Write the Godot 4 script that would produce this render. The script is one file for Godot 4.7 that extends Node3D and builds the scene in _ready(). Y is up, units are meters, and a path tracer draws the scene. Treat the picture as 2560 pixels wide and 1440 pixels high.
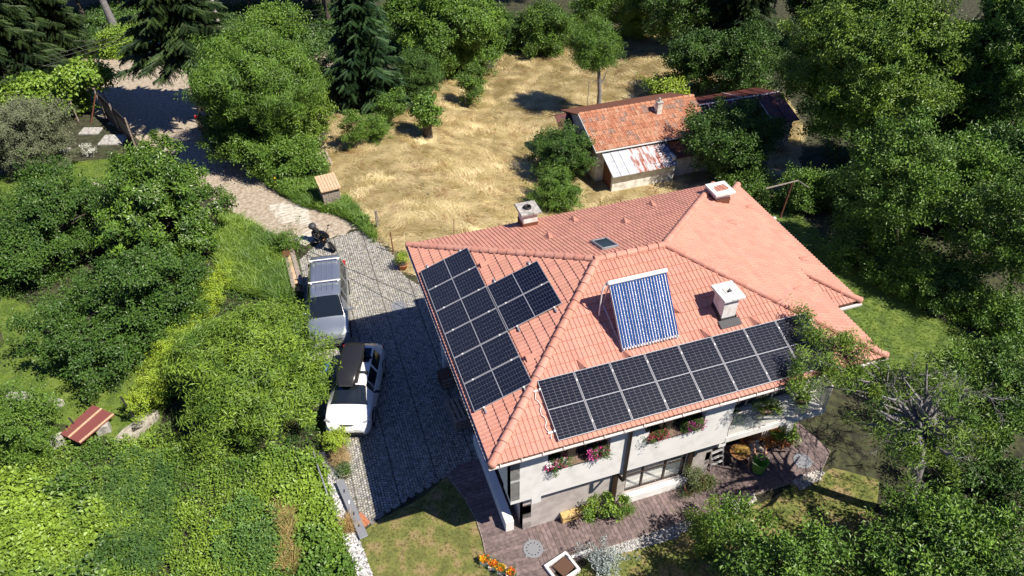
extends Node3D
# A hillside house with solar panels seen from a drone, with its yard, drive, garden and meadow.
var rng := RandomNumberGenerator.new()
var used := {}
var M := {}
var noise_hum := FastNoiseLite.new()

func rf(a: float, b: float) -> float:
	return rng.randf_range(a, b)

func numbered(n: String) -> String:
	if not used.has(n):
		used[n] = 0
		return n
	used[n] += 1
	return "%s_%03d" % [n, used[n]]

func tag(o: Node, label := "", category := "", group := "", kind := "") -> Node:
	if label: o.set_meta("label", label)
	if category: o.set_meta("category", category)
	if group: o.set_meta("group", group)
	if kind: o.set_meta("kind", kind)
	return o

func thing(called: String, label: String, category: String, at := Vector3.ZERO, turn := 0.0, group := "") -> Node3D:
	var o := Node3D.new()
	o.name = numbered(called)
	add_child(o)
	o.position = at
	o.rotation.y = turn
	tag(o, label, category, group)
	return o

func part(called: String, mesh: Mesh, mat: Material, parent: Node, xf := Transform3D.IDENTITY) -> MeshInstance3D:
	var o := MeshInstance3D.new()
	o.mesh = mesh
	if mat: o.material_override = mat
	o.transform = xf
	if parent == self:
		o.name = numbered(called)
		add_child(o)
	else:
		o.name = called
		parent.add_child(o, true)
	return o

func st_new() -> SurfaceTool:
	var st := SurfaceTool.new()
	st.begin(Mesh.PRIMITIVE_TRIANGLES)
	st.set_smooth_group(-1)
	return st

func build(called: String, st: SurfaceTool, mat: Material, parent: Node, xf := Transform3D.IDENTITY) -> MeshInstance3D:
	st.generate_normals()
	return part(called, st.commit(), mat, parent, xf)

func struct(called: String, st: SurfaceTool, mat: Material, label := "") -> MeshInstance3D:
	var o := build(called, st, mat, self)
	tag(o, label, "", "", "structure")
	return o

# ---- terrain
func sm(t: float) -> float:
	t = clampf(t, 0, 1)
	return t * t * (3 - 2 * t)

func H(x: float, z: float) -> float:
	var l := -0.06 * maxf(0, -22 - z)
	var r := -2.5 * sm((-11 - z) / 13.0) - 0.05 * maxf(0, -24 - z)
	var w := sm((x - 2) / 11.0)
	return l * (1 - w) + r * w

func on(x: float, z: float, up := 0.0) -> Vector3:
	return Vector3(x, H(x, z) + up, z)

# ---- shapes
func tri(st: SurfaceTool, a: Vector3, b: Vector3, c: Vector3) -> void:
	st.add_vertex(a); st.add_vertex(c); st.add_vertex(b)

func quad(st: SurfaceTool, a: Vector3, b: Vector3, c: Vector3, d: Vector3) -> void:
	# counter-clockwise seen from outside
	tri(st, a, b, c); tri(st, a, c, d)

func box(st: SurfaceTool, c: Vector3, s: Vector3, bas := Basis.IDENTITY) -> void:
	var h := s / 2
	var p: Array[Vector3] = []
	for k in 8:
		p.append(c + bas * Vector3(h.x if k & 1 else -h.x, h.y if k & 2 else -h.y, h.z if k & 4 else -h.z))
	quad(st, p[4], p[5], p[7], p[6]); quad(st, p[1], p[0], p[2], p[3])
	quad(st, p[5], p[1], p[3], p[7]); quad(st, p[0], p[4], p[6], p[2])
	quad(st, p[6], p[7], p[3], p[2]); quad(st, p[0], p[1], p[5], p[4])

func bbox(st: SurfaceTool, c: Vector3, s: Vector3, k := 0.01, bas := Basis.IDENTITY) -> void:
	# box with chamfered edges
	var h := s / 2
	k = minf(k, minf(h.x, minf(h.y, h.z)) * 0.9)
	var ax := [Vector3.RIGHT, Vector3.UP, Vector3.BACK]
	for a in 3:
		var b := (a + 1) % 3
		var d := (a + 2) % 3
		for sg: float in [-1.0, 1.0]:
			var o: Vector3 = ax[a] * (h[a] * sg)
			var u: Vector3 = ax[b] * (h[b] - k)
			var v: Vector3 = ax[d] * (h[d] - k)
			var q := [o - u - v, o + u - v, o + u + v, o - u + v]
			if sg < 0: q = [q[3], q[2], q[1], q[0]]
			quad(st, c + bas * q[0], c + bas * q[1], c + bas * q[2], c + bas * q[3])
		for s1: float in [-1.0, 1.0]:
			for s2: float in [-1.0, 1.0]:
				# edge along axis a
				var e1: Vector3 = ax[b] * (h[b] * s1) + ax[d] * ((h[d] - k) * s2)
				var e2: Vector3 = ax[b] * ((h[b] - k) * s1) + ax[d] * (h[d] * s2)
				var l: Vector3 = ax[a] * (h[a] - k)
				var q := [e1 - l, e1 + l, e2 + l, e2 - l]
				if s1 * s2 > 0: q = [q[3], q[2], q[1], q[0]]
				quad(st, c + bas * q[0], c + bas * q[1], c + bas * q[2], c + bas * q[3])
	for kx: float in [-1.0, 1.0]:
		for ky: float in [-1.0, 1.0]:
			for kz: float in [-1.0, 1.0]:
				var x := Vector3(h.x * kx, (h.y - k) * ky, (h.z - k) * kz)
				var y := Vector3((h.x - k) * kx, h.y * ky, (h.z - k) * kz)
				var z := Vector3((h.x - k) * kx, (h.y - k) * ky, h.z * kz)
				if kx * ky * kz > 0: tri(st, c + bas * x, c + bas * y, c + bas * z)
				else: tri(st, c + bas * x, c + bas * z, c + bas * y)

func box_between(st: SurfaceTool, a: Vector3, b: Vector3, w: float, h: float, k := 0.0) -> void:
	# a bar from a to b, w wide (sideways) and h high
	var f := (b - a).normalized()
	var side := f.cross(Vector3.UP)
	if side.length() < 0.01: side = Vector3.RIGHT
	side = side.normalized()
	var up := side.cross(f)
	var bas := Basis(side, up, -f)
	if k > 0: bbox(st, (a + b) / 2, Vector3(w, h, a.distance_to(b)), k, bas)
	else: box(st, (a + b) / 2, Vector3(w, h, a.distance_to(b)), bas)

func tube(st: SurfaceTool, pts: Array, radii: Array, n := 6, caps := true) -> void:
	st.set_smooth_group(0)
	var rings := []
	var side := Vector3.ZERO
	for i in pts.size():
		var f: Vector3 = (pts[mini(i + 1, pts.size() - 1)] - pts[maxi(i - 1, 0)]).normalized()
		if side == Vector3.ZERO:
			side = f.cross(Vector3.UP if absf(f.y) < 0.9 else Vector3.RIGHT).normalized()
		else:
			side = (side - f * side.dot(f)).normalized()
		var up := side.cross(f)
		var ring := []
		for k in n:
			var t := TAU * k / n
			ring.append(pts[i] + (side * cos(t) + up * sin(t)) * radii[i])
		rings.append(ring)
	for i in pts.size() - 1:
		for k in n:
			var k2 := (k + 1) % n
			quad(st, rings[i][k2], rings[i][k], rings[i + 1][k], rings[i + 1][k2])
	if caps:
		st.set_smooth_group(-1)
		for k in range(1, n - 1):
			tri(st, rings[0][0], rings[0][k], rings[0][k + 1])
			tri(st, rings[-1][0], rings[-1][k + 1], rings[-1][k])
	st.set_smooth_group(-1)

func rod(st: SurfaceTool, a: Vector3, b: Vector3, r: float, n := 6) -> void:
	tube(st, [a, b], [r, r], n)

func lathe(st: SurfaceTool, prof: Array, n := 12, c := Vector3.ZERO, bas := Basis.IDENTITY, smooth := true) -> void:
	# profile of Vector2(radius, height), from the bottom up on the outside
	st.set_smooth_group(0 if smooth else -1)
	for i in prof.size() - 1:
		for k in n:
			var t0 := TAU * k / n
			var t1 := TAU * (k + 1) / n
			var a: Vector2 = prof[i]
			var b: Vector2 = prof[i + 1]
			var p0 := c + bas * Vector3(a.x * cos(t0), a.y, a.x * sin(t0))
			var p1 := c + bas * Vector3(a.x * cos(t1), a.y, a.x * sin(t1))
			var p2 := c + bas * Vector3(b.x * cos(t1), b.y, b.x * sin(t1))
			var p3 := c + bas * Vector3(b.x * cos(t0), b.y, b.x * sin(t0))
			if a.x > 0.0005: tri(st, p0, p2, p1)
			if b.x > 0.0005: tri(st, p0, p3, p2)
	st.set_smooth_group(-1)

func prism(st: SurfaceTool, poly: PackedVector2Array, y0: float, y1: float, conform := false) -> void:
	# upright prism on a plan outline (x, z)
	if Geometry2D.is_polygon_clockwise(poly): poly.reverse()
	var t := Geometry2D.triangulate_polygon(poly)
	var g := func(p: Vector2, y: float) -> Vector3: return Vector3(p.x, y + (H(p.x, p.y) if conform else 0.0), p.y)
	for i in range(0, t.size(), 3):
		var a := poly[t[i]]
		var b := poly[t[i + 1]]
		var c := poly[t[i + 2]]
		if (b - a).cross(c - a) > 0:
			var s := b
			b = c
			c = s
		tri(st, g.call(a, y1), g.call(b, y1), g.call(c, y1))
	for i in poly.size():
		var a := poly[i]
		var b := poly[(i + 1) % poly.size()]
		quad(st, g.call(b, y0), g.call(a, y0), g.call(a, y1), g.call(b, y1))

func sheet(poly: Array, up: float, cell := 0.9, rough := 0.0) -> SurfaceTool:
	# a sheet of ground that follows the terrain inside a plan outline
	var st := st_new()
	st.set_smooth_group(0)
	var out := PackedVector2Array()
	for i in poly.size():
		var a: Vector2 = poly[i]
		var b: Vector2 = poly[(i + 1) % poly.size()]
		var n := maxi(1, int(a.distance_to(b) / 0.5)) if rough > 0 else 1
		for k in n:
			var p := a.lerp(b, float(k) / n)
			if rough > 0: p += Vector2(noise_hum.get_noise_2d(p.x * 22, p.y * 22), noise_hum.get_noise_2d(p.y * 22 + 90, p.x * 22)) * rough * 2
			out.append(p)
	var lo := out[0]
	var hi := out[0]
	for p in out:
		lo = lo.min(p); hi = hi.max(p)
	for i in int((hi.x - lo.x) / cell) + 1:
		for j in int((hi.y - lo.y) / cell) + 1:
			var o := lo + Vector2(i, j) * cell
			var sq := PackedVector2Array([o, o + Vector2(cell, 0), o + Vector2(cell, cell), o + Vector2(0, cell)])
			for pc in Geometry2D.intersect_polygons(sq, out):
				var t := Geometry2D.triangulate_polygon(pc)
				for k in range(0, t.size(), 3):
					var a := pc[t[k]]
					var b := pc[t[k + 1]]
					var c := pc[t[k + 2]]
					if (b - a).cross(c - a) > 0:
						var s := b
						b = c
						c = s
					tri(st, on(a.x, a.y, up), on(b.x, b.y, up), on(c.x, c.y, up))
	return st

# ---- materials
func mat(called: String, c: Color, rough := 0.8, metal := 0.0) -> StandardMaterial3D:
	# c is the real-world (linear) base colour
	var m := StandardMaterial3D.new()
	m.resource_name = called
	m.albedo_color = c.linear_to_srgb()
	m.roughness = rough
	m.metallic = metal
	M[called] = m
	return m

func noise_tex(seed_: int, freq: float, cols: Array, offs: Array, size := 256, octaves := 4, kind := FastNoiseLite.TYPE_SIMPLEX_SMOOTH, normal := 0.0) -> NoiseTexture2D:
	var n := FastNoiseLite.new()
	n.seed = seed_
	n.frequency = freq
	n.noise_type = kind
	n.fractal_octaves = octaves
	var t := NoiseTexture2D.new()
	t.width = size; t.height = size
	t.seamless = true
	t.noise = n
	if normal > 0:
		t.as_normal_map = true
		t.bump_strength = normal
	elif cols.size():
		var g := Gradient.new()
		g.offsets = PackedFloat32Array(offs)
		var pc := PackedColorArray()
		for c: Color in cols: pc.append(c.linear_to_srgb())
		g.colors = pc
		t.color_ramp = g
	return t

func grainy(called: String, cols: Array, offs: Array, per_metre: float, freq := 0.02, rough := 0.9, bump := 0.0, stretch := Vector3.ONE, seed_ := 1, size := 256, octaves := 5) -> StandardMaterial3D:
	# a triplanar material with a noise grain laid through the world
	var m := mat(called, Color.WHITE, rough)
	m.albedo_texture = noise_tex(seed_, freq, cols, offs, size, octaves)
	m.uv1_triplanar = true
	m.uv1_world_triplanar = true
	m.uv1_scale = stretch * per_metre
	if bump > 0:
		m.heightmap_enabled = true
		m.heightmap_texture = noise_tex(seed_ + 7, freq * 2.0, [], [], size, octaves)
		m.heightmap_scale = bump
	return m

func tinted(called: String, rough: float, back := Color(0, 0, 0)) -> StandardMaterial3D:
	# white, coloured copy by copy
	var m := mat(called, Color.WHITE, rough)
	m.vertex_color_use_as_albedo = true
	if back != Color(0, 0, 0):
		m.backlight_enabled = true
		m.backlight = back
	return m

func multi(called: String, mesh: Mesh, material: Material, xfs: Array, cols: Array, parent: Node, stuff := false) -> MultiMeshInstance3D:
	var mm := MultiMesh.new()
	mm.transform_format = MultiMesh.TRANSFORM_3D
	mm.use_colors = true
	mm.mesh = mesh
	mm.instance_count = xfs.size()
	var b := PackedFloat32Array()
	b.resize(xfs.size() * 16)
	var k := 0
	for i in xfs.size():
		var t: Transform3D = xfs[i]
		var x := t.basis.x
		var y := t.basis.y
		var z := t.basis.z
		var o := t.origin
		var c: Color = cols[i]
		b[k] = x.x; b[k + 1] = y.x; b[k + 2] = z.x; b[k + 3] = o.x
		b[k + 4] = x.y; b[k + 5] = y.y; b[k + 6] = z.y; b[k + 7] = o.y
		b[k + 8] = x.z; b[k + 9] = y.z; b[k + 10] = z.z; b[k + 11] = o.z
		b[k + 12] = c.r; b[k + 13] = c.g; b[k + 14] = c.b; b[k + 15] = 1.0
		k += 16
	mm.buffer = b
	var o := MultiMeshInstance3D.new()
	o.multimesh = mm
	o.material_override = material
	if parent == self:
		o.name = numbered(called)
		add_child(o)
	else:
		o.name = called
		parent.add_child(o, true)
	if stuff: o.set_meta("kind", "stuff")
	return o

func _ready() -> void:
	# camera
	var cam := Camera3D.new()
	cam.name = "camera"
	add_child(cam)
	cam.transform = Transform3D(Basis(Vector3(0.9479, -0.00273, 0.31857), Vector3(0.20776, 0.76336, -0.61165), Vector3(-0.24151, 0.64597, 0.72415)).orthonormalized(), Vector3(-3.262, 23.007, 11.805))
	cam.keep_aspect = Camera3D.KEEP_HEIGHT
	cam.fov = 42.606
	cam.near = 0.1
	cam.far = 1500.0
	# sky
	var env := Environment.new()
	env.background_mode = Environment.BG_SKY
	var skym := ProceduralSkyMaterial.new()
	skym.sky_top_color = Color(0.20, 0.38, 0.72)
	skym.sky_horizon_color = Color(0.62, 0.74, 0.86)
	skym.sky_curve = 0.12
	skym.ground_bottom_color = Color(0.12, 0.14, 0.07)
	skym.ground_horizon_color = Color(0.35, 0.4, 0.35)
	skym.sun_angle_max = 4.0
	var cover := NoiseTexture2D.new()
	cover.width = 1024; cover.height = 512; cover.seamless = true
	var cn := FastNoiseLite.new()
	cn.seed = 5; cn.frequency = 0.006; cn.fractal_octaves = 5
	cover.noise = cn
	var cg := Gradient.new()
	cg.offsets = PackedFloat32Array([0.0, 0.56, 0.75, 1.0])
	cg.colors = PackedColorArray([Color(1, 1, 1, 0), Color(1, 1, 1, 0), Color(1, 1, 1, 0.5), Color(1, 1, 1, 0.8)])
	cover.color_ramp = cg
	skym.sky_cover = cover
	skym.sky_cover_modulate = Color(0.8, 0.82, 0.85)
	var sky := Sky.new()
	sky.sky_material = skym
	env.sky = sky
	env.background_energy_multiplier = 0.42
	env.tonemap_mode = Environment.TONE_MAPPER_LINEAR
	env.tonemap_exposure = 1.5
	env.sdfgi_enabled = true
	env.ssao_enabled = true
	env.ssil_enabled = true
	var we := WorldEnvironment.new()
	we.name = "world_environment"
	we.environment = env
	add_child(we)
	# sun
	var sun := DirectionalLight3D.new()
	sun.name = "sun"
	add_child(sun)
	sun.look_at_from_position(Vector3.ZERO, Vector3(-0.53, -1.0, -0.55), Vector3.UP)
	sun.light_color = Color(1.0, 0.965, 0.91)
	sun.light_energy = 1.6
	sun.light_angular_distance = 0.5
	sun.shadow_enabled = true

	rng.seed = 20240611
	noise_hum.seed = 3
	noise_hum.frequency = 0.05
	make_materials()
	make_ground()
	make_house()
	make_roof_things()
	make_cottage()
	make_paving()
	make_deck()
	make_vehicles()
	make_yard()
	make_garden()
	make_trees()
	make_plants()
	make_small()

func make_materials() -> void:
	mat("white_wall", Color(0.78, 0.77, 0.75), 0.9)
	mat("beige_wall", Color(0.50, 0.46, 0.43), 0.92)
	mat("dark_brown", Color(0.035, 0.02, 0.015), 0.45)
	mat("brown_wood", Color(0.10, 0.05, 0.03), 0.6)
	mat("white_paint", Color(0.75, 0.74, 0.72), 0.4)
	mat("gutter_white", Color(0.62, 0.56, 0.54), 0.45)
	mat("black", Color(0.008, 0.008, 0.009), 0.6)
	mat("rubber", Color(0.012, 0.012, 0.013), 0.85)
	mat("black_gloss", Color(0.01, 0.01, 0.012), 0.15)
	mat("steel", Color(0.5, 0.5, 0.5), 0.35, 0.9)
	mat("aluminium", Color(0.72, 0.72, 0.73), 0.4, 0.7)
	mat("grey_metal", Color(0.28, 0.29, 0.31), 0.5, 0.3)
	mat("dark_metal", Color(0.06, 0.06, 0.065), 0.55, 0.3)
	mat("rust", Color(0.16, 0.06, 0.035), 0.85)
	mat("frame_silver", Color(0.48, 0.48, 0.5), 0.35, 0.5)
	mat("back_sheet", Color(0.30, 0.31, 0.34), 0.5)
	var cell := mat("cell", Color(0.0035, 0.0045, 0.012), 0.25)
	cell.clearcoat_enabled = true; cell.clearcoat = 0.5; cell.clearcoat_roughness = 0.08
	mat("concrete", Color(0.42, 0.40, 0.37), 0.92)
	M["concrete"] = grainy("concrete", [Color(0.26, 0.25, 0.23), Color(0.40, 0.38, 0.35), Color(0.47, 0.45, 0.42)], [0.25, 0.5, 0.75], 0.7, 0.02, 0.93, 0.4, Vector3.ONE, 41)
	M["chimney_plaster"] = grainy("chimney_plaster", [Color(0.62, 0.60, 0.56), Color(0.74, 0.72, 0.69), Color(0.77, 0.76, 0.74)], [0.2, 0.5, 0.8], 0.8, 0.015, 0.92, 0.25, Vector3.ONE, 42)
	M["plaster"] = grainy("plaster", [Color(0.70, 0.69, 0.67), Color(0.79, 0.78, 0.76), Color(0.82, 0.81, 0.79)], [0.2, 0.5, 0.8], 0.35, 0.012, 0.92, 0.15, Vector3.ONE, 43)
	M["beige"] = grainy("beige", [Color(0.40, 0.36, 0.34), Color(0.47, 0.43, 0.41), Color(0.50, 0.46, 0.44)], [0.2, 0.5, 0.8], 0.4, 0.014, 0.93, 0.2, Vector3.ONE, 44)
	M["old_plaster"] = grainy("old_plaster", [Color(0.50, 0.48, 0.44), Color(0.66, 0.64, 0.60), Color(0.72, 0.71, 0.68)], [0.25, 0.45, 0.7], 0.5, 0.012, 0.95, 0.6, Vector3.ONE, 45)
	for k in 4:
		var c: Color = [Color(0.55, 0.262, 0.195), Color(0.53, 0.24, 0.175), Color(0.57, 0.28, 0.21), Color(0.54, 0.26, 0.2)][k]
		M["tile%d" % k] = grainy("roof_tile_%d" % k, [c * 0.86, c, c * 1.06], [0.25, 0.5, 0.8], 1.6, 0.02, 0.72, 0.1, Vector3.ONE, 50 + k)
	var tm := tinted("tile_copies", 0.72)
	tm.albedo_texture = noise_tex(50, 0.02, [Color(0.86, 0.86, 0.86), Color(1, 1, 1)], [0.3, 0.6])
	tm.uv1_triplanar = true; tm.uv1_world_triplanar = true; tm.uv1_scale = Vector3.ONE * 1.6
	var gl := mat("glass", Color(0.6, 0.7, 0.7), 0.03)
	gl.transparency = BaseMaterial3D.TRANSPARENCY_ALPHA
	gl.albedo_color.a = 0.12
	var gd := mat("dark_glass", Color(0.012, 0.016, 0.02), 0.05)
	gd.metallic_specular = 0.7
	mat("sill_wood", Color(0.20, 0.13, 0.10), 0.7)
	mat("terracotta", Color(0.42, 0.16, 0.08), 0.85)
	mat("soil", Color(0.06, 0.04, 0.028), 0.98)
	M["bark"] = grainy("bark", [Color(0.04, 0.03, 0.024), Color(0.10, 0.08, 0.065), Color(0.16, 0.14, 0.12)], [0.25, 0.5, 0.8], 2.0, 0.03, 0.95, 1.5, Vector3(1, 0.25, 1), 60)
	M["grey_bark"] = grainy("grey_bark", [Color(0.12, 0.11, 0.11), Color(0.22, 0.205, 0.21), Color(0.30, 0.29, 0.30)], [0.25, 0.5, 0.8], 2.0, 0.03, 0.95, 1.0, Vector3(1, 0.25, 1), 61)
	M["old_wood"] = grainy("old_wood", [Color(0.12, 0.09, 0.075), Color(0.30, 0.25, 0.21), Color(0.45, 0.39, 0.34)], [0.25, 0.5, 0.8], 1.6, 0.02, 0.9, 0.5, Vector3(2, 0.5, 2), 62)
	M["pine"] = grainy("pine", [Color(0.42, 0.27, 0.10), Color(0.56, 0.38, 0.15), Color(0.62, 0.44, 0.20)], [0.25, 0.5, 0.8], 1.6, 0.02, 0.7, 0.2, Vector3(0.5, 2, 2), 63)
	M["new_plank"] = grainy("new_plank", [Color(0.46, 0.30, 0.17), Color(0.58, 0.40, 0.25), Color(0.66, 0.48, 0.33)], [0.25, 0.5, 0.8], 1.6, 0.02, 0.8, 0.2, Vector3(2, 2, 0.5), 64)
	mat("teak", Color(0.45, 0.17, 0.03), 0.5)
	# leaves: white, tinted copy by copy; light passes through them
	tinted("leaf", 0.5, Color(0.30, 0.38, 0.12))
	tinted("leaf_gloss", 0.42, Color(0.24, 0.30, 0.1))
	tinted("leaf_grey", 0.62, Color(0.36, 0.4, 0.24))
	tinted("needle", 0.6, Color(0.2, 0.26, 0.1))
	tinted("straw", 0.75, Color(0.3, 0.28, 0.16))
	tinted("stone_tint", 0.85)
	tinted("petal", 0.6, Color(0.4, 0.35, 0.35))
	var st := tinted("cobble_tint", 0.88)
	st.albedo_texture = noise_tex(71, 0.03, [Color(0.72, 0.72, 0.72), Color(1, 1, 1), Color(1.0, 0.98, 0.94)], [0.25, 0.55, 0.8])
	st.uv1_triplanar = true; st.uv1_world_triplanar = true; st.uv1_scale = Vector3.ONE * 2.3

func make_ground() -> void:
	M["earth"] = grainy("earth", [Color(0.026, 0.024, 0.014), Color(0.04, 0.042, 0.018), Color(0.05, 0.06, 0.022), Color(0.07, 0.058, 0.034)], [0.2, 0.45, 0.62, 0.85], 0.3, 0.012, 0.97, 3.0, Vector3.ONE, 21, 512, 6)
	M["lawn"] = grainy("lawn", [Color(0.12, 0.14, 0.034), Color(0.17, 0.18, 0.045), Color(0.22, 0.19, 0.07), Color(0.27, 0.2, 0.1)], [0.25, 0.5, 0.64, 0.85], 0.16, 0.014, 0.97, 2.0, Vector3.ONE, 22, 512, 6)
	M["lush"] = grainy("lush", [Color(0.07, 0.11, 0.02), Color(0.11, 0.165, 0.026), Color(0.14, 0.19, 0.035)], [0.25, 0.5, 0.8], 0.14, 0.014, 0.97, 2.0, Vector3.ONE, 23, 512, 6)
	M["hay"] = grainy("hay", [Color(0.28, 0.21, 0.085), Color(0.40, 0.31, 0.13), Color(0.50, 0.40, 0.19), Color(0.58, 0.48, 0.25)], [0.22, 0.42, 0.6, 0.85], 0.3, 0.012, 0.97, 5.0, Vector3(0.5, 1, 1.1), 24, 1024, 7)
	M["dirt"] = grainy("dirt", [Color(0.28, 0.215, 0.15), Color(0.36, 0.295, 0.22), Color(0.42, 0.36, 0.28), Color(0.47, 0.42, 0.34)], [0.2, 0.42, 0.62, 0.85], 0.25, 0.012, 0.96, 3.0, Vector3.ONE, 25, 1024, 7)
	M["grit"] = grainy("grit", [Color(0.08, 0.074, 0.064), Color(0.13, 0.12, 0.105), Color(0.18, 0.165, 0.145)], [0.25, 0.5, 0.8], 0.8, 0.02, 0.97, 1.0, Vector3.ONE, 26)
	# one sheet of terrain to the horizon
	var xs: Array[float] = []
	var zs: Array[float] = []
	for k in range(-9, 0): xs.append(-40.0 - 4.0 * pow(-k, 2.2))
	for k in 151: xs.append(-40.0 + k * 0.75)
	for k in range(1, 10): xs.append(72.5 + 4.0 * pow(k, 2.2))
	for k in range(-9, 0): zs.append(-95.0 - 4.0 * pow(-k, 2.2))
	for k in 160: zs.append(-95.0 + k * 0.75)
	for k in range(1, 10): zs.append(24.25 + 4.0 * pow(k, 2.2))
	var st := st_new()
	st.set_smooth_group(0)
	for i in xs.size() - 1:
		for j in zs.size() - 1:
			quad(st, on(xs[i], zs[j + 1]), on(xs[i + 1], zs[j + 1]), on(xs[i + 1], zs[j]), on(xs[i], zs[j]))
	struct("ground", st, M["earth"], "dark earth under the garden and the wood")
	struct("meadow", sheet([Vector2(-0.70,-39.55), Vector2(-0.60,-33.80), Vector2(-1.75,-28.29), Vector2(-1.36,-24.59), Vector2(-0.57,-22.46), Vector2(0.01,-20.27), Vector2(0.75,-18.21), Vector2(0.79,-16.50), Vector2(2.90,-16.81), Vector2(7.29,-18.44), Vector2(12.74,-19.96), Vector2(19.13,-19.24), Vector2(22.61,-18.74), Vector2(25.06,-19.76), Vector2(27.78,-22.21), Vector2(31.57,-26.58), Vector2(34.00,-32.47), Vector2(32.47,-39.36), Vector2(32.19,-45.76), Vector2(29.88,-52.71), Vector2(25.84,-51.20), Vector2(21.46,-53.56), Vector2(17.22,-51.68), Vector2(14.73,-46.28), Vector2(10.19,-45.17), Vector2(6.06,-37.06), Vector2(3.02,-34.55), Vector2(1.26,-37.26)], 0.02, 1.5, 0.25), M["hay"], "mown meadow of dry golden hay behind the house")
	struct("dirt_road", sheet([Vector2(-19.80,-54.04), Vector2(-18.13,-56.34), Vector2(-14.37,-54.01), Vector2(-11.48,-51.66), Vector2(-9.60,-49.48), Vector2(-8.41,-43.38), Vector2(-7.92,-37.31), Vector2(-6.29,-32.28), Vector2(-5.26,-29.09), Vector2(-4.55,-26.28), Vector2(-2.75,-24.18), Vector2(-1.60,-22.84), Vector2(-0.68,-21.19), Vector2(-3.97,-20.81), Vector2(-4.88,-21.94), Vector2(-6.02,-23.62), Vector2(-7.63,-26.01), Vector2(-8.92,-28.92), Vector2(-9.62,-31.29), Vector2(-10.63,-34.24), Vector2(-12.71,-37.19), Vector2(-15.46,-41.62), Vector2(-16.78,-44.34), Vector2(-18.24,-46.46), Vector2(-19.88,-50.42)], 0.02, 1.5, 0.3), M["dirt"], "pale dirt track curving down beside the meadow")
	struct("far_path", sheet([Vector2(0.15,-49.46), Vector2(3.04,-48.96), Vector2(2.53,-45.59), Vector2(0.09,-46.25)], 0.02, 1.5, 0.2), M["dirt"], "scrap of pale path seen between the far trees")
	struct("lawn", sheet([Vector2(-3.84,-3.18), Vector2(-3.08,-3.50), Vector2(-1.39,-3.96), Vector2(-0.16,-4.64), Vector2(0.16,-2.57), Vector2(0.01,-0.86), Vector2(-0.10,0.15), Vector2(-2.00,0.75), Vector2(-3.66,0.19), Vector2(-4.23,-1.68)], 0.02, 0.8, 0.06), M["lawn"], "patchy sunburnt lawn between the gravel strip and the deck")
	struct("side_lawn", sheet([Vector2(21.81,-17.62), Vector2(23.75,-18.04), Vector2(22.08,-12.53), Vector2(22.72,-9.04), Vector2(22.89,-6.50), Vector2(23.85,-3.66), Vector2(23.58,-1.25), Vector2(20.32,0.72), Vector2(18.10,-1.08), Vector2(17.11,-3.44), Vector2(17.17,-5.92), Vector2(19.25,-11.97)], 0.02, 1.2, 0.2), M["lush"], "green lawn along the far side of the house")
	struct("front_lawn", sheet([Vector2(3.44,0.15), Vector2(7.53,0.17), Vector2(9.93,0.22), Vector2(13.35,-0.26), Vector2(14.69,0.75), Vector2(11.64,3.68), Vector2(9.88,4.76), Vector2(2.76,2.36), Vector2(2.65,0.64)], 0.02, 0.8, 0.05), M["lawn"], "shaded grass bank below the deck")
	struct("garden_lawn", sheet([Vector2(-20.55,-34.90), Vector2(-17.75,-35.51), Vector2(-14.45,-34.82), Vector2(-12.84,-31.98), Vector2(-13.64,-28.27), Vector2(-15.15,-27.03), Vector2(-19.02,-26.78)], 0.02, 1.0, 0.2), M["lush"], "lawn around the stepping stones in the garden")
	struct("garden_grass", sheet([Vector2(-18.24,-22.69), Vector2(-16.82,-20.28), Vector2(-10.33,-15.52), Vector2(-9.32,-13.87), Vector2(-10.26,-11.56), Vector2(-10.82,-10.03), Vector2(-11.98,-10.01), Vector2(-14.79,-12.21), Vector2(-16.80,-14.00)], 0.02, 1.0, 0.2), M["lush"], "grass between the red board and the fruit trees")

const RW := 13.32
const RD := 10.84
const RA := 0.358
const EY := 6.1
var house: Node3D
var roof: MeshInstance3D

func wall_st(x0: float, x1: float, y0: float, y1: float, th: float, holes: Array, st: SurfaceTool, xf: Transform3D) -> void:
	# a wall along local x, its outer face at local z = 0, with rectangular openings [x0, x1, y0, y1]
	var xs := [x0, x1]
	var ys := [y0, y1]
	for h in holes:
		xs += [h[0], h[1]]; ys += [h[2], h[3]]
	xs.sort(); ys.sort()
	var solid := func(i: int, j: int) -> bool:
		if i < 0 or j < 0 or i >= xs.size() - 1 or j >= ys.size() - 1: return false
		if xs[i + 1] - xs[i] < 0.0001 or ys[j + 1] - ys[j] < 0.0001: return false
		var cx: float = (xs[i] + xs[i + 1]) / 2
		var cy: float = (ys[j] + ys[j + 1]) / 2
		for h in holes:
			if cx > h[0] and cx < h[1] and cy > h[2] and cy < h[3]: return false
		return true
	for i in xs.size() - 1:
		for j in ys.size() - 1:
			if not solid.call(i, j): continue
			var a := Vector3(xs[i], ys[j], 0)
			var b := Vector3(xs[i + 1], ys[j], 0)
			var c := Vector3(xs[i + 1], ys[j + 1], 0)
			var d := Vector3(xs[i], ys[j + 1], 0)
			var k := Vector3(0, 0, -th)
			quad(st, xf * a, xf * b, xf * c, xf * d)
			quad(st, xf * (b + k), xf * (a + k), xf * (d + k), xf * (c + k))
			if not solid.call(i - 1, j): quad(st, xf * (a + k), xf * a, xf * d, xf * (d + k))
			if not solid.call(i + 1, j): quad(st, xf * b, xf * (b + k), xf * (c + k), xf * c)
			if not solid.call(i, j - 1): quad(st, xf * (a + k), xf * (b + k), xf * b, xf * a)
			if not solid.call(i, j + 1): quad(st, xf * d, xf * c, xf * (c + k), xf * (d + k))

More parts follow.
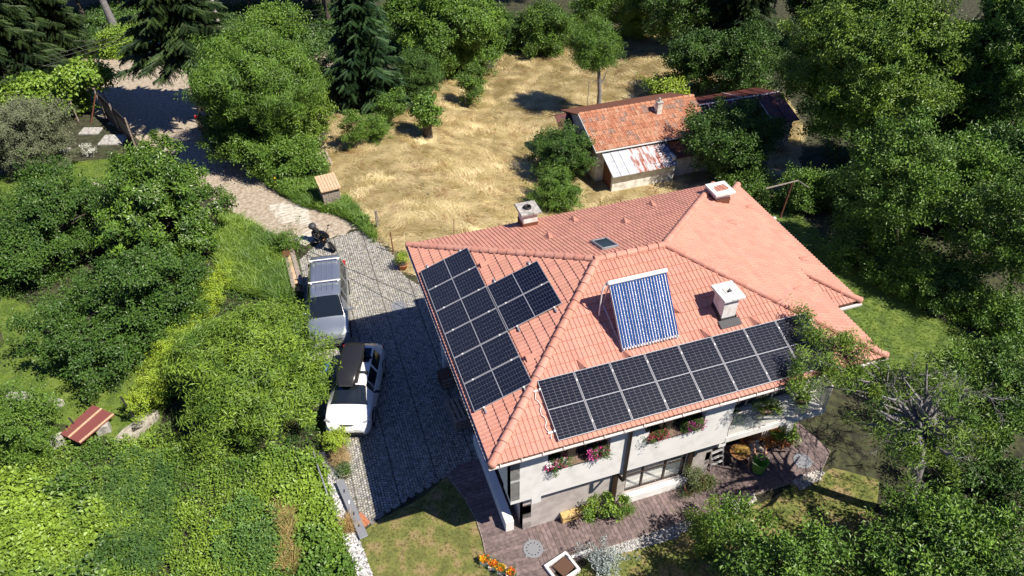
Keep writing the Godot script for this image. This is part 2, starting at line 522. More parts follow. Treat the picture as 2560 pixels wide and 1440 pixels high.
func hip_block(st: SurfaceTool, inset: float, y0: float, lower: float) -> void:
	var a := Vector3(inset, EY + inset * RA - lower, -inset)
	var b := Vector3(RW - inset, a.y, -inset)
	var c := Vector3(RW - inset, a.y, -RD + inset)
	var d := Vector3(inset, a.y, -RD + inset)
	var e := Vector3(RD / 2, EY + RD / 2 * RA - lower, -RD / 2)
	var f := Vector3(RW - RD / 2, e.y, e.z)
	quad(st, a, b, f, e); tri(st, b, c, f); quad(st, c, d, e, f); tri(st, d, a, e)
	var dn := Vector3(0, y0 - a.y, 0)
	quad(st, a + dn, b + dn, b, a); quad(st, b + dn, c + dn, c, b); quad(st, c + dn, d + dn, d, c); quad(st, d + dn, a + dn, a, d)
	quad(st, a + dn, d + dn, c + dn, b + dn)

func tile_tris(w := 0.30, l := 0.385) -> Array:
	# triangles of an interlocking roof tile: x across, y up, -z up the slope
	var pa := [0.0, 0.095, 0.108, 0.125, 0.142, 0.155, 0.245, 0.258, 0.275, 0.292, 0.305]
	var ph := [0.0, 0.002, 0.018, 0.026, 0.018, 0.0, 0.002, 0.018, 0.026, 0.018, 0.0]
	var out := []
	var lift := 0.05
	var back := 0.014
	for i in pa.size() - 1:
		var a := Vector3(pa[i], ph[i] + lift, 0)
		var b := Vector3(pa[i + 1], ph[i + 1] + lift, 0)
		var c := Vector3(pa[i + 1], ph[i + 1] + back, -l)
		var d := Vector3(pa[i], ph[i] + back, -l)
		out.append([a, b, c]); out.append([a, c, d])
		var dn := Vector3(0, -0.03, 0.003)
		out.append([a + dn, b + dn, b]); out.append([a + dn, b, a])
	return out

func clip_poly(pts: Array, poly: Array) -> Array:
	# Sutherland-Hodgman: pts are Vector3 (x, y, -z) cut by the convex outline poly given as Vector2(x, -z), counter-clockwise
	var cur := pts
	for i in poly.size():
		var a: Vector2 = poly[i]
		var b: Vector2 = poly[(i + 1) % poly.size()]
		var nx := []
		for k in cur.size():
			var p: Vector3 = cur[k]
			var q: Vector3 = cur[(k + 1) % cur.size()]
			var dp := (b - a).cross(Vector2(p.x, -p.z) - a)
			var dq := (b - a).cross(Vector2(q.x, -q.z) - a)
			if dp >= 0: nx.append(p)
			if (dp > 0 and dq < 0) or (dp < 0 and dq > 0): nx.append(p.lerp(q, dp / (dp - dq)))
		cur = nx
		if cur.size() < 3: return []
	return cur

func inside(p: Vector2, poly: Array) -> bool:
	for i in poly.size():
		var a: Vector2 = poly[i]
		var b: Vector2 = poly[(i + 1) % poly.size()]
		if (b - a).cross(p - a) < -0.001: return false
	return true

func lay_tiles(o: Vector3, e: Vector3, s: Vector3, poly: Array, whole: Array, cut: SurfaceTool, tris: Array, start := 0.09) -> void:
	var n := e.cross(s)
	var bas := Basis(e, n, -s)
	var lo := Vector2(INF, INF)
	var hi := -lo
	for p: Vector2 in poly:
		lo = lo.min(p); hi = hi.max(p)
	var l := 0.385
	for j in int((hi.y - start) / 0.345) + 1:
		for i in range(-1, int(hi.x / 0.30) + 1):
			var x := i * 0.30 + 0.02
			var y := start + j * 0.345
			var cor := [Vector2(x, y), Vector2(x + 0.305, y), Vector2(x + 0.305, y + l), Vector2(x, y + l)]
			var c := 0
			for p in cor:
				if inside(p, poly): c += 1
			var jit := Basis(Vector3.UP, rf(-0.006, 0.006)) * Basis(Vector3.RIGHT, rf(-0.006, 0.006))
			var at := o + e * x + s * y + n * (0.012 + rf(-0.002, 0.003))
			if c == 4:
				whole.append(Transform3D(bas * jit, at))
			else:
				for t in tris:
					var pts := []
					for v: Vector3 in t: pts.append(v + Vector3(x, 0, -y))
					var r := clip_poly(pts, poly)
					for k in range(1, r.size() - 1):
						tri(cut, o + bas * r[0] + n * 0.012, o + bas * r[k] + n * 0.012, o + bas * r[k + 1] + n * 0.012)

func cap_mesh() -> ArrayMesh:
	# half-round ridge tile lying along -z, its wide open end at z = 0
	var st := st_new()
	st.set_smooth_group(0)
	var n := 9
	for i in n:
		var t0 := PI * i / n
		var t1 := PI * (i + 1) / n
		var p := func(t: float, r: float, z: float) -> Vector3: return Vector3(cos(t) * r, sin(t) * r * 0.85 - 0.015, z)
		st.set_smooth_group(0)
		quad(st, p.call(t0, 0.142, 0.0), p.call(t0, 0.118, -0.43), p.call(t1, 0.118, -0.43), p.call(t1, 0.142, 0.0))
		st.set_smooth_group(-1)
		quad(st, p.call(t0, 0.142, 0.0), p.call(t1, 0.142, 0.0), p.call(t1, 0.122, 0.0), p.call(t0, 0.122, 0.0))
		st.set_smooth_group(0)
		quad(st, p.call(t1, 0.122, 0.0), p.call(t1, 0.1, -0.43), p.call(t0, 0.1, -0.43), p.call(t0, 0.122, 0.0))
	st.generate_normals()
	return st.commit()

func lay_caps(a: Vector3, b: Vector3, mesh: Mesh, end: bool) -> void:
	var d := (b - a).normalized()
	var n := int(round(a.distance_to(b) / 0.37))
	var step := a.distance_to(b) / n
	var side := d.cross(Vector3.UP).normalized()
	var up := side.cross(d)
	for k in n:
		var bas := Basis(side, up, -d) * Basis(Vector3.RIGHT, -0.035) * Basis(Vector3.UP, rf(-0.01, 0.01))
		part("ridge_tile", mesh, M["tile%d" % (rng.randi() % 4)], roof, Transform3D(bas, a + d * (k * step) + up * (0.065 + rf(0, 0.006))))
	if end:
		var st := st_new()
		var prof := []
		for k in 7: prof.append(Vector2(0.14 * sin(PI / 2 * k / 6.0), -0.09 * cos(PI / 2 * k / 6.0)))
		lathe(st, prof, 12, a + up * 0.05 + d * 0.01, Basis(side, d, -up) * Basis(Vector3.UP, 0.0))
		build("ridge_end_tile", st, M["tile0"], roof)

func vent_tile(at: Vector3, s: Vector3, e: Vector3) -> void:
	# a small hooded ventilation tile, its mouth down the slope
	var n := e.cross(s)
	var st := st_new()
	var b := at - e * 0.13
	var c := at + e * 0.13
	var tp := at + n * 0.15 + s * 0.02
	var bl := at + s * 0.36 - e * 0.09
	var br := at + s * 0.36 + e * 0.09
	st.set_smooth_group(-1)
	tri(st, b, tp, bl); tri(st, tp, c, br); tri(st, tp, br, bl)
	tri(st, b + s * 0.03, c + s * 0.03, tp + s * 0.03)
	quad(st, b, b + n * 0.03, tp + n * 0.03, tp); quad(st, tp, tp + n * 0.03, c + n * 0.03, c)
	tri(st, b + n * 0.03, bl + n * 0.02, tp + n * 0.03); tri(st, tp + n * 0.03, br + n * 0.02, c + n * 0.03); tri(st, tp + n * 0.03, bl + n * 0.02, br + n * 0.02)
	build("vent_tile", st, M["tile1"], roof)

func make_house() -> void:
	house = thing("house", "white two-storey house with a pink tiled hip roof carrying solar panels", "house")
	var st := st_new()
	var I := Transform3D.IDENTITY
	# upper storey, which overhangs the lower one
	wall_st(0.87, 8.5, 3.05, 6.0, 0.3, [[2.06, 4.13, 4.1, 5.5], [5.46, 7.45, 4.1, 5.5]], st, Transform3D(Basis.IDENTITY, Vector3(0, 0, -0.8)))
	wall_st(0, 9.2, 3.05, 6.0, 0.3, [[1.2, 2.2, 4.0, 5.3], [5.0, 6.0, 4.0, 5.3]], st, Transform3D(Basis(Vector3(0, 0, 1), Vector3.UP, Vector3(-1, 0, 0)), Vector3(0.87, 0, -10.0)))
	wall_st(0, 11.58, 0, 6.0, 0.3, [], st, Transform3D(Basis(Vector3(-1, 0, 0), Vector3.UP, Vector3(0, 0, -1)), Vector3(12.45, 0, -10.05)))
	wall_st(0, 8.25, 0, 6.0, 0.3, [], st, Transform3D(Basis(Vector3(0, 0, -1), Vector3.UP, Vector3(1, 0, 0)), Vector3(12.45, 0, -1.8)))
	# back of the balcony and its cheek
	wall_st(8.503, 12.15, 3.1, 6.0, 0.2, [[8.75, 11.9, 3.12, 5.4]], st, Transform3D(Basis.IDENTITY, Vector3(0, 0, -1.7)))
	wall_st(0, 0.597, 3.1, 6.0, 0.2, [], st, Transform3D(Basis(Vector3(0, 0, -1), Vector3.UP, Vector3(1, 0, 0)), Vector3(8.497, 0, -1.102)))
	build("upper_wall", st, M["plaster"], house)
	st = st_new()
	box(st, Vector3(5.0, 2.945, -5.4), Vector3(7.3, 0.21, 8.5))
	box(st, Vector3(4.68, 2.96, -1.15), Vector3(7.62, 0.176, 0.69))
	build("floor_slab", st, M["white_wall"], house)
	st = st_new()
	bbox(st, Vector3(10.5, 2.96, -1.3), Vector3(3.98, 0.28, 1.0), 0.01)
	build("balcony_slab", st, M["plaster"], house)
	st = st_new()
	bbox(st, Vector3(1.73, 2.80, -1.16), Vector3(0.32, 0.49, 0.715), 0.005)
	build("beam_end", st, M["plaster"], house)
	st = st_new()
	bbox(st, Vector3(8.5, 2.7, -1.2), Vector3(0.28, 0.34, 0.66), 0.005)
	build("beam_end", st, M["plaster"], house)
	# lower storey
	st = st_new()
	wall_st(1.53, 8.68, 0, 2.86, 0.3, [[5.33, 7.68, 0.45, 2.55]], st, Transform3D(Basis.IDENTITY, Vector3(0, 0, -1.5)))
	wall_st(0, 8.5, 0, 2.86, 0.3, [], st, Transform3D(Basis(Vector3(0, 0, 1), Vector3.UP, Vector3(-1, 0, 0)), Vector3(1.53, 0, -10.0)))
	wall_st(0, 0.8, 0, 2.86, 0.2, [], st, Transform3D(Basis(Vector3(0, 0, -1), Vector3.UP, Vector3(1, 0, 0)), Vector3(8.683, 0, -1.5)))
	wall_st(8.69, 12.44, 0, 2.8, 0.2, [[8.95, 11.3, 0.05, 2.35]], st, Transform3D(Basis.IDENTITY, Vector3(0, 0, -2.3)))
	build("lower_wall", st, M["beige"], house)
	st = st_new()
	box(st, Vector3(6.8, 0.012, -5.9), Vector3(10.2, 0.02, 8.0))
	box(st, Vector3(6.3, 3.06, -6.0), Vector3(10.5, 0.02, 7.8))
	build("floor", st, M["brown_wood"], house)
	# windows of the upper storey
	for x: Array in [[2.06, 4.13], [5.46, 7.45]]:
		st = st_new()
		var w: float = x[1] - x[0]
		for y: float in [4.13, 5.47]: bbox(st, Vector3(x[0] + w / 2, y, -1.06), Vector3(w - 0.004, 0.06, 0.07), 0.008)
		for fx: float in [0.015, 0.35, 0.66, 0.985]: bbox(st, Vector3(x[0] + w * fx, 4.8, -1.06), Vector3(0.07, 1.27, 0.066), 0.008)
		var win := build("window", st, M["dark_brown"], house)
		for k in 3:
			st = st_new()
			var fa: Array = [[0.03, 0.335], [0.365, 0.645], [0.675, 0.97]][k]
			box(st, Vector3(x[0] + w * (fa[0] + fa[1]) / 2, 4.8, -1.065), Vector3(w * (fa[1] - fa[0]), 1.27, 0.008))
			build("pane", st, M["dark_glass"], win)
		st = st_new()
		bbox(st, Vector3(x[0] + w / 2, 4.112, -0.9), Vector3(w - 0.006, 0.025, 0.26), 0.006)
		build("sill", st, M["sill_wood"], win)
		st = st_new()
		for y: Array in [[4.075, w + 0.06]]: bbox(st, Vector3(x[0] + w / 2, y[0], -0.795), Vector3(y[1], 0.045, 0.05), 0.006)
		build("trim", st, M["dark_brown"], win)
	# windows of the side wall
	for z: float in [-8.3, -4.5]:
		st = st_new()
		bbox(st, Vector3(1.05, 4.65, z), Vector3(0.07, 1.29, 0.99), 0.006)
		var win := build("window", st, M["dark_brown"], house)
		st = st_new()
		for s: float in [-0.24, 0.24]: box(st, Vector3(1.008, 4.65, z + s), Vector3(0.02, 1.15, 0.4))
		build("pane", st, M["dark_glass"], win)
	# glazing of the lower storey
	st = st_new()
	for y: float in [0.48, 1.36, 2.52]: bbox(st, Vector3(6.505, y, -1.6), Vector3(2.34, 0.06, 0.08), 0.006)
	for x: float in [5.36, 6.02, 6.9, 7.65]: bbox(st, Vector3(x, 1.5, -1.6), Vector3(0.07, 2.08, 0.084), 0.006)
	var big := build("window", st, M["dark_brown"], house)
	for i in 3:
		for j in 2:
			st = st_new()
			var xa: Array = [[5.395, 5.985], [6.055, 6.865], [6.935, 7.615]][i]
			var ya: Array = [[0.51, 1.33], [1.39, 2.49]][j]
			box(st, Vector3((xa[0] + xa[1]) / 2, (ya[0] + ya[1]) / 2, -1.6), Vector3(xa[1] - xa[0], ya[1] - ya[0], 0.008))
			build("pane", st, M["glass"], big)
	st = st_new()
	bbox(st, Vector3(6.5, 0.42, -2.1), Vector3(2.3, 0.04, 0.85), 0.005)
	bbox(st, Vector3(6.5, 1.5, -2.55), Vector3(2.3, 2.1, 0.03), 0.005)
	build("window_bench", st, M["white_wall"], big)
	st = st_new()
	bbox(st, Vector3(6.55, 0.21, -1.395), Vector3(2.5, 0.42, 0.205), 0.012)
	build("plinth", st, M["plaster"], house)
	st = st_new()
	bbox(st, Vector3(4.88, 1.43, -1.465), Vector3(0.2, 2.85, 0.1), 0.006)
	build("post", st, M["dark_brown"], house)
	st = st_new()
	bbox(st, Vector3(7.8, 1.43, -1.465), Vector3(0.2, 2.85, 0.1), 0.006)
	build("post", st, M["dark_brown"], house)
	# door wall under the balcony
	st = st_new()
	for y: float in [0.09, 2.31]: bbox(st, Vector3(10.125, y, -2.42), Vector3(2.34, 0.08, 0.07), 0.006)
	for x: float in [8.99, 9.75, 10.5, 11.26]: bbox(st, Vector3(x, 1.2, -2.42), Vector3(0.08, 2.26, 0.074), 0.006)
	var door := build("door", st, M["dark_brown"], house)
	for k in 3:
		st = st_new()
		box(st, Vector3(9.37 + k * 0.755, 1.2, -2.43), Vector3(0.67, 2.13, 0.008))
		build("pane", st, M["dark_glass"], door)
	st = st_new()
	bbox(st, Vector3(11.86, 1.25, -2.24), Vector3(0.9, 2.3, 0.1), 0.01)
	build("white_panel", st, M["white_paint"], house)
	# balcony glazing, balustrade and its handrail
	st = st_new()
	for y: float in [3.16, 5.36]: bbox(st, Vector3(10.325, y, -1.8), Vector3(3.14, 0.08, 0.07), 0.006)
	for x: float in [8.79, 9.84, 10.88, 11.86]: bbox(st, Vector3(x, 4.26, -1.8), Vector3(0.08, 2.27, 0.074), 0.006)
	var bw := build("balcony_window", st, M["grey_metal"], house)
	for k in 3:
		st = st_new()
		box(st, Vector3(9.315 + k * 1.03, 4.26, -1.81), Vector3(0.96, 2.12, 0.008))
		build("pane", st, M["dark_glass"], bw)
	var rail := build_rail()
	for k in 3:
		st = st_new()
		bbox(st, Vector3(9.25 + k * 1.3, 3.66, -0.84), Vector3(1.26, 1.1, 0.014), 0.003)
		build("glass_panel", st, M["glass"], rail)
	st = st_new()
	bbox(st, Vector3(12.43, 3.66, -1.3), Vector3(0.014, 1.1, 0.86), 0.003)
	build("glass_panel", st, M["glass"], rail)
	# downpipes
	st = st_new()
	tube(st, [Vector3(4.76, 5.98, -0.2), Vector3(4.76, 5.85, -0.24), Vector3(4.76, 5.55, -0.66), Vector3(4.76, 5.4, -0.73), Vector3(4.76, 2.55, -0.73), Vector3(4.76, 2.42, -0.8), Vector3(4.76, 2.2, -1.3)], [0.06, 0.06, 0.06, 0.06, 0.06, 0.06, 0.06], 9)
	build("downpipe", st, M["dark_brown"], house)
	# low parapet along the drive side with a white end
	st = st_new()
	bbox(st, Vector3(1.1, 0.3, -3.6), Vector3(0.3, 0.6, 4.0), 0.01)
	build("parapet", st, M["white_wall"], house)
	# wall of the side wing
	st = st_new()
	wall_st(0, 6.2, 0, 5.3, 0.2, [], st, Transform3D(Basis(Vector3(0, 0, -1), Vector3.UP, Vector3(1, 0, 0)), Vector3(14.3, -1.0, -4.2)))
	wall_st(0, 1.85, 0, 6.2, 0.2, [], st, Transform3D(Basis.IDENTITY, Vector3(12.45, -1.0, -4.2)))
	build("wing_wall", st, M["plaster"], house)
	make_roof()

func build_rail() -> MeshInstance3D:
	var st := st_new()
	bbox(st, Vector3(10.52, 4.24, -0.84), Vector3(3.86, 0.035, 0.045), 0.006)
	bbox(st, Vector3(10.52, 3.13, -0.84), Vector3(3.86, 0.05, 0.05), 0.006)
	bbox(st, Vector3(12.43, 4.24, -1.3), Vector3(0.045, 0.03, 0.88), 0.006)
	bbox(st, Vector3(12.43, 3.13, -1.3), Vector3(0.05, 0.045, 0.88), 0.006)
	bbox(st, Vector3(8.56, 3.68, -0.84), Vector3(0.03, 1.1, 0.03), 0.004)
	bbox(st, Vector3(12.43, 3.68, -0.84), Vector3(0.04, 1.14, 0.04), 0.004)
	return build("balustrade", st, M["gutter_white"], house)

func make_roof() -> void:
	var st := st_new()
	hip_block(st, 0.1, 6.0, 0.05)
	# block under the lower roof of the side wing
	var a := Vector3(13.2, 5.42 + 1.75 * RA - 0.05, -3.2)
	var wing := func(x: float, y: float, z: float) -> Vector3: return Vector3(x, y, z)
	var w0 := Vector3(14.9, 5.39, -3.2)
	var w1 := Vector3(14.9, 5.39, -11.3)
	var t0 := Vector3(13.2, 5.99, -4.9)
	var t1 := Vector3(13.2, 5.99, -9.6)
	var b0 := Vector3(13.2, 5.39, -3.2)
	var b1 := Vector3(13.2, 5.39, -11.3)
	quad(st, w0, w1, t1, t0); tri(st, b0, w0, t0); tri(st, w1, b1, t1)
	var dn := Vector3(0, -0.12, 0)
	quad(st, w0 + dn, w1 + dn, w1, w0); quad(st, b0 + dn, w0 + dn, w0, b0); quad(st, w1 + dn, b1 + dn, b1, w1)
	quad(st, b0 + dn, b1 + dn, w1 + dn, w0 + dn); quad(st, b1 + dn, b0 + dn, t0, t1)
	roof = build("roof", st, M["brown_wood"], house)
	var tris := tile_tris()
	var tst := st_new()
	for t in tris: tri(tst, t[0], t[1], t[2])
	tst.generate_normals()
	var tmesh := tst.commit()
	var whole := []
	var cut := st_new()
	var sl := sqrt(1 + RA * RA)
	var lq := RD / 2 * sl
	var hx := RD / 2
	lay_tiles(Vector3(0, EY, 0), Vector3.RIGHT, Vector3(0, RA, -1) / sl, [Vector2(0.05, 0), Vector2(RW - 0.05, 0), Vector2(RW - hx, lq), Vector2(hx, lq)], whole, cut, tris)
	lay_tiles(Vector3(RW, EY, 0), Vector3.FORWARD, Vector3(-1, RA, 0) / sl, [Vector2(0.05, 0), Vector2(RD - 0.05, 0), Vector2(RD / 2, lq)], whole, cut, tris)
	lay_tiles(Vector3(RW, EY, -RD), Vector3.LEFT, Vector3(0, RA, 1) / sl, [Vector2(0.05, 0), Vector2(RW - 0.05, 0), Vector2(RW - hx, lq), Vector2(hx, lq)], whole, cut, tris)
	lay_tiles(Vector3(0, EY, -RD), Vector3.BACK, Vector3(1, RA, 0) / sl, [Vector2(0.05, 0), Vector2(RD - 0.05, 0), Vector2(RD / 2, lq)], whole, cut, tris)
	# the lower roof of the side wing
	var wq := 1.63 * sl
	lay_tiles(Vector3(14.95, 5.42, -3.15), Vector3.FORWARD, Vector3(-1, RA, 0) / sl, [Vector2(0, 0), Vector2(8.2, 0), Vector2(8.2 - 1.63, wq), Vector2(1.63, wq)], whole, cut, tris, 0.04)
	lay_tiles(Vector3(13.32, 5.42, -3.15), Vector3.RIGHT, Vector3(0, RA, -1) / sl, [Vector2(0, 0), Vector2(1.63, 0), Vector2(0, wq)], whole, cut, tris, 0.04)
	build("cut_roof_tiles", cut, M["tile0"], roof).set_meta("kind", "stuff")
	# the 300 tiles that show largest are pieces of their own, the rest one part
	var camp := Vector3(-3.262, 23.007, 11.805)
	whole.sort_custom(func(p: Transform3D, q: Transform3D) -> bool: return size_seen(p, camp) > size_seen(q, camp))
	var rest := []
	var cols := []
	for k in whole.size():
		if k < 300: part("roof_tile", tmesh, M["tile%d" % (rng.randi() % 4)], roof, whole[k])
		else:
			rest.append(whole[k])
			var c: Color = Color(0.55, 0.262, 0.195) * rf(0.9, 1.08)
			c.g *= rf(0.97, 1.04)
			cols.append(c)
	multi("roof_tiles", tmesh, M["tile_copies"], rest, cols, roof, true)
	# ridges and hips
	var cap := cap_mesh()
	var e := Vector3(hx, EY + hx * RA, -hx)
	var f := Vector3(RW - hx, e.y, -hx)
	lay_caps(Vector3(0.1, EY + 0.036, -0.1), e, cap, true)
	lay_caps(Vector3(0.1, EY + 0.036, -RD + 0.1), e, cap, true)
	lay_caps(Vector3(RW - 0.1, EY + 0.036, -0.1), f, cap, true)
	lay_caps(Vector3(RW - 0.1, EY + 0.036, -RD + 0.1), f, cap, true)
	lay_caps(e + Vector3(-0.1, 0, 0), f + Vector3(0.1, 0, 0), cap, false)
	lay_caps(Vector3(14.93, 5.43, -3.17), Vector3(13.4, 5.98, -4.7), cap, true)
	lay_caps(Vector3(14.93, 5.43, -11.33), Vector3(13.4, 5.98, -9.8), cap, true)
	# vents
	for x: float in [3.6, 5.07, 7.79, 9.57]: vent_tile(Vector3(x, EY + 2.0 * RA + 0.05, -2.0), Vector3(0, RA, -1) / sl, Vector3.RIGHT)
	vent_tile(Vector3(7.17, EY + 3.0 * RA + 0.05, -3.0), Vector3(0, RA, -1) / sl, Vector3.RIGHT)
	for p: Array in [[4.93, -8.54], [7.93, -8.46], [6.47, -9.85], [9.8, -9.82]]: vent_tile(Vector3(p[0], EY + (RD + p[1]) * RA + 0.05, p[1]), Vector3(0, RA, 1) / sl, Vector3.LEFT)
	for p: Array in [[12.25, -7.58], [12.25, -3.39]]: vent_tile(Vector3(p[0], EY + (RW - p[0]) * RA + 0.05, p[1]), Vector3(-1, RA, 0) / sl, Vector3.FORWARD)
	for z: float in [-5.6, -9.3]: vent_tile(Vector3(14.35, 5.42 + 0.6 * RA + 0.05, z), Vector3(-1, RA, 0) / sl, Vector3.FORWARD)
	for z: float in [-7.72, -2.93]: vent_tile(Vector3(2.1, EY + 2.1 * RA + 0.05, z), Vector3(1, RA, 0) / sl, Vector3.BACK)
	# gutters along the front, left and back eaves
	st = st_new()
	var prof := []
	for k in 9:
		var t := PI * k / 8.0
		prof.append(Vector2(0.062 - 0.062 * cos(t), -0.012 - 0.062 * sin(t)))
	var inner := []
	for k in 9:
		var t := PI * (8 - k) / 8.0
		inner.append(Vector2(0.062 - 0.055 * cos(t), -0.012 - 0.055 * sin(t)))
	var ring := prof + inner
	st.set_smooth_group(-1)
	for k in ring.size():
		var p: Vector2 = ring[k]
		var q: Vector2 = ring[(k + 1) % ring.size()]
		var path := func(v: Vector2) -> Array: return [Vector3(RW, EY + v.y, -v.x), Vector3(v.x, EY + v.y, -v.x), Vector3(v.x, EY + v.y, -RD + v.x), Vector3(RW, EY + v.y, -RD + v.x)]
		var pp: Array = path.call(p)
		var qq: Array = path.call(q)
		for i in 3: quad(st, pp[i + 1], pp[i], qq[i], qq[i + 1])
	var gutter := build("gutter", st, M["gutter_white"], house)
	var bst := st_new()
	bbox(bst, Vector3(0, 0, 0.08), Vector3(0.03, 0.012, 0.17), 0.002)
	bbox(bst, Vector3(0, -0.02, 0.0), Vector3(0.03, 0.05, 0.012), 0.002)
	bst.generate_normals()
	var bm := bst.commit()
	for k in 21: part("gutter_bracket", bm, M["gutter_white"], gutter, Transform3D(Basis(Vector3.UP, PI), Vector3(0.35 + k * 0.63, EY, -0.002)))
	for k in 17: part("gutter_bracket", bm, M["gutter_white"], gutter, Transform3D(Basis(Vector3.UP, PI / 2), Vector3(0.002, EY, -0.4 - k * 0.63)))
	for k in 21: part("gutter_bracket", bm, M["gutter_white"], gutter, Transform3D(Basis.IDENTITY, Vector3(0.35 + k * 0.63, EY, -RD + 0.002)))
	st = st_new()
	bbox(st, Vector3(14.15, 5.36, -3.08), Vector3(1.6, 0.09, 0.1), 0.01)
	build("wing_gutter", st, M["gutter_white"], house)
	chimney(Vector3(8.72, 0, -2.72), 0.52, 0.58, 6.7, 7.85, 0.76, 0.84, 0)
	chimney(Vector3(4.78, 0, -10.35), 0.58, 0.6, 6.0, 6.95, 0.82, 0.84, 1)
	chimney(Vector3(12.66, 0, -9.45), 0.62, 0.62, 6.0, 6.75, 0.9, 0.9, 2)
	# skylight
	st = st_new()
	var bb := Basis(Vector3.LEFT, Vector3(0, 1, -RA) / sl, Vector3(0, -RA, -1) / sl)
	var sc := Vector3(6.22, EY + (RD - 6.55) * RA + 0.09, -6.55)
	for x: float in [-0.27, 0.27]: bbox(st, sc + bb * Vector3(x, 0, 0), Vector3(0.07, 0.1, 1.02), 0.01, bb)
	for z: float in [-0.48, 0.48]: bbox(st, sc + bb * Vector3(0, 0, z), Vector3(0.47, 0.09, 0.07), 0.01, bb)
	var sk := build("skylight", st, M["grey_metal"], roof)
	st = st_new()
	box(st, sc + bb * Vector3(0, 0.02, 0), Vector3(0.47, 0.012, 0.89), bb)
	build("pane", st, M["dark_glass"], sk)

func size_seen(t: Transform3D, from: Vector3) -> float:
	var d := from - t.origin
	return maxf(0.05, t.basis.y.dot(d.normalized())) / d.length_squared()

func chimney(c: Vector3, w: float, d: float, y0: float, y1: float, cw: float, cd: float, kind: int) -> void:
	var st := st_new()
	bbox(st, Vector3(c.x, (y0 + y1) / 2, c.z), Vector3(w, y1 - y0, d), 0.012)
	var sh := build("chimney", st, M["chimney_plaster"], roof)
	st = st_new()
	# slab cap: four pieces round the flue, on a smaller step
	var fl := 0.17 if kind == 0 else 0.15
	bbox(st, Vector3(c.x, y1 + 0.025, c.z), Vector3(w + 0.06, 0.05, d + 0.06), 0.008)
	for s: float in [-1.0, 1.0]:
		bbox(st, Vector3(c.x + s * (cw / 2 + fl / 2) / 2, y1 + 0.1, c.z), Vector3(cw / 2 - fl / 2, 0.1, cd), 0.012)
		bbox(st, Vector3(c.x, y1 + 0.1, c.z + s * (cd / 2 + fl / 2) / 2), Vector3(fl + 0.004, 0.098, cd / 2 - fl / 2), 0.012)
		if kind == 0:
			bbox(st, Vector3(c.x + s * 0.12, y1 + 0.16, c.z), Vector3(0.06, 0.03, 0.3), 0.012)
			bbox(st, Vector3(c.x, y1 + 0.16, c.z + s * 0.12), Vector3(0.18, 0.029, 0.06), 0.012)
	var cap := build("chimney_cap", st, M["chimney_plaster"] if kind != 1 else M["concrete"], sh)
	st = st_new()
	box(st, Vector3(c.x, y1 + 0.055, c.z), Vector3(fl, 0.006, fl))
	build("flue", st, M["black"], sh)
	if kind == 1:
		# soot round the mouth of the flue
		st = st_new()
		lathe(st, [Vector2(0.15, -0.06), Vector2(0.15, 0.06), Vector2(0.1, 0.065), Vector2(0.095, -0.05)], 16, Vector3(c.x - 0.03, y1 + 0.17, c.z + 0.02))
		build("flue_pot", st, M["black"], sh)
	if kind == 2:
		for k in 2:
			st = st_new()
			for t in tile_tris(): tri(st, Vector3(t[0].x, t[0].y, t[0].z), t[1], t[2])
			build("roof_tile", st, M["tile1"], sh, Transform3D(Basis.IDENTITY.rotated(Vector3.UP, 0.1), Vector3(c.x - 0.24 + k * 0.22, y1 + 0.13 + k * 0.01, c.z + 0.2)))
	# flashing
	st = st_new()
	var f := Vector3(0, RA, -1) if kind == 0 else (Vector3(0, RA, 1) if kind == 1 else Vector3(-1, RA, 0))
	if kind == 0:
		bbox(st, Vector3(c.x, EY + (-c.z - d / 2) * RA + 0.02, c.z + d / 2 + 0.012), Vector3(w + 0.02, 0.3, 0.03), 0.004)
		var bas := Basis(Vector3.RIGHT, Vector3(0, 1, RA).normalized(), Vector3(0, -RA, 1).normalized())
		bbox(st, Vector3(c.x, EY + (-c.z - d / 2 - 0.14) * RA + 0.095, c.z + d / 2 + 0.15), Vector3(w + 0.22, 0.02, 0.28), 0.004, bas)
		for s: float in [-1.0, 1.0]:
			bbox(st, Vector3(c.x + s * (w / 2 + 0.012), EY + (-c.z) * RA + 0.11, c.z), Vector3(0.02, 0.2, d + 0.1), 0.004, bas)
	else:
		bbox(st, Vector3(c.x, EY + 0.35, c.z + (d / 2 + 0.012)), Vector3(w + 0.03, 0.3, 0.025), 0.004)
		bbox(st, Vector3(c.x - w / 2 - 0.012, EY + 0.3, c.z), Vector3(0.025, 0.35, d), 0.004)
	build("flashing", st, M["dark_metal"] if kind == 0 else M["rust"], sh)

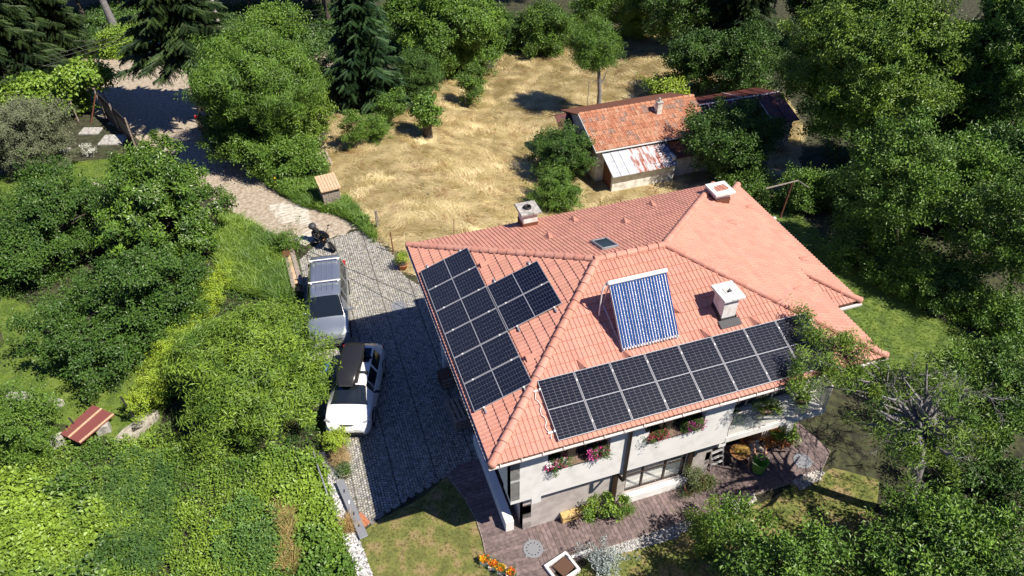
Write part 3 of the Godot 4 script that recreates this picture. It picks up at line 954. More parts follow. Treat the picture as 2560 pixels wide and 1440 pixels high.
func solar_panel(o: Vector3, e: Vector3, s: Vector3, label: String, group: String, cells: Material, proto: Node3D) -> Node3D:
	# o is the lower corner of the panel's top face, e runs along the eave and s up the slope
	var n := e.cross(s)
	var xf := Transform3D(Basis(e, n, -s), o)
	if proto:
		var c: Node3D = proto.duplicate()
		c.name = numbered("solar_module")
		add_child(c)
		c.transform = xf
		tag(c, label, "solar panel", group)
		return c
	var t := thing("solar_module", label, "solar panel", Vector3.ZERO, 0, group)
	t.transform = xf
	var st := st_new()
	var w := 1.134
	var l := 1.9
	for x: float in [0.007, w - 0.007]: bbox(st, Vector3(x, -0.015, -l / 2), Vector3(0.014, 0.04, l), 0.002)
	for z: float in [0.007, l - 0.007]: bbox(st, Vector3(w / 2, -0.0152, -z), Vector3(w - 0.028, 0.0394, 0.014), 0.002)
	build("frame", st, M["frame_silver"], t)
	st = st_new()
	box(st, Vector3(w / 2, -0.004, -l / 2), Vector3(w - 0.028, 0.006, l - 0.028))
	var sheet_ := build("back_sheet", st, M["back_sheet"], t)
	st = st_new()
	var cw := 0.1825
	var cl := 0.0915
	box(st, Vector3.ZERO, Vector3(cw - 0.0045, 0.004, cl - 0.0035))
	st.generate_normals()
	var cm := st.commit()
	for half in 2:
		for i in 6:
			for j in 10:
				part("cell", cm, cells, sheet_, Transform3D(Basis.IDENTITY, Vector3(0.0195 + cw * (i + 0.5), -0.001, -(0.0225 + half * 0.94 + cl * (j + 0.5)))))
	return t

func make_roof_things() -> void:
	var sl := sqrt(1 + RA * RA)
	var s := Vector3(0, RA, -1) / sl
	var n := Vector3(0, 1, RA) / sl
	var proto: Node3D = null
	for i in 8:
		var lab := "blue-black solar panel on the front roof slope, number %s from the hip at the left" % ["one", "two", "three", "four", "five", "six", "seven", "eight"][i]
		if i == 0: lab = "blue-black solar panel at the left end of the front row, beside the hip"
		if i == 7: lab = "blue-black solar panel at the right end of the front row, under the overhanging branch"
		if i in [1, 2, 3, 4, 5, 6]: lab = "%s blue-black solar panel from the left end of the front row" % ["second", "third", "fourth", "fifth", "sixth", "seventh"][i - 1]
		var o := Vector3(2.095 + i * 1.154, EY, 0) + s * 0.236 + n * 0.16
		var p := solar_panel(o, Vector3.RIGHT, s, lab, "solar panels on the front slope", M["cell"], proto)
		if proto == null: proto = p
	var s2 := Vector3(1, RA, 0) / sl
	var n2 := Vector3(-RA, 1, 0) / sl
	proto = null
	for i in 8:
		var row := i if i < 6 else i - 4
		var up := 0.215 + (1.93 if i >= 6 else 0.0)
		# e runs towards the front; the corner is the panel's far lower one
		var o := Vector3(0, EY, -1.945 - (row + 1) * 1.154 + 0.02) + s2 * up + n2 * 0.16
		var lab := "%s black solar panel from the front in the long column above the drive" % ["first", "second", "third", "fourth", "fifth", "sixth"][mini(i, 5)]
		if i == 6: lab = "upper black solar panel nearer the front of the pair beside the column"
		if i == 7: lab = "upper black solar panel nearer the meadow of the pair beside the column"
		var p := solar_panel(o, Vector3.BACK, s2, lab, "solar panels above the drive", M["cell"], proto)
		if proto == null: proto = p
	# mounting rails
	var gap := Vector3.ZERO
	for k in 2:
		var up: float = 0.236 + [0.31, 1.62][k]
		var t := thing("mounting_rail", "aluminium rail under the front solar panels, %s of two" % ["lower", "upper"][k], "rail", Vector3(2.095, EY, 0) + s * up + n * 0.1, 0, "solar mounting rails")
		t.basis = Basis(Vector3.RIGHT, n, -s)
		var st := st_new()
		bbox(st, Vector3(4.62, 0, 0), Vector3(9.65, 0.04, 0.05), 0.004)
		build("bar", st, M["aluminium"], t)
		for i in 9:
			st = st_new()
			bbox(st, Vector3(i * 1.154 - 0.01, 0.067, 0), Vector3(0.05, 0.02, 0.06), 0.004)
			build("clamp", st, M["white_paint"], t)
	for k in 4:
		var up: float = 0.215 + [0.31, 1.62, 2.24, 3.55][k]
		var t := thing("mounting_rail", "aluminium rail under the solar panels above the drive, %s from the eave" % ["first", "second", "third", "fourth"][k], "rail", Vector3(0, EY, -1.945) + s2 * up + n2 * 0.1, 0, "solar mounting rails")
		t.basis = Basis(Vector3.FORWARD, n2, -s2)
		var a := 0.0 if k < 2 else 2 * 1.154
		var b := 6 * 1.154 if k < 2 else 4 * 1.154
		var st := st_new()
		bbox(st, Vector3((a + b) / 2, 0, 0), Vector3(b - a + 0.4, 0.04, 0.05), 0.004)
		build("bar", st, M["aluminium"], t)
		for i in int(round((b - a) / 1.154)) + 1:
			st = st_new()
			bbox(st, Vector3(a + i * 1.154 - 0.01, 0.067, 0), Vector3(0.05, 0.02, 0.06), 0.004)
			build("clamp", st, M["white_paint"], t)
	# evacuated-tube solar water heater on a steep frame
	var c := thing("solar_water_heater", "tilted rack of blue glass heating tubes under a white header on the roof", "solar heater", Vector3(4.95, 7.0, -2.25))
	var bt := mat("tube_glass", Color(0.02, 0.10, 0.36), 0.12, 0.2)
	bt.metallic_specular = 0.9
	bt.clearcoat_enabled = true; bt.clearcoat = 1.0; bt.clearcoat_roughness = 0.04
	var refl := mat("reflector", Color(0.66, 0.68, 0.78), 0.5, 0.55)
	refl.heightmap_enabled = true
	refl.heightmap_texture = noise_tex(82, 0.05, [], [])
	refl.heightmap_scale = 2.0
	refl.uv1_triplanar = true; refl.uv1_scale = Vector3.ONE * 2.0
	var top := Vector3(0, 1.63, -1.34)
	var dir := top.normalized()
	var nn := Vector3(0, 1.34, 1.63).normalized()
	var tb := Basis(Vector3.RIGHT, nn, -dir)
	var L := top.length()
	for k in 20:
		var x := 0.04 + k * (1.84 / 19.0)
		var st := st_new()
		var prof := [Vector2(0.001, 0.0), Vector2(0.02, 0.01), Vector2(0.025, 0.04), Vector2(0.025, L - 0.1), Vector2(0.025, L)]
		lathe(st, prof, 10, Vector3.ZERO, Basis(Vector3.RIGHT, dir, nn))
		build("glass_tube", st, bt, c, Transform3D(Basis.IDENTITY, Vector3(x, 0.04, 0) + nn * 0.06))
		st = st_new()
		lathe(st, [Vector2(0.001, -0.03), Vector2(0.033, -0.02), Vector2(0.033, 0.05)], 8, Vector3.ZERO, Basis(Vector3.RIGHT, dir, nn))
		build("tube_cap", st, M["white_paint"], c, Transform3D(Basis.IDENTITY, Vector3(x, 0.04, 0) + nn * 0.06))
	var st := st_new()
	var seg := 48
	for k in seg:
		var x0 := 0.0 + 1.92 * k / seg
		var x1 := 0.0 + 1.92 * (k + 1) / seg
		var h0 := 0.012 * (k % 2)
		var h1 := 0.012 * ((k + 1) % 2)
		quad(st, Vector3(x0, 0, 0) + nn * h0, Vector3(x1, 0, 0) + nn * h1, Vector3(x1, 0, 0) + top * 0.97 + nn * h1, Vector3(x0, 0, 0) + top * 0.97 + nn * h0)
	build("reflector", st, refl, c)
	st = st_new()
	bbox(st, Vector3(0.95, 0, 0) + top + nn * 0.06, Vector3(2.02, 0.15, 0.14), 0.03, tb)
	build("header", st, M["white_paint"], c)
	st = st_new()
	for x: float in [0.02, 0.95, 1.88]:
		box_between(st, Vector3(x, -0.03, 0.02), Vector3(x, -0.03, 0.02) + top, 0.04, 0.03)
		box_between(st, Vector3(x, -0.03, 0.02) + top, Vector3(x, 0.55, -1.55), 0.03, 0.03)
		box_between(st, Vector3(x, 0.02, 0.0), Vector3(x, 0.55, -1.55), 0.03, 0.03)
	for f: float in [0.05, 0.35, 0.65]: box_between(st, Vector3(0, -0.03, 0) + top * f, Vector3(1.9, -0.03, 0) + top * f, 0.03, 0.02)
	build("support_frame", st, M["aluminium"], c)
	st = st_new()
	tube(st, [Vector3(-0.06, 1.62, -1.32), Vector3(-0.16, 1.55, -1.3), Vector3(-0.2, 1.3, -1.3), Vector3(-0.25, 0.45, -1.25)], [0.03, 0.03, 0.025, 0.025], 7)
	build("pipe", st, M["white_paint"], c)
	# cable on the front slope beside the panels
	st = st_new()
	var cp := []
	for k in 14: cp.append(Vector3(1.93 + 0.05 * sin(k * 1.7), EY + 0.08, 0) + s * (0.35 + k * 0.125) + n * 0.01)
	tube(st, cp, range(14).map(func(_k: int) -> float: return 0.012), 5)
	tag(build("panel_cable", st, M["white_paint"], self), "pale cable snaking down the roof beside the first front panel", "cable")

func make_cottage() -> void:
	var g := -2.6
	var c := thing("cottage", "old white cottage with a weathered orange tile roof at the meadow's edge", "cottage", Vector3(14.7, g, -25.1))
	# local: x along the front, z back is negative
	var st := st_new()
	wall_st(0, 7.6, 0, 2.45, 0.3, [[0.55, 1.35, 0.9, 1.9]], st, Transform3D.IDENTITY)
	wall_st(0, 7.6, 0, 2.45, 0.3, [], st, Transform3D(Basis(Vector3.LEFT, Vector3.UP, Vector3.FORWARD), Vector3(7.6, 0, -5.6)))
	for x: float in [0.0, 7.3]:
		# gable walls
		var a := Vector3(x, 0, 0)
		var pts := [Vector3(x, 0, -0.302), Vector3(x, 2.45, -0.302), Vector3(x, 3.42, -2.8), Vector3(x, 2.45, -5.298), Vector3(x, 0, -5.298)]
		var k := Vector3(0.3, 0, 0)
		for i in 3:
			tri(st, pts[0], pts[i + 1], pts[i + 2]) if x > 0 else tri(st, pts[0], pts[i + 2], pts[i + 1])
		for i in 3:
			tri(st, pts[0] + k, pts[i + 1] + k, pts[i + 2] + k)
	build("wall", st, M["old_plaster"], c)
	st = st_new()
	bbox(st, Vector3(-0.02, 1.5, -1.7), Vector3(0.08, 1.3, 0.9), 0.01)
	var win := build("window", st, M["old_wood"], c)
	st = st_new()
	box(st, Vector3(-0.065, 1.5, -1.7), Vector3(0.012, 1.1, 0.7))
	build("pane", st, M["dark_glass"], win)
	# roof boards, then each tile of the front slope
	var e0 := Vector3(-0.2, 2.42, 0.2)
	var r0 := Vector3(-0.2, 3.52, -2.8)
	var b0 := Vector3(-0.2, 2.42, -5.8)
	var len := 8.3
	st = st_new()
	var ex := Vector3(len, 0, 0)
	quad(st, e0, e0 + ex, r0 + ex, r0); quad(st, r0, r0 + ex, b0 + ex, b0)
	var dn := Vector3(0, -0.08, 0)
	quad(st, e0 + dn, e0 + ex + dn, e0 + ex, e0); quad(st, e0 + dn, e0, r0, r0 + dn); quad(st, r0 + dn, r0, b0, b0 + dn)
	quad(st, e0 + ex, e0 + ex + dn, r0 + ex + dn, r0 + ex); quad(st, r0 + ex, r0 + ex + dn, b0 + ex + dn, b0 + ex)
	quad(st, e0 + dn, r0 + dn, r0 + ex + dn, e0 + ex + dn); quad(st, r0 + dn, b0 + dn, b0 + ex + dn, r0 + ex + dn)
	var rf_ := build("roof", st, M["rust"], c)
	var tones := [Color(0.47, 0.215, 0.125), Color(0.44, 0.185, 0.105), Color(0.52, 0.26, 0.16), Color(0.42, 0.215, 0.14), Color(0.40, 0.16, 0.09), Color(0.33, 0.20, 0.15), Color(0.52, 0.31, 0.21)]
	var mats := []
	for k in tones.size():
		var t: Color = tones[k]
		mats.append(grainy("old_tile_%d" % k, [t * 0.55, t, t * 1.12], [0.25, 0.5, 0.8], 1.3, 0.03, 0.9, 0.3, Vector3.ONE, 90 + k, 128))
	var tst := st_new()
	var pa := [0.0, 0.03, 0.06, 0.1, 0.13, 0.16, 0.19, 0.222]
	var ph := [0.028, 0.03, 0.004, 0.004, 0.028, 0.004, 0.004, 0.028]
	for i in pa.size() - 1:
		var a := Vector3(pa[i], ph[i] + 0.035, 0)
		var b := Vector3(pa[i + 1], ph[i + 1] + 0.035, 0)
		quad(tst, a, b, Vector3(pa[i + 1], ph[i + 1] + 0.005, -0.43), Vector3(pa[i], ph[i] + 0.005, -0.43))
		quad(tst, a + Vector3(0, -0.03, 0), b + Vector3(0, -0.03, 0), b, a)
	tst.generate_normals()
	var tm := tst.commit()
	var s := (r0 - e0).normalized()
	var bas := Basis(Vector3.RIGHT, Vector3.RIGHT.cross(s), -s)
	for j in 8:
		for i in 37:
			var k := rng.randi() % 3
			if rng.randf() < 0.22: k = 3 + rng.randi() % 4
			if j > 5 and rng.randf() < 0.25: k = 5
			part("roof_tile", tm, mats[k], rf_, Transform3D(bas * Basis(Vector3.UP, rf(-0.012, 0.012)), e0 + Vector3(0.03 + i * 0.223, 0.012 + rf(0, 0.006), 0) + s * (0.0 + j * 0.395 + rf(-0.008, 0.008))))
	var cap := cap_mesh()
	for k in 21:
		part("ridge_tile", cap, mats[rng.randi() % 3], rf_, Transform3D(Basis(Vector3.UP, -PI / 2) * Basis(Vector3.RIGHT, -0.03), r0 + Vector3(0.02 + k * 0.393, 0.03, 0)))
	st = st_new()
	box_between(st, e0 + Vector3(-0.02, 0.0, 0), r0 + Vector3(-0.02, 0.0, 0), 0.03, 0.14)
	box_between(st, e0 + Vector3(-0.03, -0.02, 0.05), e0 + Vector3(len, -0.02, 0.05), 0.05, 0.07)
	build("barge_board", st, M["white_paint"], c)
	st = st_new()
	bbox(st, Vector3(5.05, 3.45, -1.9), Vector3(0.36, 1.0, 0.36), 0.02)
	var ch := build("chimney", st, M["old_plaster"], rf_)
	st = st_new()
	bbox(st, Vector3(5.05, 3.98, -1.9), Vector3(0.44, 0.07, 0.44), 0.02)
	rod(st, Vector3(5.05, 4.0, -1.9), Vector3(5.05, 4.25, -1.9), 0.08, 8)
	build("chimney_cap", st, M["concrete"], ch)
	# lean-to with a roof of steel sheets
	st = st_new()
	wall_st(0, 4.3, 0, 1.42, 0.2, [], st, Transform3D(Basis.IDENTITY, Vector3(0.45, 0, 1.55)))
	wall_st(0, 1.55, 0, 1.9, 0.2, [], st, Transform3D(Basis(Vector3(0, 0, -1), Vector3.UP, Vector3(1, 0, 0)), Vector3(4.75, 0, 1.549)))
	build("lean_to_wall", st, M["old_plaster"], c)
	st = st_new()
	box(st, Vector3(0.5, 0.85, 0.8), Vector3(0.05, 1.7, 1.4))
	build("plank_door", st, M["rust"], c)
	var shm := [grainy("zinc", [Color(0.36, 0.38, 0.41), Color(0.5, 0.53, 0.57), Color(0.58, 0.6, 0.63)], [0.2, 0.5, 0.8], 0.5, 0.014, 0.5, 0.0, Vector3.ONE, 100), grainy("rusty_zinc", [Color(0.28, 0.085, 0.045), Color(0.33, 0.12, 0.07), Color(0.55, 0.55, 0.58), Color(0.62, 0.64, 0.67)], [0.36, 0.45, 0.5, 0.8], 0.4, 0.014, 0.55, 0.0, Vector3(2.2, 0.6, 0.6), 101), grainy("dark_zinc", [Color(0.06, 0.06, 0.09), Color(0.14, 0.14, 0.2), Color(0.5, 0.5, 0.55)], [0.35, 0.5, 0.62], 0.9, 0.02, 0.6, 0.0, Vector3(1.5, 1, 1), 102)]
	var lo := Vector3(0.25, 1.52, 1.95)
	var up := Vector3(0.25, 2.24, -0.02)
	var ss := up - lo
	for k in 8:
		var x0 := k * 0.56
		st = st_new()
		var flat := k < 3
		var n := 1 if flat else 8
		for i in n:
			var xa := x0 + 0.56 * i / n
			var xb := x0 + 0.56 * (i + 1) / n
			var ha := 0.0 if flat else 0.022 * (i % 2)
			var hb := 0.0 if flat else 0.022 * ((i + 1) % 2)
			var o := Vector3(0, 0.004 * (k % 2), 0)
			quad(st, lo + o + Vector3(xa, ha, 0), lo + o + Vector3(xb, hb, 0), up + o + Vector3(xb, hb, 0), up + o + Vector3(xa, ha, 0))
			quad(st, lo + o + Vector3(xa, ha - 0.02, 0.01), lo + o + Vector3(xb, hb - 0.02, 0.01), lo + o + Vector3(xb, hb, 0), lo + o + Vector3(xa, ha, 0))
		if flat:
			box_between(st, lo + Vector3(x0 + 0.01, 0.02, 0.0), up + Vector3(x0 + 0.01, 0.02, 0), 0.03, 0.03)
		build("roof_sheet", st, shm[0 if flat else (2 if k == 7 else 1)], c)
	# dark low roof beside the lean-to
	st = st_new()
	var q := Vector3(4.85, 0, 0)
	for k in 4:
		var f0 := k / 4.0
		var f1 := (k + 1) / 4.0 + 0.02
		var a := Vector3(4.85, lerpf(1.62, 2.2, f0), lerpf(1.35, 0.0, f0))
		var b := Vector3(4.85, lerpf(1.6, 2.18, f1), lerpf(1.35, 0.0, f1))
		var w := Vector3(2.75, 0, 0)
		quad(st, a + Vector3(0, 0.03, 0), a + w + Vector3(0, 0.03, 0), b + w, b)
		quad(st, a - Vector3(0, 0.03, 0), a + w - Vector3(0, 0.03, 0), a + w + Vector3(0, 0.03, 0), a + Vector3(0, 0.03, 0))
	build("low_roof", st, M["rust"], c)
	st = st_new()
	wall_st(4.9, 7.6, 0, 1.6, 0.2, [], st, Transform3D(Basis.IDENTITY, Vector3(0, 0, 1.1)))
	build("low_wall", st, M["old_plaster"], c)
	# annex under red sheet metal
	var red := grainy("red_metal", [Color(0.05, 0.014, 0.012), Color(0.10, 0.026, 0.02), Color(0.15, 0.04, 0.03)], [0.25, 0.5, 0.8], 0.5, 0.015, 0.6, 0.0, Vector3.ONE, 103)
	st = st_new()
	wall_st(7.65, 14.3, 0, 2.15, 0.25, [[9.0, 10.0, 0.8, 1.8], [12.2, 13.0, 0.2, 2.0]], st, Transform3D(Basis.IDENTITY, Vector3(0, 0, 0.05)))
	wall_st(0, 4.6, 0, 2.15, 0.25, [], st, Transform3D(Basis(Vector3(0, 0, -1), Vector3.UP, Vector3(1, 0, 0)), Vector3(14.3, 0, 0.045)))
	build("annex_wall", st, M["old_plaster"], c)
	var y0 := 2.2
	var yr := 3.0
	for k in 7:
		for side in 2:
			st = st_new()
			var x0 := 8.1 + k * 0.93
			var za := 0.35 if side == 0 else -4.9
			var o := Vector3(0, rf(0, 0.01), 0)
			var a := Vector3(x0, y0, za) + o
			var b := Vector3(x0 + 0.91, y0, za) + o
			var d := Vector3(x0, yr, -2.3) + o
			var e := Vector3(x0 + 0.91, yr, -2.3) + o
			var t := Vector3(0, -0.03, 0)
			if side == 0:
				quad(st, a, b, e, d); quad(st, a + t, d + t, e + t, b + t); quad(st, a + t, b + t, b, a)
			else:
				quad(st, b, a, d, e); quad(st, a + t, b + t, e + t, d + t)
			box_between(st, a + Vector3(0, 0.02, 0), d + Vector3(0, 0.02, 0), 0.03, 0.04)
			build("annex_roof_sheet", st, red, c)
	for f: Array in [[8.95, 0], [10.8, 0], [12.65, 0], [11.75, 1]]:
		st = st_new()
		var za := 0.36 if f[1] == 0 else -4.9
		box_between(st, Vector3(f[0], y0 + 0.045, za), Vector3(f[0], yr + 0.045, -2.3), 0.06, 0.02)
		build("pale_seam", st, M["gutter_white"], c)
	st = st_new()
	box_between(st, Vector3(8.1, yr + 0.035, -2.3), Vector3(14.6, yr + 0.035, -2.3), 0.12, 0.03)
	build("pale_ridge_strip", st, M["gutter_white"], c)
	# small dark red porch roof on the far gable
	st = st_new()
	for s2: float in [-1.0, 1.0]:
		var a := Vector3(-1.1, 2.75, -4.6)
		var b := Vector3(0.3, 2.75, -4.6)
		var o := Vector3(0, -0.45, s2 * 0.9)
		if s2 > 0: quad(st, a + o, b + o, b, a)
		else: quad(st, b + o, a + o, a, b)
		quad(st, a + Vector3(0, -0.04, 0), b + Vector3(0, -0.04, 0), b + o + Vector3(0, -0.04, 0), a + o + Vector3(0, -0.04, 0))
	build("porch_roof", st, red, c)

func pts_in(poly: Array, n: int) -> Array:
	# n random points inside a plan outline
	var pv := PackedVector2Array(poly)
	var lo := pv[0]
	var hi := pv[0]
	for p in pv:
		lo = lo.min(p); hi = hi.max(p)
	var out := []
	var guard := 0
	while out.size() < n and guard < n * 20:
		guard += 1
		var p := Vector2(rf(lo.x, hi.x), rf(lo.y, hi.y))
		if Geometry2D.is_point_in_polygon(p, pv): out.append(p)
	return out

func area_of(poly: Array) -> float:
	var a := 0.0
	for i in poly.size(): a += (poly[i] as Vector2).cross(poly[(i + 1) % poly.size()])
	return absf(a) / 2

func stone_mesh(w: float, h: float, d: float, k: float, seed_: int) -> ArrayMesh:
	# a cut stone with worn corners, its top at y = 0
	var r := RandomNumberGenerator.new()
	r.seed = seed_
	var st := st_new()
	var lo := []
	var mid := []
	var up := []
	for i in 8:
		var t := TAU * (i + 0.5) / 8.0
		var sx := clampf(cos(t) * 1.5, -1, 1)
		var sz := clampf(sin(t) * 1.5, -1, 1)
		var j := r.randf_range(0.9, 1.05)
		mid.append(Vector3(sx * w / 2 * j, -k, sz * d / 2 * j))
		lo.append(Vector3(sx * w / 2 * j, -h, sz * d / 2 * j))
		up.append(Vector3(sx * (w / 2 - k) * j, r.randf_range(-0.004, 0.002), sz * (d / 2 - k) * j))
	st.set_smooth_group(-1)
	for i in 8:
		var n := (i + 1) % 8
		quad(st, lo[n], lo[i], mid[i], mid[n]); quad(st, mid[n], mid[i], up[i], up[n])
		tri(st, Vector3(0, 0.004, 0), up[n], up[i])
	st.generate_normals()
	return st.commit()

func make_paving() -> void:
	var front := [Vector2(-3.49,-3.44), Vector2(-2.89,-3.74), Vector2(-2.27,-3.96), Vector2(-1.63,-4.19), Vector2(-0.98,-4.40), Vector2(-0.33,-4.57), Vector2(0.33,-4.73), Vector2(0.91,-4.85)]
	var outline := [Vector2(-4.15,-19.52), Vector2(-4.20,-17.23), Vector2(-4.34,-14.87), Vector2(-4.48,-12.23), Vector2(-4.52,-9.84), Vector2(-4.38,-7.85), Vector2(-4.09,-6.55), Vector2(-4.11,-5.79), Vector2(-4.02,-5.03), Vector2(-3.94,-4.13), Vector2(-3.76,-3.65)] + front + [Vector2(1.5, -4.6), Vector2(1.5, -11.5), Vector2(2.6, -13.0)] + [Vector2(0.60,-16.56), Vector2(0.46,-18.30), Vector2(-0.15,-19.95), Vector2(-0.73,-21.13), Vector2(-1.88,-20.92), Vector2(-2.96,-20.69)]
	struct("driveway", sheet(outline, 0.008, 1.0), M["grit"], "cobbled drive beside the house, laid in fans")
	var pv := PackedVector2Array(outline)
	var xfs := []
	var cols := []
	var wf := 1.5
	var r := wf / (2.0 * sin(deg_to_rad(50)))
	var sp := 0.108
	for col in range(-9, 5):
		var cx := col * wf
		for row in range(-20, 260):
			var z0 := 0.5 - row * sp
			for k in range(-12, 13):
				var th := k * sp / r
				if absf(th) > deg_to_rad(50): continue
				var p := Vector2(cx + r * sin(th) + rf(-0.008, 0.008), z0 - r * cos(th) + r * 0.64 + rf(-0.008, 0.008))
				if p.y > 0 or p.y < -26: continue
				if not Geometry2D.is_point_in_polygon(p, pv): continue
				var s := rf(0.86, 1.02)
				var b := Basis(Vector3.UP, -th + rf(-0.1, 0.1)) * Basis(Vector3.RIGHT, rf(-0.06, 0.06)) * Basis(Vector3.BACK, rf(-0.06, 0.06))
				b = b.scaled_local(Vector3(s * rf(0.92, 1.06), 1, s * lerpf(1.0, cos(th), 0.8) * rf(0.92, 1.04)))
				xfs.append(Transform3D(b, on(p.x, p.y, 0.035 + rf(-0.008, 0.006))))
				var v := rf(0.26, 0.50)
				if rng.randf() < 0.07: v *= 0.6
				var warm := rf(0.0, 1.0)
				cols.append(Color(v * lerpf(0.97, 1.06, warm), v * lerpf(0.98, 1.0, warm), v * lerpf(0.98, 0.84, warm)))
	var o := multi("cobblestones", stone_mesh(0.094, 0.06, 0.094, 0.014, 5), M["cobble_tint"], xfs, cols, self)
	tag(o, "small grey granite cobblestones of the drive", "", "", "stuff")
	# larger stones along the curved edge against the lawn
	var edge := Node3D.new()
	edge.name = "drive_edging"
	add_child(edge)
	tag(edge, "curved row of larger edging stones where the drive meets the lawn", "", "", "structure")
	var em := [stone_mesh(0.26, 0.12, 0.16, 0.015, 7), stone_mesh(0.2, 0.12, 0.15, 0.015, 8), stone_mesh(0.3, 0.12, 0.16, 0.018, 9)]
	var es := []
	for k in 4: es.append(grainy("edge_stone_%d" % k, [Color(0.16, 0.155, 0.15) * (0.85 + 0.15 * k), Color(0.24, 0.235, 0.22) * (0.85 + 0.15 * k)], [0.35, 0.65], 2.0, 0.03, 0.9, 0.0, Vector3.ONE, 110 + k, 128))
	for i in front.size() - 1:
		var a: Vector2 = front[i]
		var b: Vector2 = front[i + 1]
		var n := maxi(1, int(a.distance_to(b) / 0.265))
		for k in n:
			var p := a.lerp(b, (k + 0.5) / n)
			var ang := -(b - a).angle()
			part("edging_stone", em[rng.randi() % 3], es[rng.randi() % 4], edge, Transform3D(Basis(Vector3.UP, ang + rf(-0.06, 0.06)), on(p.x, p.y + 0.02, 0.05 + rf(-0.01, 0.01))))
	# grooved concrete ramp: long slabs across the slope
	var ramp := Node3D.new()
	ramp.name = "concrete_ramp"
	add_child(ramp)
	tag(ramp, "pale grooved concrete ramp between the dirt track and the cobbles", "", "", "structure")
	var l0: Vector3 = Vector3(-5.23,-0.20,-25.34)
	var l1: Vector3 = Vector3(-4.12,-0.00,-20.29)
	var r0: Vector3 = Vector3(-3.28,-0.21,-25.46)
	var r1: Vector3 = Vector3(-3.13,-0.00,-20.97)
	var pale := grainy("ramp_concrete", [Color(0.36, 0.33, 0.27), Color(0.50, 0.47, 0.40), Color(0.56, 0.53, 0.46)], [0.25, 0.5, 0.8], 0.6, 0.02, 0.95, 0.0, Vector3.ONE, 120)
	for k in 17:
		var f := (k + 0.5) / 17.0
		var a := l0.lerp(l1, f) + Vector3(rf(-0.12, 0.12), 0.03, 0)
		var b := r0.lerp(r1, f) + Vector3(rf(-0.1, 0.1), 0.03, 0)
		if k < 3: b = a.lerp(b, 0.45 + 0.2 * k)
		if k > 13: a = a.lerp(b, (k - 13) * 0.12)
		var st := st_new()
		box_between(st, a, b, 0.24 + rf(-0.02, 0.02), 0.07, 0.02)
		build("ramp_slab", st, pale, ramp)
	# manhole cover in the drive
	manhole(Vector3(-0.12,-0.00,-14.37) + Vector3(0, 0.035, 0), 0.36, "dark round manhole cover in the cobbled drive")
	# gravel strip of white stones beside the lawn
	var gp := [Vector2(-4.66,-6.74), Vector2(-4.59,-5.22), Vector2(-4.49,-3.81), Vector2(-4.35,-2.79), Vector2(-4.17,-1.66), Vector2(-4.14,-1.07), Vector2(-3.64,-0.91), Vector2(-3.72,-1.56), Vector2(-3.89,-2.76), Vector2(-3.98,-3.87), Vector2(-4.08,-5.05), Vector2(-4.13,-5.86), Vector2(-4.21,-6.59)]
	pebbles("gravel", gp, 5200, 0.045, Color(0.62, 0.61, 0.61), "white gravel strip along the metal fence at the edge of the drive")
	var gp2 := [Vector2(3.45,0.06), Vector2(5.27,0.06), Vector2(7.24,-0.01), Vector2(7.36,0.20), Vector2(6.44,0.46), Vector2(5.09,0.43), Vector2(3.52,0.30)]
	pebbles("gravel", gp2, 1800, 0.045, Color(0.45, 0.44, 0.43), "grey gravel strip along the front edge of the deck")
	var gp3 := [Vector2(8.51,-0.13), Vector2(9.39,-0.23), Vector2(9.89,-0.24), Vector2(9.89,0.03), Vector2(9.08,0.27), Vector2(8.52,0.25)]
	pebbles("gravel", gp3, 420, 0.07, Color(0.5, 0.47, 0.42), "pale stones at the corner of the deck under the bush")
	var gp4 := [Vector2(11.57,-0.21), Vector2(12.53,-0.35), Vector2(12.95,-0.21), Vector2(12.59,0.04), Vector2(11.64,0.17)]
	pebbles("gravel", gp4, 300, 0.07, Color(0.5, 0.47, 0.44), "pale stones beside the right manhole cover")

func pebbles(called: String, poly: Array, n: int, size: float, c: Color, label: String) -> void:
	var xfs := []
	var cols := []
	for p: Vector2 in pts_in(poly, n):
		var s := rf(0.6, 1.25)
		var b := Basis.from_euler(Vector3(rf(0, TAU), rf(0, TAU), rf(0, TAU))).scaled_local(Vector3(s, s * rf(0.5, 0.9), s * rf(0.7, 1.0)))
		xfs.append(Transform3D(b, on(p.x, p.y, rf(0.005, 0.05))))
		var v := rf(0.55, 1.2) if rng.randf() < 0.85 else rf(0.15, 0.4)
		cols.append(Color(c.r * v, c.g * v, c.b * v))
	var o := multi(called, rock_mesh(size, 3), M["stone_tint"], xfs, cols, self)
	tag(o, label, "", "", "stuff")

func rock_mesh(r: float, seed_: int) -> ArrayMesh:
	var rr := RandomNumberGenerator.new()
	rr.seed = seed_
	var st := st_new()
	var rings := []
	for j in 5:
		var ph := -PI / 2 + PI * j / 4.0
		var ring := []
		for i in 7:
			var t := TAU * i / 7.0
			ring.append(Vector3(cos(ph) * cos(t), sin(ph), cos(ph) * sin(t)) * r * rr.randf_range(0.8, 1.15))
		rings.append(ring)
	for j in 4:
		for i in 7:
			var n := (i + 1) % 7
			if j == 0: tri(st, rings[0][0], rings[1][i], rings[1][n])
			elif j == 3: tri(st, rings[3][n], rings[3][i], rings[4][0])
			else: quad(st, rings[j][n], rings[j][i], rings[j + 1][i], rings[j + 1][n])
	st.generate_normals()
	return st.commit()

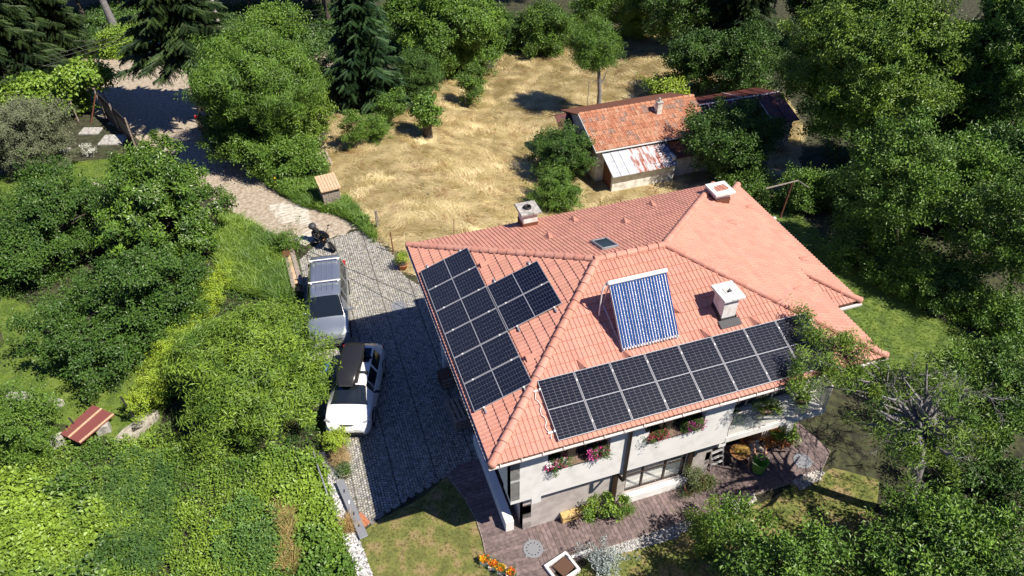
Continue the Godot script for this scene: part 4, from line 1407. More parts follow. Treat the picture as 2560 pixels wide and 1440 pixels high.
func manhole(at: Vector3, r: float, label: String) -> void:
	var t := thing("manhole_cover", label, "manhole cover", at)
	var st := st_new()
	lathe(st, [Vector2(r, -0.03), Vector2(r, 0.012), Vector2(r - 0.035, 0.014), Vector2(r - 0.04, 0.006), Vector2(0.001, 0.006)], 28, Vector3.ZERO, Basis.IDENTITY, false)
	build("lid", st, M["grey_metal"], t)
	st = st_new()
	for k in 12:
		var a := TAU * k / 12.0
		lathe(st, [Vector2(0.022, 0.004), Vector2(0.02, 0.016), Vector2(0.001, 0.018)], 7, Vector3(cos(a) * r * 0.66, 0, sin(a) * r * 0.66))
	build("studs", st, M["black"], t).set_meta("kind", "stuff")
	st = st_new()
	for k in 3:
		var a := TAU * k / 3.0 + 0.5
		bbox(st, Vector3(cos(a) * (r + 0.02), 0.0, sin(a) * (r + 0.02)), Vector3(0.1, 0.03, 0.06), 0.005, Basis(Vector3.UP, -a))
	build("lugs", st, M["grey_metal"], t).set_meta("kind", "stuff")

func planks(parent: Node, region: Array, along_x: bool, pitch: float, mats: Array, y: float) -> void:
	var pv := PackedVector2Array(region)
	var lo := pv[0]
	var hi := pv[0]
	for p in pv:
		lo = lo.min(p); hi = hi.max(p)
	var a := lo.y if along_x else lo.x
	var e := hi.y if along_x else hi.x
	while a < e:
		var rect := PackedVector2Array([Vector2(lo.x - 1, a), Vector2(hi.x + 1, a), Vector2(hi.x + 1, a + pitch - 0.009), Vector2(lo.x - 1, a + pitch - 0.009)]) if along_x else PackedVector2Array([Vector2(a, lo.y - 1), Vector2(a + pitch - 0.009, lo.y - 1), Vector2(a + pitch - 0.009, hi.y + 1), Vector2(a, hi.y + 1)])
		for pc in Geometry2D.intersect_polygons(rect, pv):
			if pc.size() < 3: continue
			var st := st_new()
			prism(st, pc, y - 0.035, y + rf(-0.002, 0.002))
			build("plank", st, mats[rng.randi() % mats.size()], parent)
		a += pitch

func make_deck() -> void:
	var deck := Node3D.new()
	deck.name = "deck"
	add_child(deck)
	tag(deck, "brown plank deck along the front of the house", "", "", "structure")
	var mats := []
	for k in 5:
		var c := Color(0.165, 0.122, 0.118) * (0.86 + 0.08 * k)
		mats.append(grainy("deck_plank_%d" % k, [c * 0.72, c, c * 1.25], [0.25, 0.5, 0.8], 0.9, 0.02, 0.8, 0.0, Vector3(1.0, 1, 1.0), 130 + k, 256))
	var seam0 := Vector2(1.53, -1.5)
	var tip: Array = [Vector2(1.72,0.40)]
	var sm0: Vector2 = tip[0]
	var left := [Vector2(-0.39,-4.53), Vector2(-0.04,-3.42), Vector2(0.12,-2.42), Vector2(0.11,-1.60), Vector2(0.02,-0.85), Vector2(0.28,-0.16), Vector2(0.74,0.50)] + [sm0, seam0, Vector2(1.53, -4.9), Vector2(0.2, -4.85)]
	var right := [seam0, sm0] + [Vector2(2.23,0.27), Vector2(3.45,0.06), Vector2(5.27,0.05), Vector2(7.25,-0.03), Vector2(9.34,-0.16), Vector2(11.19,-0.16), Vector2(12.76,-0.18), Vector2(13.74,-0.91)] + [Vector2(13.4, -2.6), Vector2(12.45, -2.3), Vector2(8.7, -2.3), Vector2(8.7, -1.5)]
	var st := st_new()
	prism(st, PackedVector2Array(left), -0.1, 0.022)
	prism(st, PackedVector2Array(right), -0.1, 0.022)
	build("deck_bed", st, M["black"], deck)
	planks(deck, left, true, 0.15, mats, 0.065)
	planks(deck, right, false, 0.15, mats, 0.065)
	# border boards along the outer edges
	var edges := [left.slice(0, 6), right.slice(2, 10)]
	for e: Array in edges:
		for i in e.size() - 1:
			st = st_new()
			box_between(st, Vector3(e[i].x, 0.03, e[i].y), Vector3(e[i + 1].x, 0.03, e[i + 1].y), 0.03, 0.085, 0.004)
			build("edge_board", st, M["old_wood"], deck)
	manhole(Vector3(1.63,-0.00,-0.69) + Vector3(0, 0.075, 0), 0.34, "round grey manhole cover in the deck near the orange flowers")
	manhole(Vector3(12.45,-0.00,-0.85) + Vector3(0, 0.075, 0), 0.34, "round grey manhole cover in the deck under the bare branches")

func car(called: String, label: String, at: Vector3, turn: float, sp: Dictionary) -> Node3D:
	# local +z is the front. Each station: [z, y_bottom, sill half width, belt y, belt half width, top y, top half width, kind of the span that follows]
	var t := thing(called, label, "car" if called != "van" else "van", at, turn)
	var S: Array = sp.s
	var paint: Material = sp.paint
	var body := st_new()
	var glass := {}
	var ring := func(a: Array) -> Array:
		var yb: float = a[1]
		var ws: float = a[2]
		var yl: float = a[3]
		var wl: float = a[4]
		var yt: float = a[5]
		var wt: float = a[6]
		var h := yl - yb
		return [Vector3(0, yb, a[0]), Vector3(ws * 0.93, yb, a[0]), Vector3(ws, yb + h * 0.14, a[0]), Vector3(ws * 1.01, yb + h * 0.45, a[0]), Vector3(wl * 1.015, yb + h * 0.78, a[0]), Vector3(wl, yl, a[0]), Vector3(wt, yt - (yt - yl) * 0.12, a[0]), Vector3(wt * 0.9, yt - 0.008, a[0]), Vector3(wt * 0.5, yt + 0.012, a[0]), Vector3(0, yt + 0.018, a[0])]
	var rings := []
	for a: Array in S: rings.append(ring.call(a))
	for i in S.size() - 1:
		var kind: String = S[i][7]
		for side: float in [-1.0, 1.0]:
			for k in 9:
				var a: Vector3 = rings[i][k]
				var b: Vector3 = rings[i + 1][k]
				var c: Vector3 = rings[i + 1][k + 1]
				var d: Vector3 = rings[i][k + 1]
				var to := body
				var which := ""
				if k == 5 and kind == "side": which = "side_window_" + ("a" if side < 0 else "b") + str(i)
				if (k >= 6) and (kind == "ws" or kind == "rw"): which = "windscreen" if kind == "ws" else "rear_window"
				if which:
					if not glass.has(which): glass[which] = st_new()
					to = glass[which]
				to.set_smooth_group(-1 if which and k == 5 else (1 if k > 4 else 0))
				if which and k == 5:
					# the side glass sits in a frame of paint
					var m := (a + b + c + d) / 4
					var q := [a, b, c, d]
					var qi := []
					for v: Vector3 in q: qi.append(m + (v - m) * Vector3(0.9, 0.86, 0.93) + Vector3(-0.012, 0, 0))
					body.set_smooth_group(-1)
					for e in 4:
						var f := (e + 1) % 4
						if side > 0: quad(body, q[e] , qi[e], qi[f], q[f])
						else: quad(body, q[f] * Vector3(-1, 1, 1), qi[f] * Vector3(-1, 1, 1), qi[e] * Vector3(-1, 1, 1), q[e] * Vector3(-1, 1, 1))
					a = qi[0]; b = qi[1]; c = qi[2]; d = qi[3]
				if side > 0: quad(to, d, c, b, a)
				else:
					var f := Vector3(-1, 1, 1)
					quad(to, a * f, b * f, c * f, d * f)
	# close nose and tail
	body.set_smooth_group(-1)
	for e in 2:
		var r: Array = rings[0] if e == 0 else rings[-1]
		for k in range(1, 9):
			for side: float in [-1.0, 1.0]:
				var f := Vector3(side, 1, 1)
				if (side > 0) == (e == 1): tri(body, r[0] * f, r[k] * f, r[k + 1] * f)
				else: tri(body, r[0] * f, r[k + 1] * f, r[k] * f)
	var bd := build("body", body, paint, t)
	for g: String in glass: build("windscreen" if g == "windscreen" else ("rear_window" if g == "rear_window" else "side_window"), glass[g], sp.get("glass", M["dark_glass"]), t)
	# wheels in dark arches
	for x: float in [-1.0, 1.0]:
		for z: float in sp.axles:
			var st := st_new()
			var wx: float = x * (sp.w - 0.11)
			var bas := Basis(Vector3(0, 0, 1), Vector3(x, 0, 0), Vector3(0, x, 0))
			var R: float = sp.get("wheel", 0.32)
			lathe(st, [Vector2(R * 0.6, -0.1), Vector2(R * 0.97, -0.1), Vector2(R, -0.06), Vector2(R, 0.07), Vector2(R * 0.96, 0.115), Vector2(R * 0.66, 0.12)], 20, Vector3.ZERO, bas)
			var wh := build("wheel", st, M["rubber"], t, Transform3D(Basis.IDENTITY, Vector3(wx, R, z)))
			st = st_new()
			lathe(st, [Vector2(R * 0.68, 0.1), Vector2(R * 0.6, 0.113), Vector2(R * 0.2, 0.1), Vector2(0.001, 0.11)], 14, Vector3.ZERO, bas)
			build("rim", st, M["grey_metal"], wh)
			st = st_new()
			var arch := []
			for k in 11:
				var a := PI * k / 10.0
				arch.append(Vector3(x * (sp.w - 0.004), R + sin(a) * (R + 0.06), z + cos(a) * (R + 0.06)))
			tube(st, arch, range(11).map(func(_k: int) -> float: return 0.028), 5)
			build("wheel_arch", st, sp.get("trim", M["rubber"]), t)
	for x: float in [-1.0, 1.0]:
		var st := st_new()
		var mp: Vector3 = sp.mirror
		bbox(st, Vector3(x * mp.x, mp.y, mp.z), Vector3(0.2, 0.13, 0.1), 0.04)
		box_between(st, Vector3(x * (mp.x - 0.16), mp.y - 0.05, mp.z), Vector3(x * mp.x, mp.y - 0.03, mp.z), 0.05, 0.03)
		build("mirror", st, sp.get("mirror_mat", paint), t)
		st = st_new()
		var hl: Array = sp.headlight
		bbox(st, Vector3(x * hl[0].x, hl[0].y, hl[0].z), hl[1], 0.03, Basis(Vector3.UP, x * 0.35))
		build("headlight", st, M["headlight"], t)
		st = st_new()
		var tl: Array = sp.taillight
		bbox(st, Vector3(x * tl[0].x, tl[0].y, tl[0].z), tl[1], 0.02)
		build("tail_light", st, M["tail_red"], t)
	for z: float in sp.get("handles", []):
		for x: float in [-1.0, 1.0]:
			var st := st_new()
			bbox(st, Vector3(x * sp.w * 0.995, sp.handle_y, z), Vector3(0.03, 0.03, 0.16), 0.01)
			build("door_handle", st, paint, t)
	return t

func make_vehicles() -> void:
	var hl := mat("headlight", Color(0.55, 0.57, 0.6), 0.12, 0.6)
	hl.clearcoat_enabled = true; hl.clearcoat = 1.0
	mat("tail_red", Color(0.45, 0.01, 0.008), 0.2)
	var silver := mat("silver_paint", Color(0.42, 0.46, 0.50), 0.3, 0.75)
	silver.clearcoat_enabled = true; silver.clearcoat = 0.8; silver.clearcoat_roughness = 0.06
	var white := mat("white_car_paint", Color(0.76, 0.77, 0.78), 0.35)
	white.clearcoat_enabled = true; white.clearcoat = 0.8; white.clearcoat_roughness = 0.05
	var sky_ := mat("light_blue_paint", Color(0.10, 0.30, 0.62), 0.35, 0.2)
	sky_.clearcoat_enabled = true; sky_.clearcoat = 0.8
	var navy := mat("dark_blue_paint", Color(0.012, 0.025, 0.14), 0.3, 0.2)
	navy.clearcoat_enabled = true; navy.clearcoat = 0.8
	var dark := mat("black_car_paint", Color(0.012, 0.012, 0.013), 0.25)
	# silver van with roof bars
	var van := car("van", "silver van with two roof bars parked at the top of the cobbled drive", Vector3(-3.2, 0.035, -14.75), -0.13, {
		"paint": silver, "w": 0.9, "axles": [-1.45, 1.45], "mirror": Vector3(1.02, 1.12, 0.95), "headlight": [Vector3(0.66, 0.74, 2.1), Vector3(0.36, 0.16, 0.2)], "taillight": [Vector3(0.8, 1.05, -2.28), Vector3(0.12, 0.6, 0.1)], "handles": [0.35, -0.7], "handle_y": 0.95,
		"s": [[-2.33, 0.32, 0.78, 0.95, 0.80, 1.0, 0.74, ""], [-2.3, 0.28, 0.84, 1.05, 0.84, 1.72, 0.66, "b"], [-2.2, 0.24, 0.87, 1.08, 0.87, 1.82, 0.67, "b"], [-2.05, 0.22, 0.89, 1.08, 0.89, 1.84, 0.68, "side"], [-0.85, 0.2, 0.9, 1.08, 0.9, 1.86, 0.69, "b"], [-0.75, 0.2, 0.9, 1.08, 0.9, 1.86, 0.69, "side"], [0.15, 0.2, 0.9, 1.08, 0.9, 1.84, 0.68, "b"], [0.22, 0.2, 0.9, 1.08, 0.9, 1.835, 0.68, "side"], [0.62, 0.2, 0.9, 1.07, 0.9, 1.78, 0.66, "b"], [0.66, 0.2, 0.9, 1.07, 0.9, 1.765, 0.66, "ws"], [1.38, 0.2, 0.9, 1.03, 0.87, 1.16, 0.76, "b"], [1.46, 0.2, 0.9, 1.02, 0.86, 1.1, 0.76, "b"], [1.8, 0.21, 0.88, 0.95, 0.84, 1.01, 0.74, "b"], [2.1, 0.22, 0.85, 0.84, 0.8, 0.9, 0.68, "b"], [2.24, 0.24, 0.8, 0.72, 0.74, 0.78, 0.6, "b"], [2.34, 0.28, 0.68, 0.55, 0.62, 0.6, 0.5, "b"]]})
	for k in 2:
		var z: float = [-1.75, -0.15][k]
		var st := st_new()
		bbox(st, Vector3(0, 1.955, z), Vector3(1.42, 0.03, 0.07), 0.01)
		for x: float in [-0.6, 0.6]: bbox(st, Vector3(x, 1.91, z), Vector3(0.1, 0.09, 0.1), 0.02)
		build("roof_bar", st, M["white_paint"], van)
	var st := st_new()
	for k in 4: bbox(st, Vector3(-0.36 + k * 0.24, 1.874, -0.9), Vector3(0.035, 0.02, 2.5), 0.006)
	build("roof_rib", st, silver, van).set_meta("kind", "stuff")
	st = st_new()
	bbox(st, Vector3(0, 0.62, 2.29), Vector3(1.1, 0.1, 0.08), 0.02)
	build("grille", st, M["black"], van)
	st = st_new()
	bbox(st, Vector3(0, 0.36, 2.3), Vector3(1.2, 0.12, 0.1), 0.02)
	build("bumper_grille", st, M["black"], van)
	# white SUV with a black roof box
	var suv := car("suv", "white SUV with a black roof box parked in front of the silver van", Vector3(-2.85, 0.035, -9.37), -0.34, {
		"paint": white, "w": 0.9, "axles": [-1.3, 1.31], "mirror": Vector3(1.0, 1.08, 0.6), "mirror_mat": M["black_gloss"], "headlight": [Vector3(0.72, 0.83, 1.86), Vector3(0.3, 0.07, 0.22)], "taillight": [Vector3(0.72, 0.95, -2.02), Vector3(0.3, 0.1, 0.1)], "handles": [0.0, -0.85], "handle_y": 0.88, "wheel": 0.34,
		"s": [[-2.14, 0.4, 0.7, 0.85, 0.74, 0.92, 0.6, ""], [-2.1, 0.34, 0.8, 0.95, 0.78, 1.05, 0.62, "b"], [-1.95, 0.3, 0.86, 1.02, 0.82, 1.2, 0.62, "rw"], [-1.55, 0.28, 0.9, 1.04, 0.84, 1.47, 0.58, "b"], [-1.4, 0.26, 0.91, 1.04, 0.85, 1.52, 0.6, "side"], [-0.5, 0.25, 0.9, 1.02, 0.86, 1.57, 0.62, "b"], [-0.44, 0.25, 0.9, 1.02, 0.86, 1.575, 0.62, "side"], [0.36, 0.25, 0.9, 1.0, 0.86, 1.54, 0.61, "side"], [0.62, 0.25, 0.9, 0.99, 0.86, 1.47, 0.59, "ws"], [1.1, 0.26, 0.9, 0.98, 0.86, 1.2, 0.66, "ws"], [1.28, 0.26, 0.9, 0.97, 0.86, 1.07, 0.74, "b"], [1.34, 0.26, 0.9, 0.96, 0.86, 1.04, 0.74, "b"], [1.7, 0.27, 0.89, 0.9, 0.84, 0.97, 0.68, "b"], [1.95, 0.29, 0.86, 0.82, 0.8, 0.88, 0.6, "b"], [2.08, 0.31, 0.8, 0.7, 0.74, 0.76, 0.55, "b"], [2.15, 0.36, 0.7, 0.55, 0.64, 0.6, 0.5, "b"]]})
	st = st_new()
	bbox(st, Vector3(0, 1.585, -0.9), Vector3(1.1, 0.02, 0.8), 0.008)
	build("roof_panel", st, M["black_gloss"], suv)
	st = st_new()
	var grl := []
	for k in 9:
		var x := -0.8 + 0.2 * k
		grl.append(Vector3(x, 0.8 - 0.05 * cos(x * 1.7), 2.06 - 0.22 * x * x))
	tube(st, grl, [0.03, 0.035, 0.04, 0.045, 0.05, 0.045, 0.04, 0.035, 0.03], 6)
	build("grille", st, M["black"], suv)
	st = st_new()
	bbox(st, Vector3(0, 0.42, 2.1), Vector3(1.3, 0.13, 0.12), 0.03)
	build("bumper_grille", st, M["black"], suv)
	st = st_new()
	bbox(st, Vector3(0, 0.53, 2.17), Vector3(0.52, 0.11, 0.02), 0.004)
	build("number_plate", st, M["white_paint"], suv)
	st = st_new()
	box_between(st, Vector3(-0.52, 1.02, 1.31), Vector3(-0.05, 1.09, 1.2), 0.02, 0.015)
	box_between(st, Vector3(0.02, 1.04, 1.31), Vector3(0.5, 1.1, 1.16), 0.02, 0.015)
	build("wiper", st, M["black"], suv).set_meta("kind", "stuff")
	for k in 2:
		st = st_new()
		bbox(st, Vector3(0, 1.66, [-0.75, 0.1][k]), Vector3(1.2, 0.035, 0.08), 0.01)
		for x: float in [-0.57, 0.57]: bbox(st, Vector3(x, 1.6, [-0.75, 0.1][k]), Vector3(0.1, 0.11, 0.13), 0.03)
		build("roof_bar", st, M["rubber"], suv)
	var rb := thing("roof_box", "black roof box carried on the white SUV", "roof box", Vector3(-2.85, 0.035, -9.37), -0.34)
	st = st_new()
	st.set_smooth_group(0)
	var bx := [[-1.3, 0.3, 0.10], [-1.22, 0.4, 0.28], [-0.9, 0.44, 0.35], [0.0, 0.45, 0.37], [0.55, 0.43, 0.35], [0.8, 0.38, 0.22], [0.92, 0.28, 0.1]]
	var rr := []
	for b: Array in bx:
		var r := []
		for k in 12:
			var a := TAU * k / 12.0
			var cx := signf(cos(a)) * pow(absf(cos(a)), 0.45)
			var cy := signf(sin(a)) * pow(absf(sin(a)), 0.55)
			r.append(Vector3(-0.1 + cx * b[1], 1.69 + (cy * 0.5 + 0.5) * b[2], b[0]))
		rr.append(r)
	for i in rr.size() - 1:
		for k in 12:
			var n := (k + 1) % 12
			quad(st, rr[i][k], rr[i][n], rr[i + 1][n], rr[i + 1][k])
	st.set_smooth_group(-1)
	for k in range(1, 11):
		tri(st, rr[0][0], rr[0][k + 1], rr[0][k]); tri(st, rr[-1][0], rr[-1][k], rr[-1][k + 1])
	var boxm := mat("roof_box_plastic", Color(0.02, 0.02, 0.022), 0.3)
	build("lid", st, boxm, rb)
	st = st_new()
	bbox(st, Vector3(-0.1, 1.71, -0.2), Vector3(0.86, 0.05, 1.9), 0.02)
	build("tray", st, M["rubber"], rb)
	# small cars far down the track
	var small := {"w": 0.83, "axles": [-1.2, 1.25], "mirror": Vector3(0.93, 0.98, 0.6), "headlight": [Vector3(0.62, 0.68, 1.75), Vector3(0.3, 0.14, 0.2)], "taillight": [Vector3(0.74, 0.98, -1.86), Vector3(0.14, 0.3, 0.1)], "handles": [0.0], "handle_y": 0.85, "wheel": 0.29,
		"s": [[-1.95, 0.34, 0.72, 0.85, 0.72, 0.92, 0.64, ""], [-1.9, 0.3, 0.8, 0.95, 0.78, 1.02, 0.62, "rw"], [-1.5, 0.24, 0.83, 1.0, 0.8, 1.44, 0.56, "b"], [-1.4, 0.22, 0.83, 1.0, 0.8, 1.47, 0.57, "side"], [-0.4, 0.2, 0.83, 0.98, 0.81, 1.5, 0.58, "b"], [-0.34, 0.2, 0.83, 0.98, 0.81, 1.5, 0.58, "side"], [0.5, 0.2, 0.83, 0.96, 0.81, 1.43, 0.56, "ws"], [1.15, 0.2, 0.83, 0.93, 0.8, 1.02, 0.66, "b"], [1.25, 0.2, 0.83, 0.9, 0.79, 0.97, 0.64, "b"], [1.6, 0.22, 0.8, 0.8, 0.75, 0.86, 0.58, "b"], [1.85, 0.28, 0.66, 0.6, 0.6, 0.66, 0.5, "b"]]}
	small["paint"] = sky_
	var p1 := Vector3(-12.0, H(-12, -53.4), -53.4)
	car("parked_car", "light blue hatchback parked at the far end of the dirt track", p1, PI + 0.25, small.duplicate())
	small["paint"] = navy
	var p2 := Vector3(-9.4, H(-9.4, -51.6), -51.6)
	car("parked_car", "dark blue car parked beside the light blue hatchback", p2, 0.15, small.duplicate())
	small["paint"] = dark
	car("parked_car", "black car parked in the shade under the big willow by the track", Vector3(-7.6, H(-7.6, -35.6), -35.6), 0.36, small.duplicate())
	motorcycle(Vector3(-2.75, 0.03, -20.3), 0.5)

func motorcycle(at: Vector3, turn: float) -> void:
	var t := thing("motorcycle", "black motorcycle with a domed rear case parked behind the silver van", "motorcycle", at, turn)
	# local +z is the front
	var lean := Basis(Vector3.BACK, 0.14)
	for z: float in [-0.68, 0.72]:
		var st := st_new()
		var pts := []
		for k in 21:
			var a := TAU * k / 20.0
			pts.append(lean * Vector3(0, 0.3 + sin(a) * 0.25, z + cos(a) * 0.25))
		tube(st, pts, range(21).map(func(_k: int) -> float: return 0.06), 7, false)
		var w := build("wheel", st, M["rubber"], t)
		st = st_new()
		for k in 5:
			var a := PI * k / 5.0
			box_between(st, lean * Vector3(0, 0.3 + sin(a) * 0.22, z + cos(a) * 0.22), lean * Vector3(0, 0.3 - sin(a) * 0.22, z - cos(a) * 0.22), 0.03, 0.03)
		build("spokes", st, M["grey_metal"], w).set_meta("kind", "stuff")
	var st := st_new()
	for x: float in [-0.09, 0.09]:
		tube(st, [lean * Vector3(x, 0.3, 0.72), lean * Vector3(x, 0.62, 0.56), lean * Vector3(x, 0.98, 0.4)], [0.03, 0.03, 0.035], 6)
		tube(st, [lean * Vector3(x, 0.3, -0.68), lean * Vector3(x, 0.38, -0.2), lean * Vector3(x, 0.45, 0.2)], [0.03, 0.03, 0.03], 6)
	tube(st, [lean * Vector3(0, 0.75, -0.75), lean * Vector3(0, 0.72, -0.2), lean * Vector3(0, 0.8, 0.35)], [0.04, 0.05, 0.04], 6)
	build("frame", st, M["steel"], t)
	st = st_new()
	bbox(st, lean * Vector3(0, 0.45, 0.08), Vector3(0.34, 0.36, 0.44), 0.07, lean)
	build("engine", st, M["dark_metal"], t)
	st = st_new()
	tube(st, [lean * Vector3(0, 0.84, -0.05), lean * Vector3(0, 0.9, 0.05), lean * Vector3(0, 0.93, 0.2), lean * Vector3(0, 0.9, 0.38), lean * Vector3(0, 0.84, 0.46)], [0.06, 0.14, 0.165, 0.13, 0.06], 10)
	build("tank", st, M["black_gloss"], t)
	st = st_new()
	tube(st, [lean * Vector3(0, 0.8, -0.05), lean * Vector3(0, 0.82, -0.2), lean * Vector3(0, 0.83, -0.45), lean * Vector3(0, 0.9, -0.78)], [0.08, 0.13, 0.14, 0.07], 8)
	build("seat", st, M["rubber"], t)
	st = st_new()
	lathe(st, [Vector2(0.16, 0), Vector2(0.2, 0.05), Vector2(0.19, 0.14), Vector2(0.12, 0.22), Vector2(0.001, 0.25)], 14, lean * Vector3(0, 0.92, -0.62), lean)
	build("rear_case", st, M["dark_metal"], t)
	st = st_new()
	tube(st, [lean * Vector3(-0.4, 1.06, 0.26), lean * Vector3(-0.2, 1.08, 0.36), lean * Vector3(0, 1.0, 0.42), lean * Vector3(0.2, 1.08, 0.36), lean * Vector3(0.4, 1.06, 0.26)], [0.022, 0.018, 0.018, 0.018, 0.022], 6)
	var hb := build("handlebar", st, M["black"], t)
	for x: float in [-1.0, 1.0]:
		st = st_new()
		rod(st, lean * Vector3(x * 0.3, 1.07, 0.32), lean * Vector3(x * 0.38, 1.25, 0.34), 0.01, 5)
		bbox(st, lean * Vector3(x * 0.4, 1.27, 0.34), Vector3(0.14, 0.08, 0.03), 0.012)
		build("mirror", st, M["black"], hb)
		st = st_new()
		bbox(st, lean * Vector3(x * 0.2, 0.82, 0.52), Vector3(0.08, 0.05, 0.05), 0.015)
		build("indicator", st, M["teak"], t)
	st = st_new()
	tube(st, [lean * Vector3(0, 0.78, 0.62), lean * Vector3(0, 0.95, 0.56), lean * Vector3(0, 1.12, 0.46)], [0.1, 0.15, 0.11], 8)
	build("fairing", st, M["black_gloss"], t)
	st = st_new()
	lathe(st, [Vector2(0.09, 0), Vector2(0.08, 0.03), Vector2(0.001, 0.045)], 12, lean * Vector3(0, 0.86, 0.66), Basis(Vector3.RIGHT, Vector3(0, 0.2, 0.98), Vector3(0, -0.98, 0.2)))
	build("headlamp", st, M["headlight"], t)
	st = st_new()
	tube(st, [lean * Vector3(0.16, 0.36, 0.15), lean * Vector3(0.19, 0.34, -0.2), lean * Vector3(0.21, 0.5, -0.8)], [0.035, 0.045, 0.06], 8)
	build("exhaust", st, M["steel"], t)

func pot(called: String, label: String, at: Vector3, r: float, h: float, m: Material, plant_kind := "", c0 := G_DEEP, c1 := G_BRIGHT, n := 60, pr := 0.25, ph := 0.3, grp := "") -> Node3D:
	var t := thing(called, label, "plant pot", at, 0, grp)
	var st := st_new()
	lathe(st, [Vector2(0.001, 0), Vector2(r * 0.72, 0), Vector2(r * 0.95, h * 0.85), Vector2(r * 1.06, h * 0.86), Vector2(r * 1.06, h), Vector2(r * 0.93, h), Vector2(r * 0.9, h * 0.9), Vector2(0.001, h * 0.9)], 16)
	build("pot", st, m, t)
	st = st_new()
	lathe(st, [Vector2(r * 0.9, h * 0.91), Vector2(0.001, h * 0.93)], 12)
	build("soil", st, M["soil"], t)
	if plant_kind:
		var s := shell(Vector3(0, h + ph * 0.7, 0), pr, ph, pr, 6, 0.5, n * 3, 0.6, c0, c1, 0.6)
		multi("foliage", C[plant_kind], M["leaf"], s[0], s[1], t, true)
		st = st_new()
		for k in 4: tube(st, [Vector3(rf(-0.03, 0.03), h * 0.9, rf(-0.03, 0.03)), Vector3(rf(-0.5, 0.5) * pr, h + ph * 0.8, rf(-0.5, 0.5) * pr)], [0.012, 0.006], 4)
		build("stem", st, M["bark"], t)
	return t

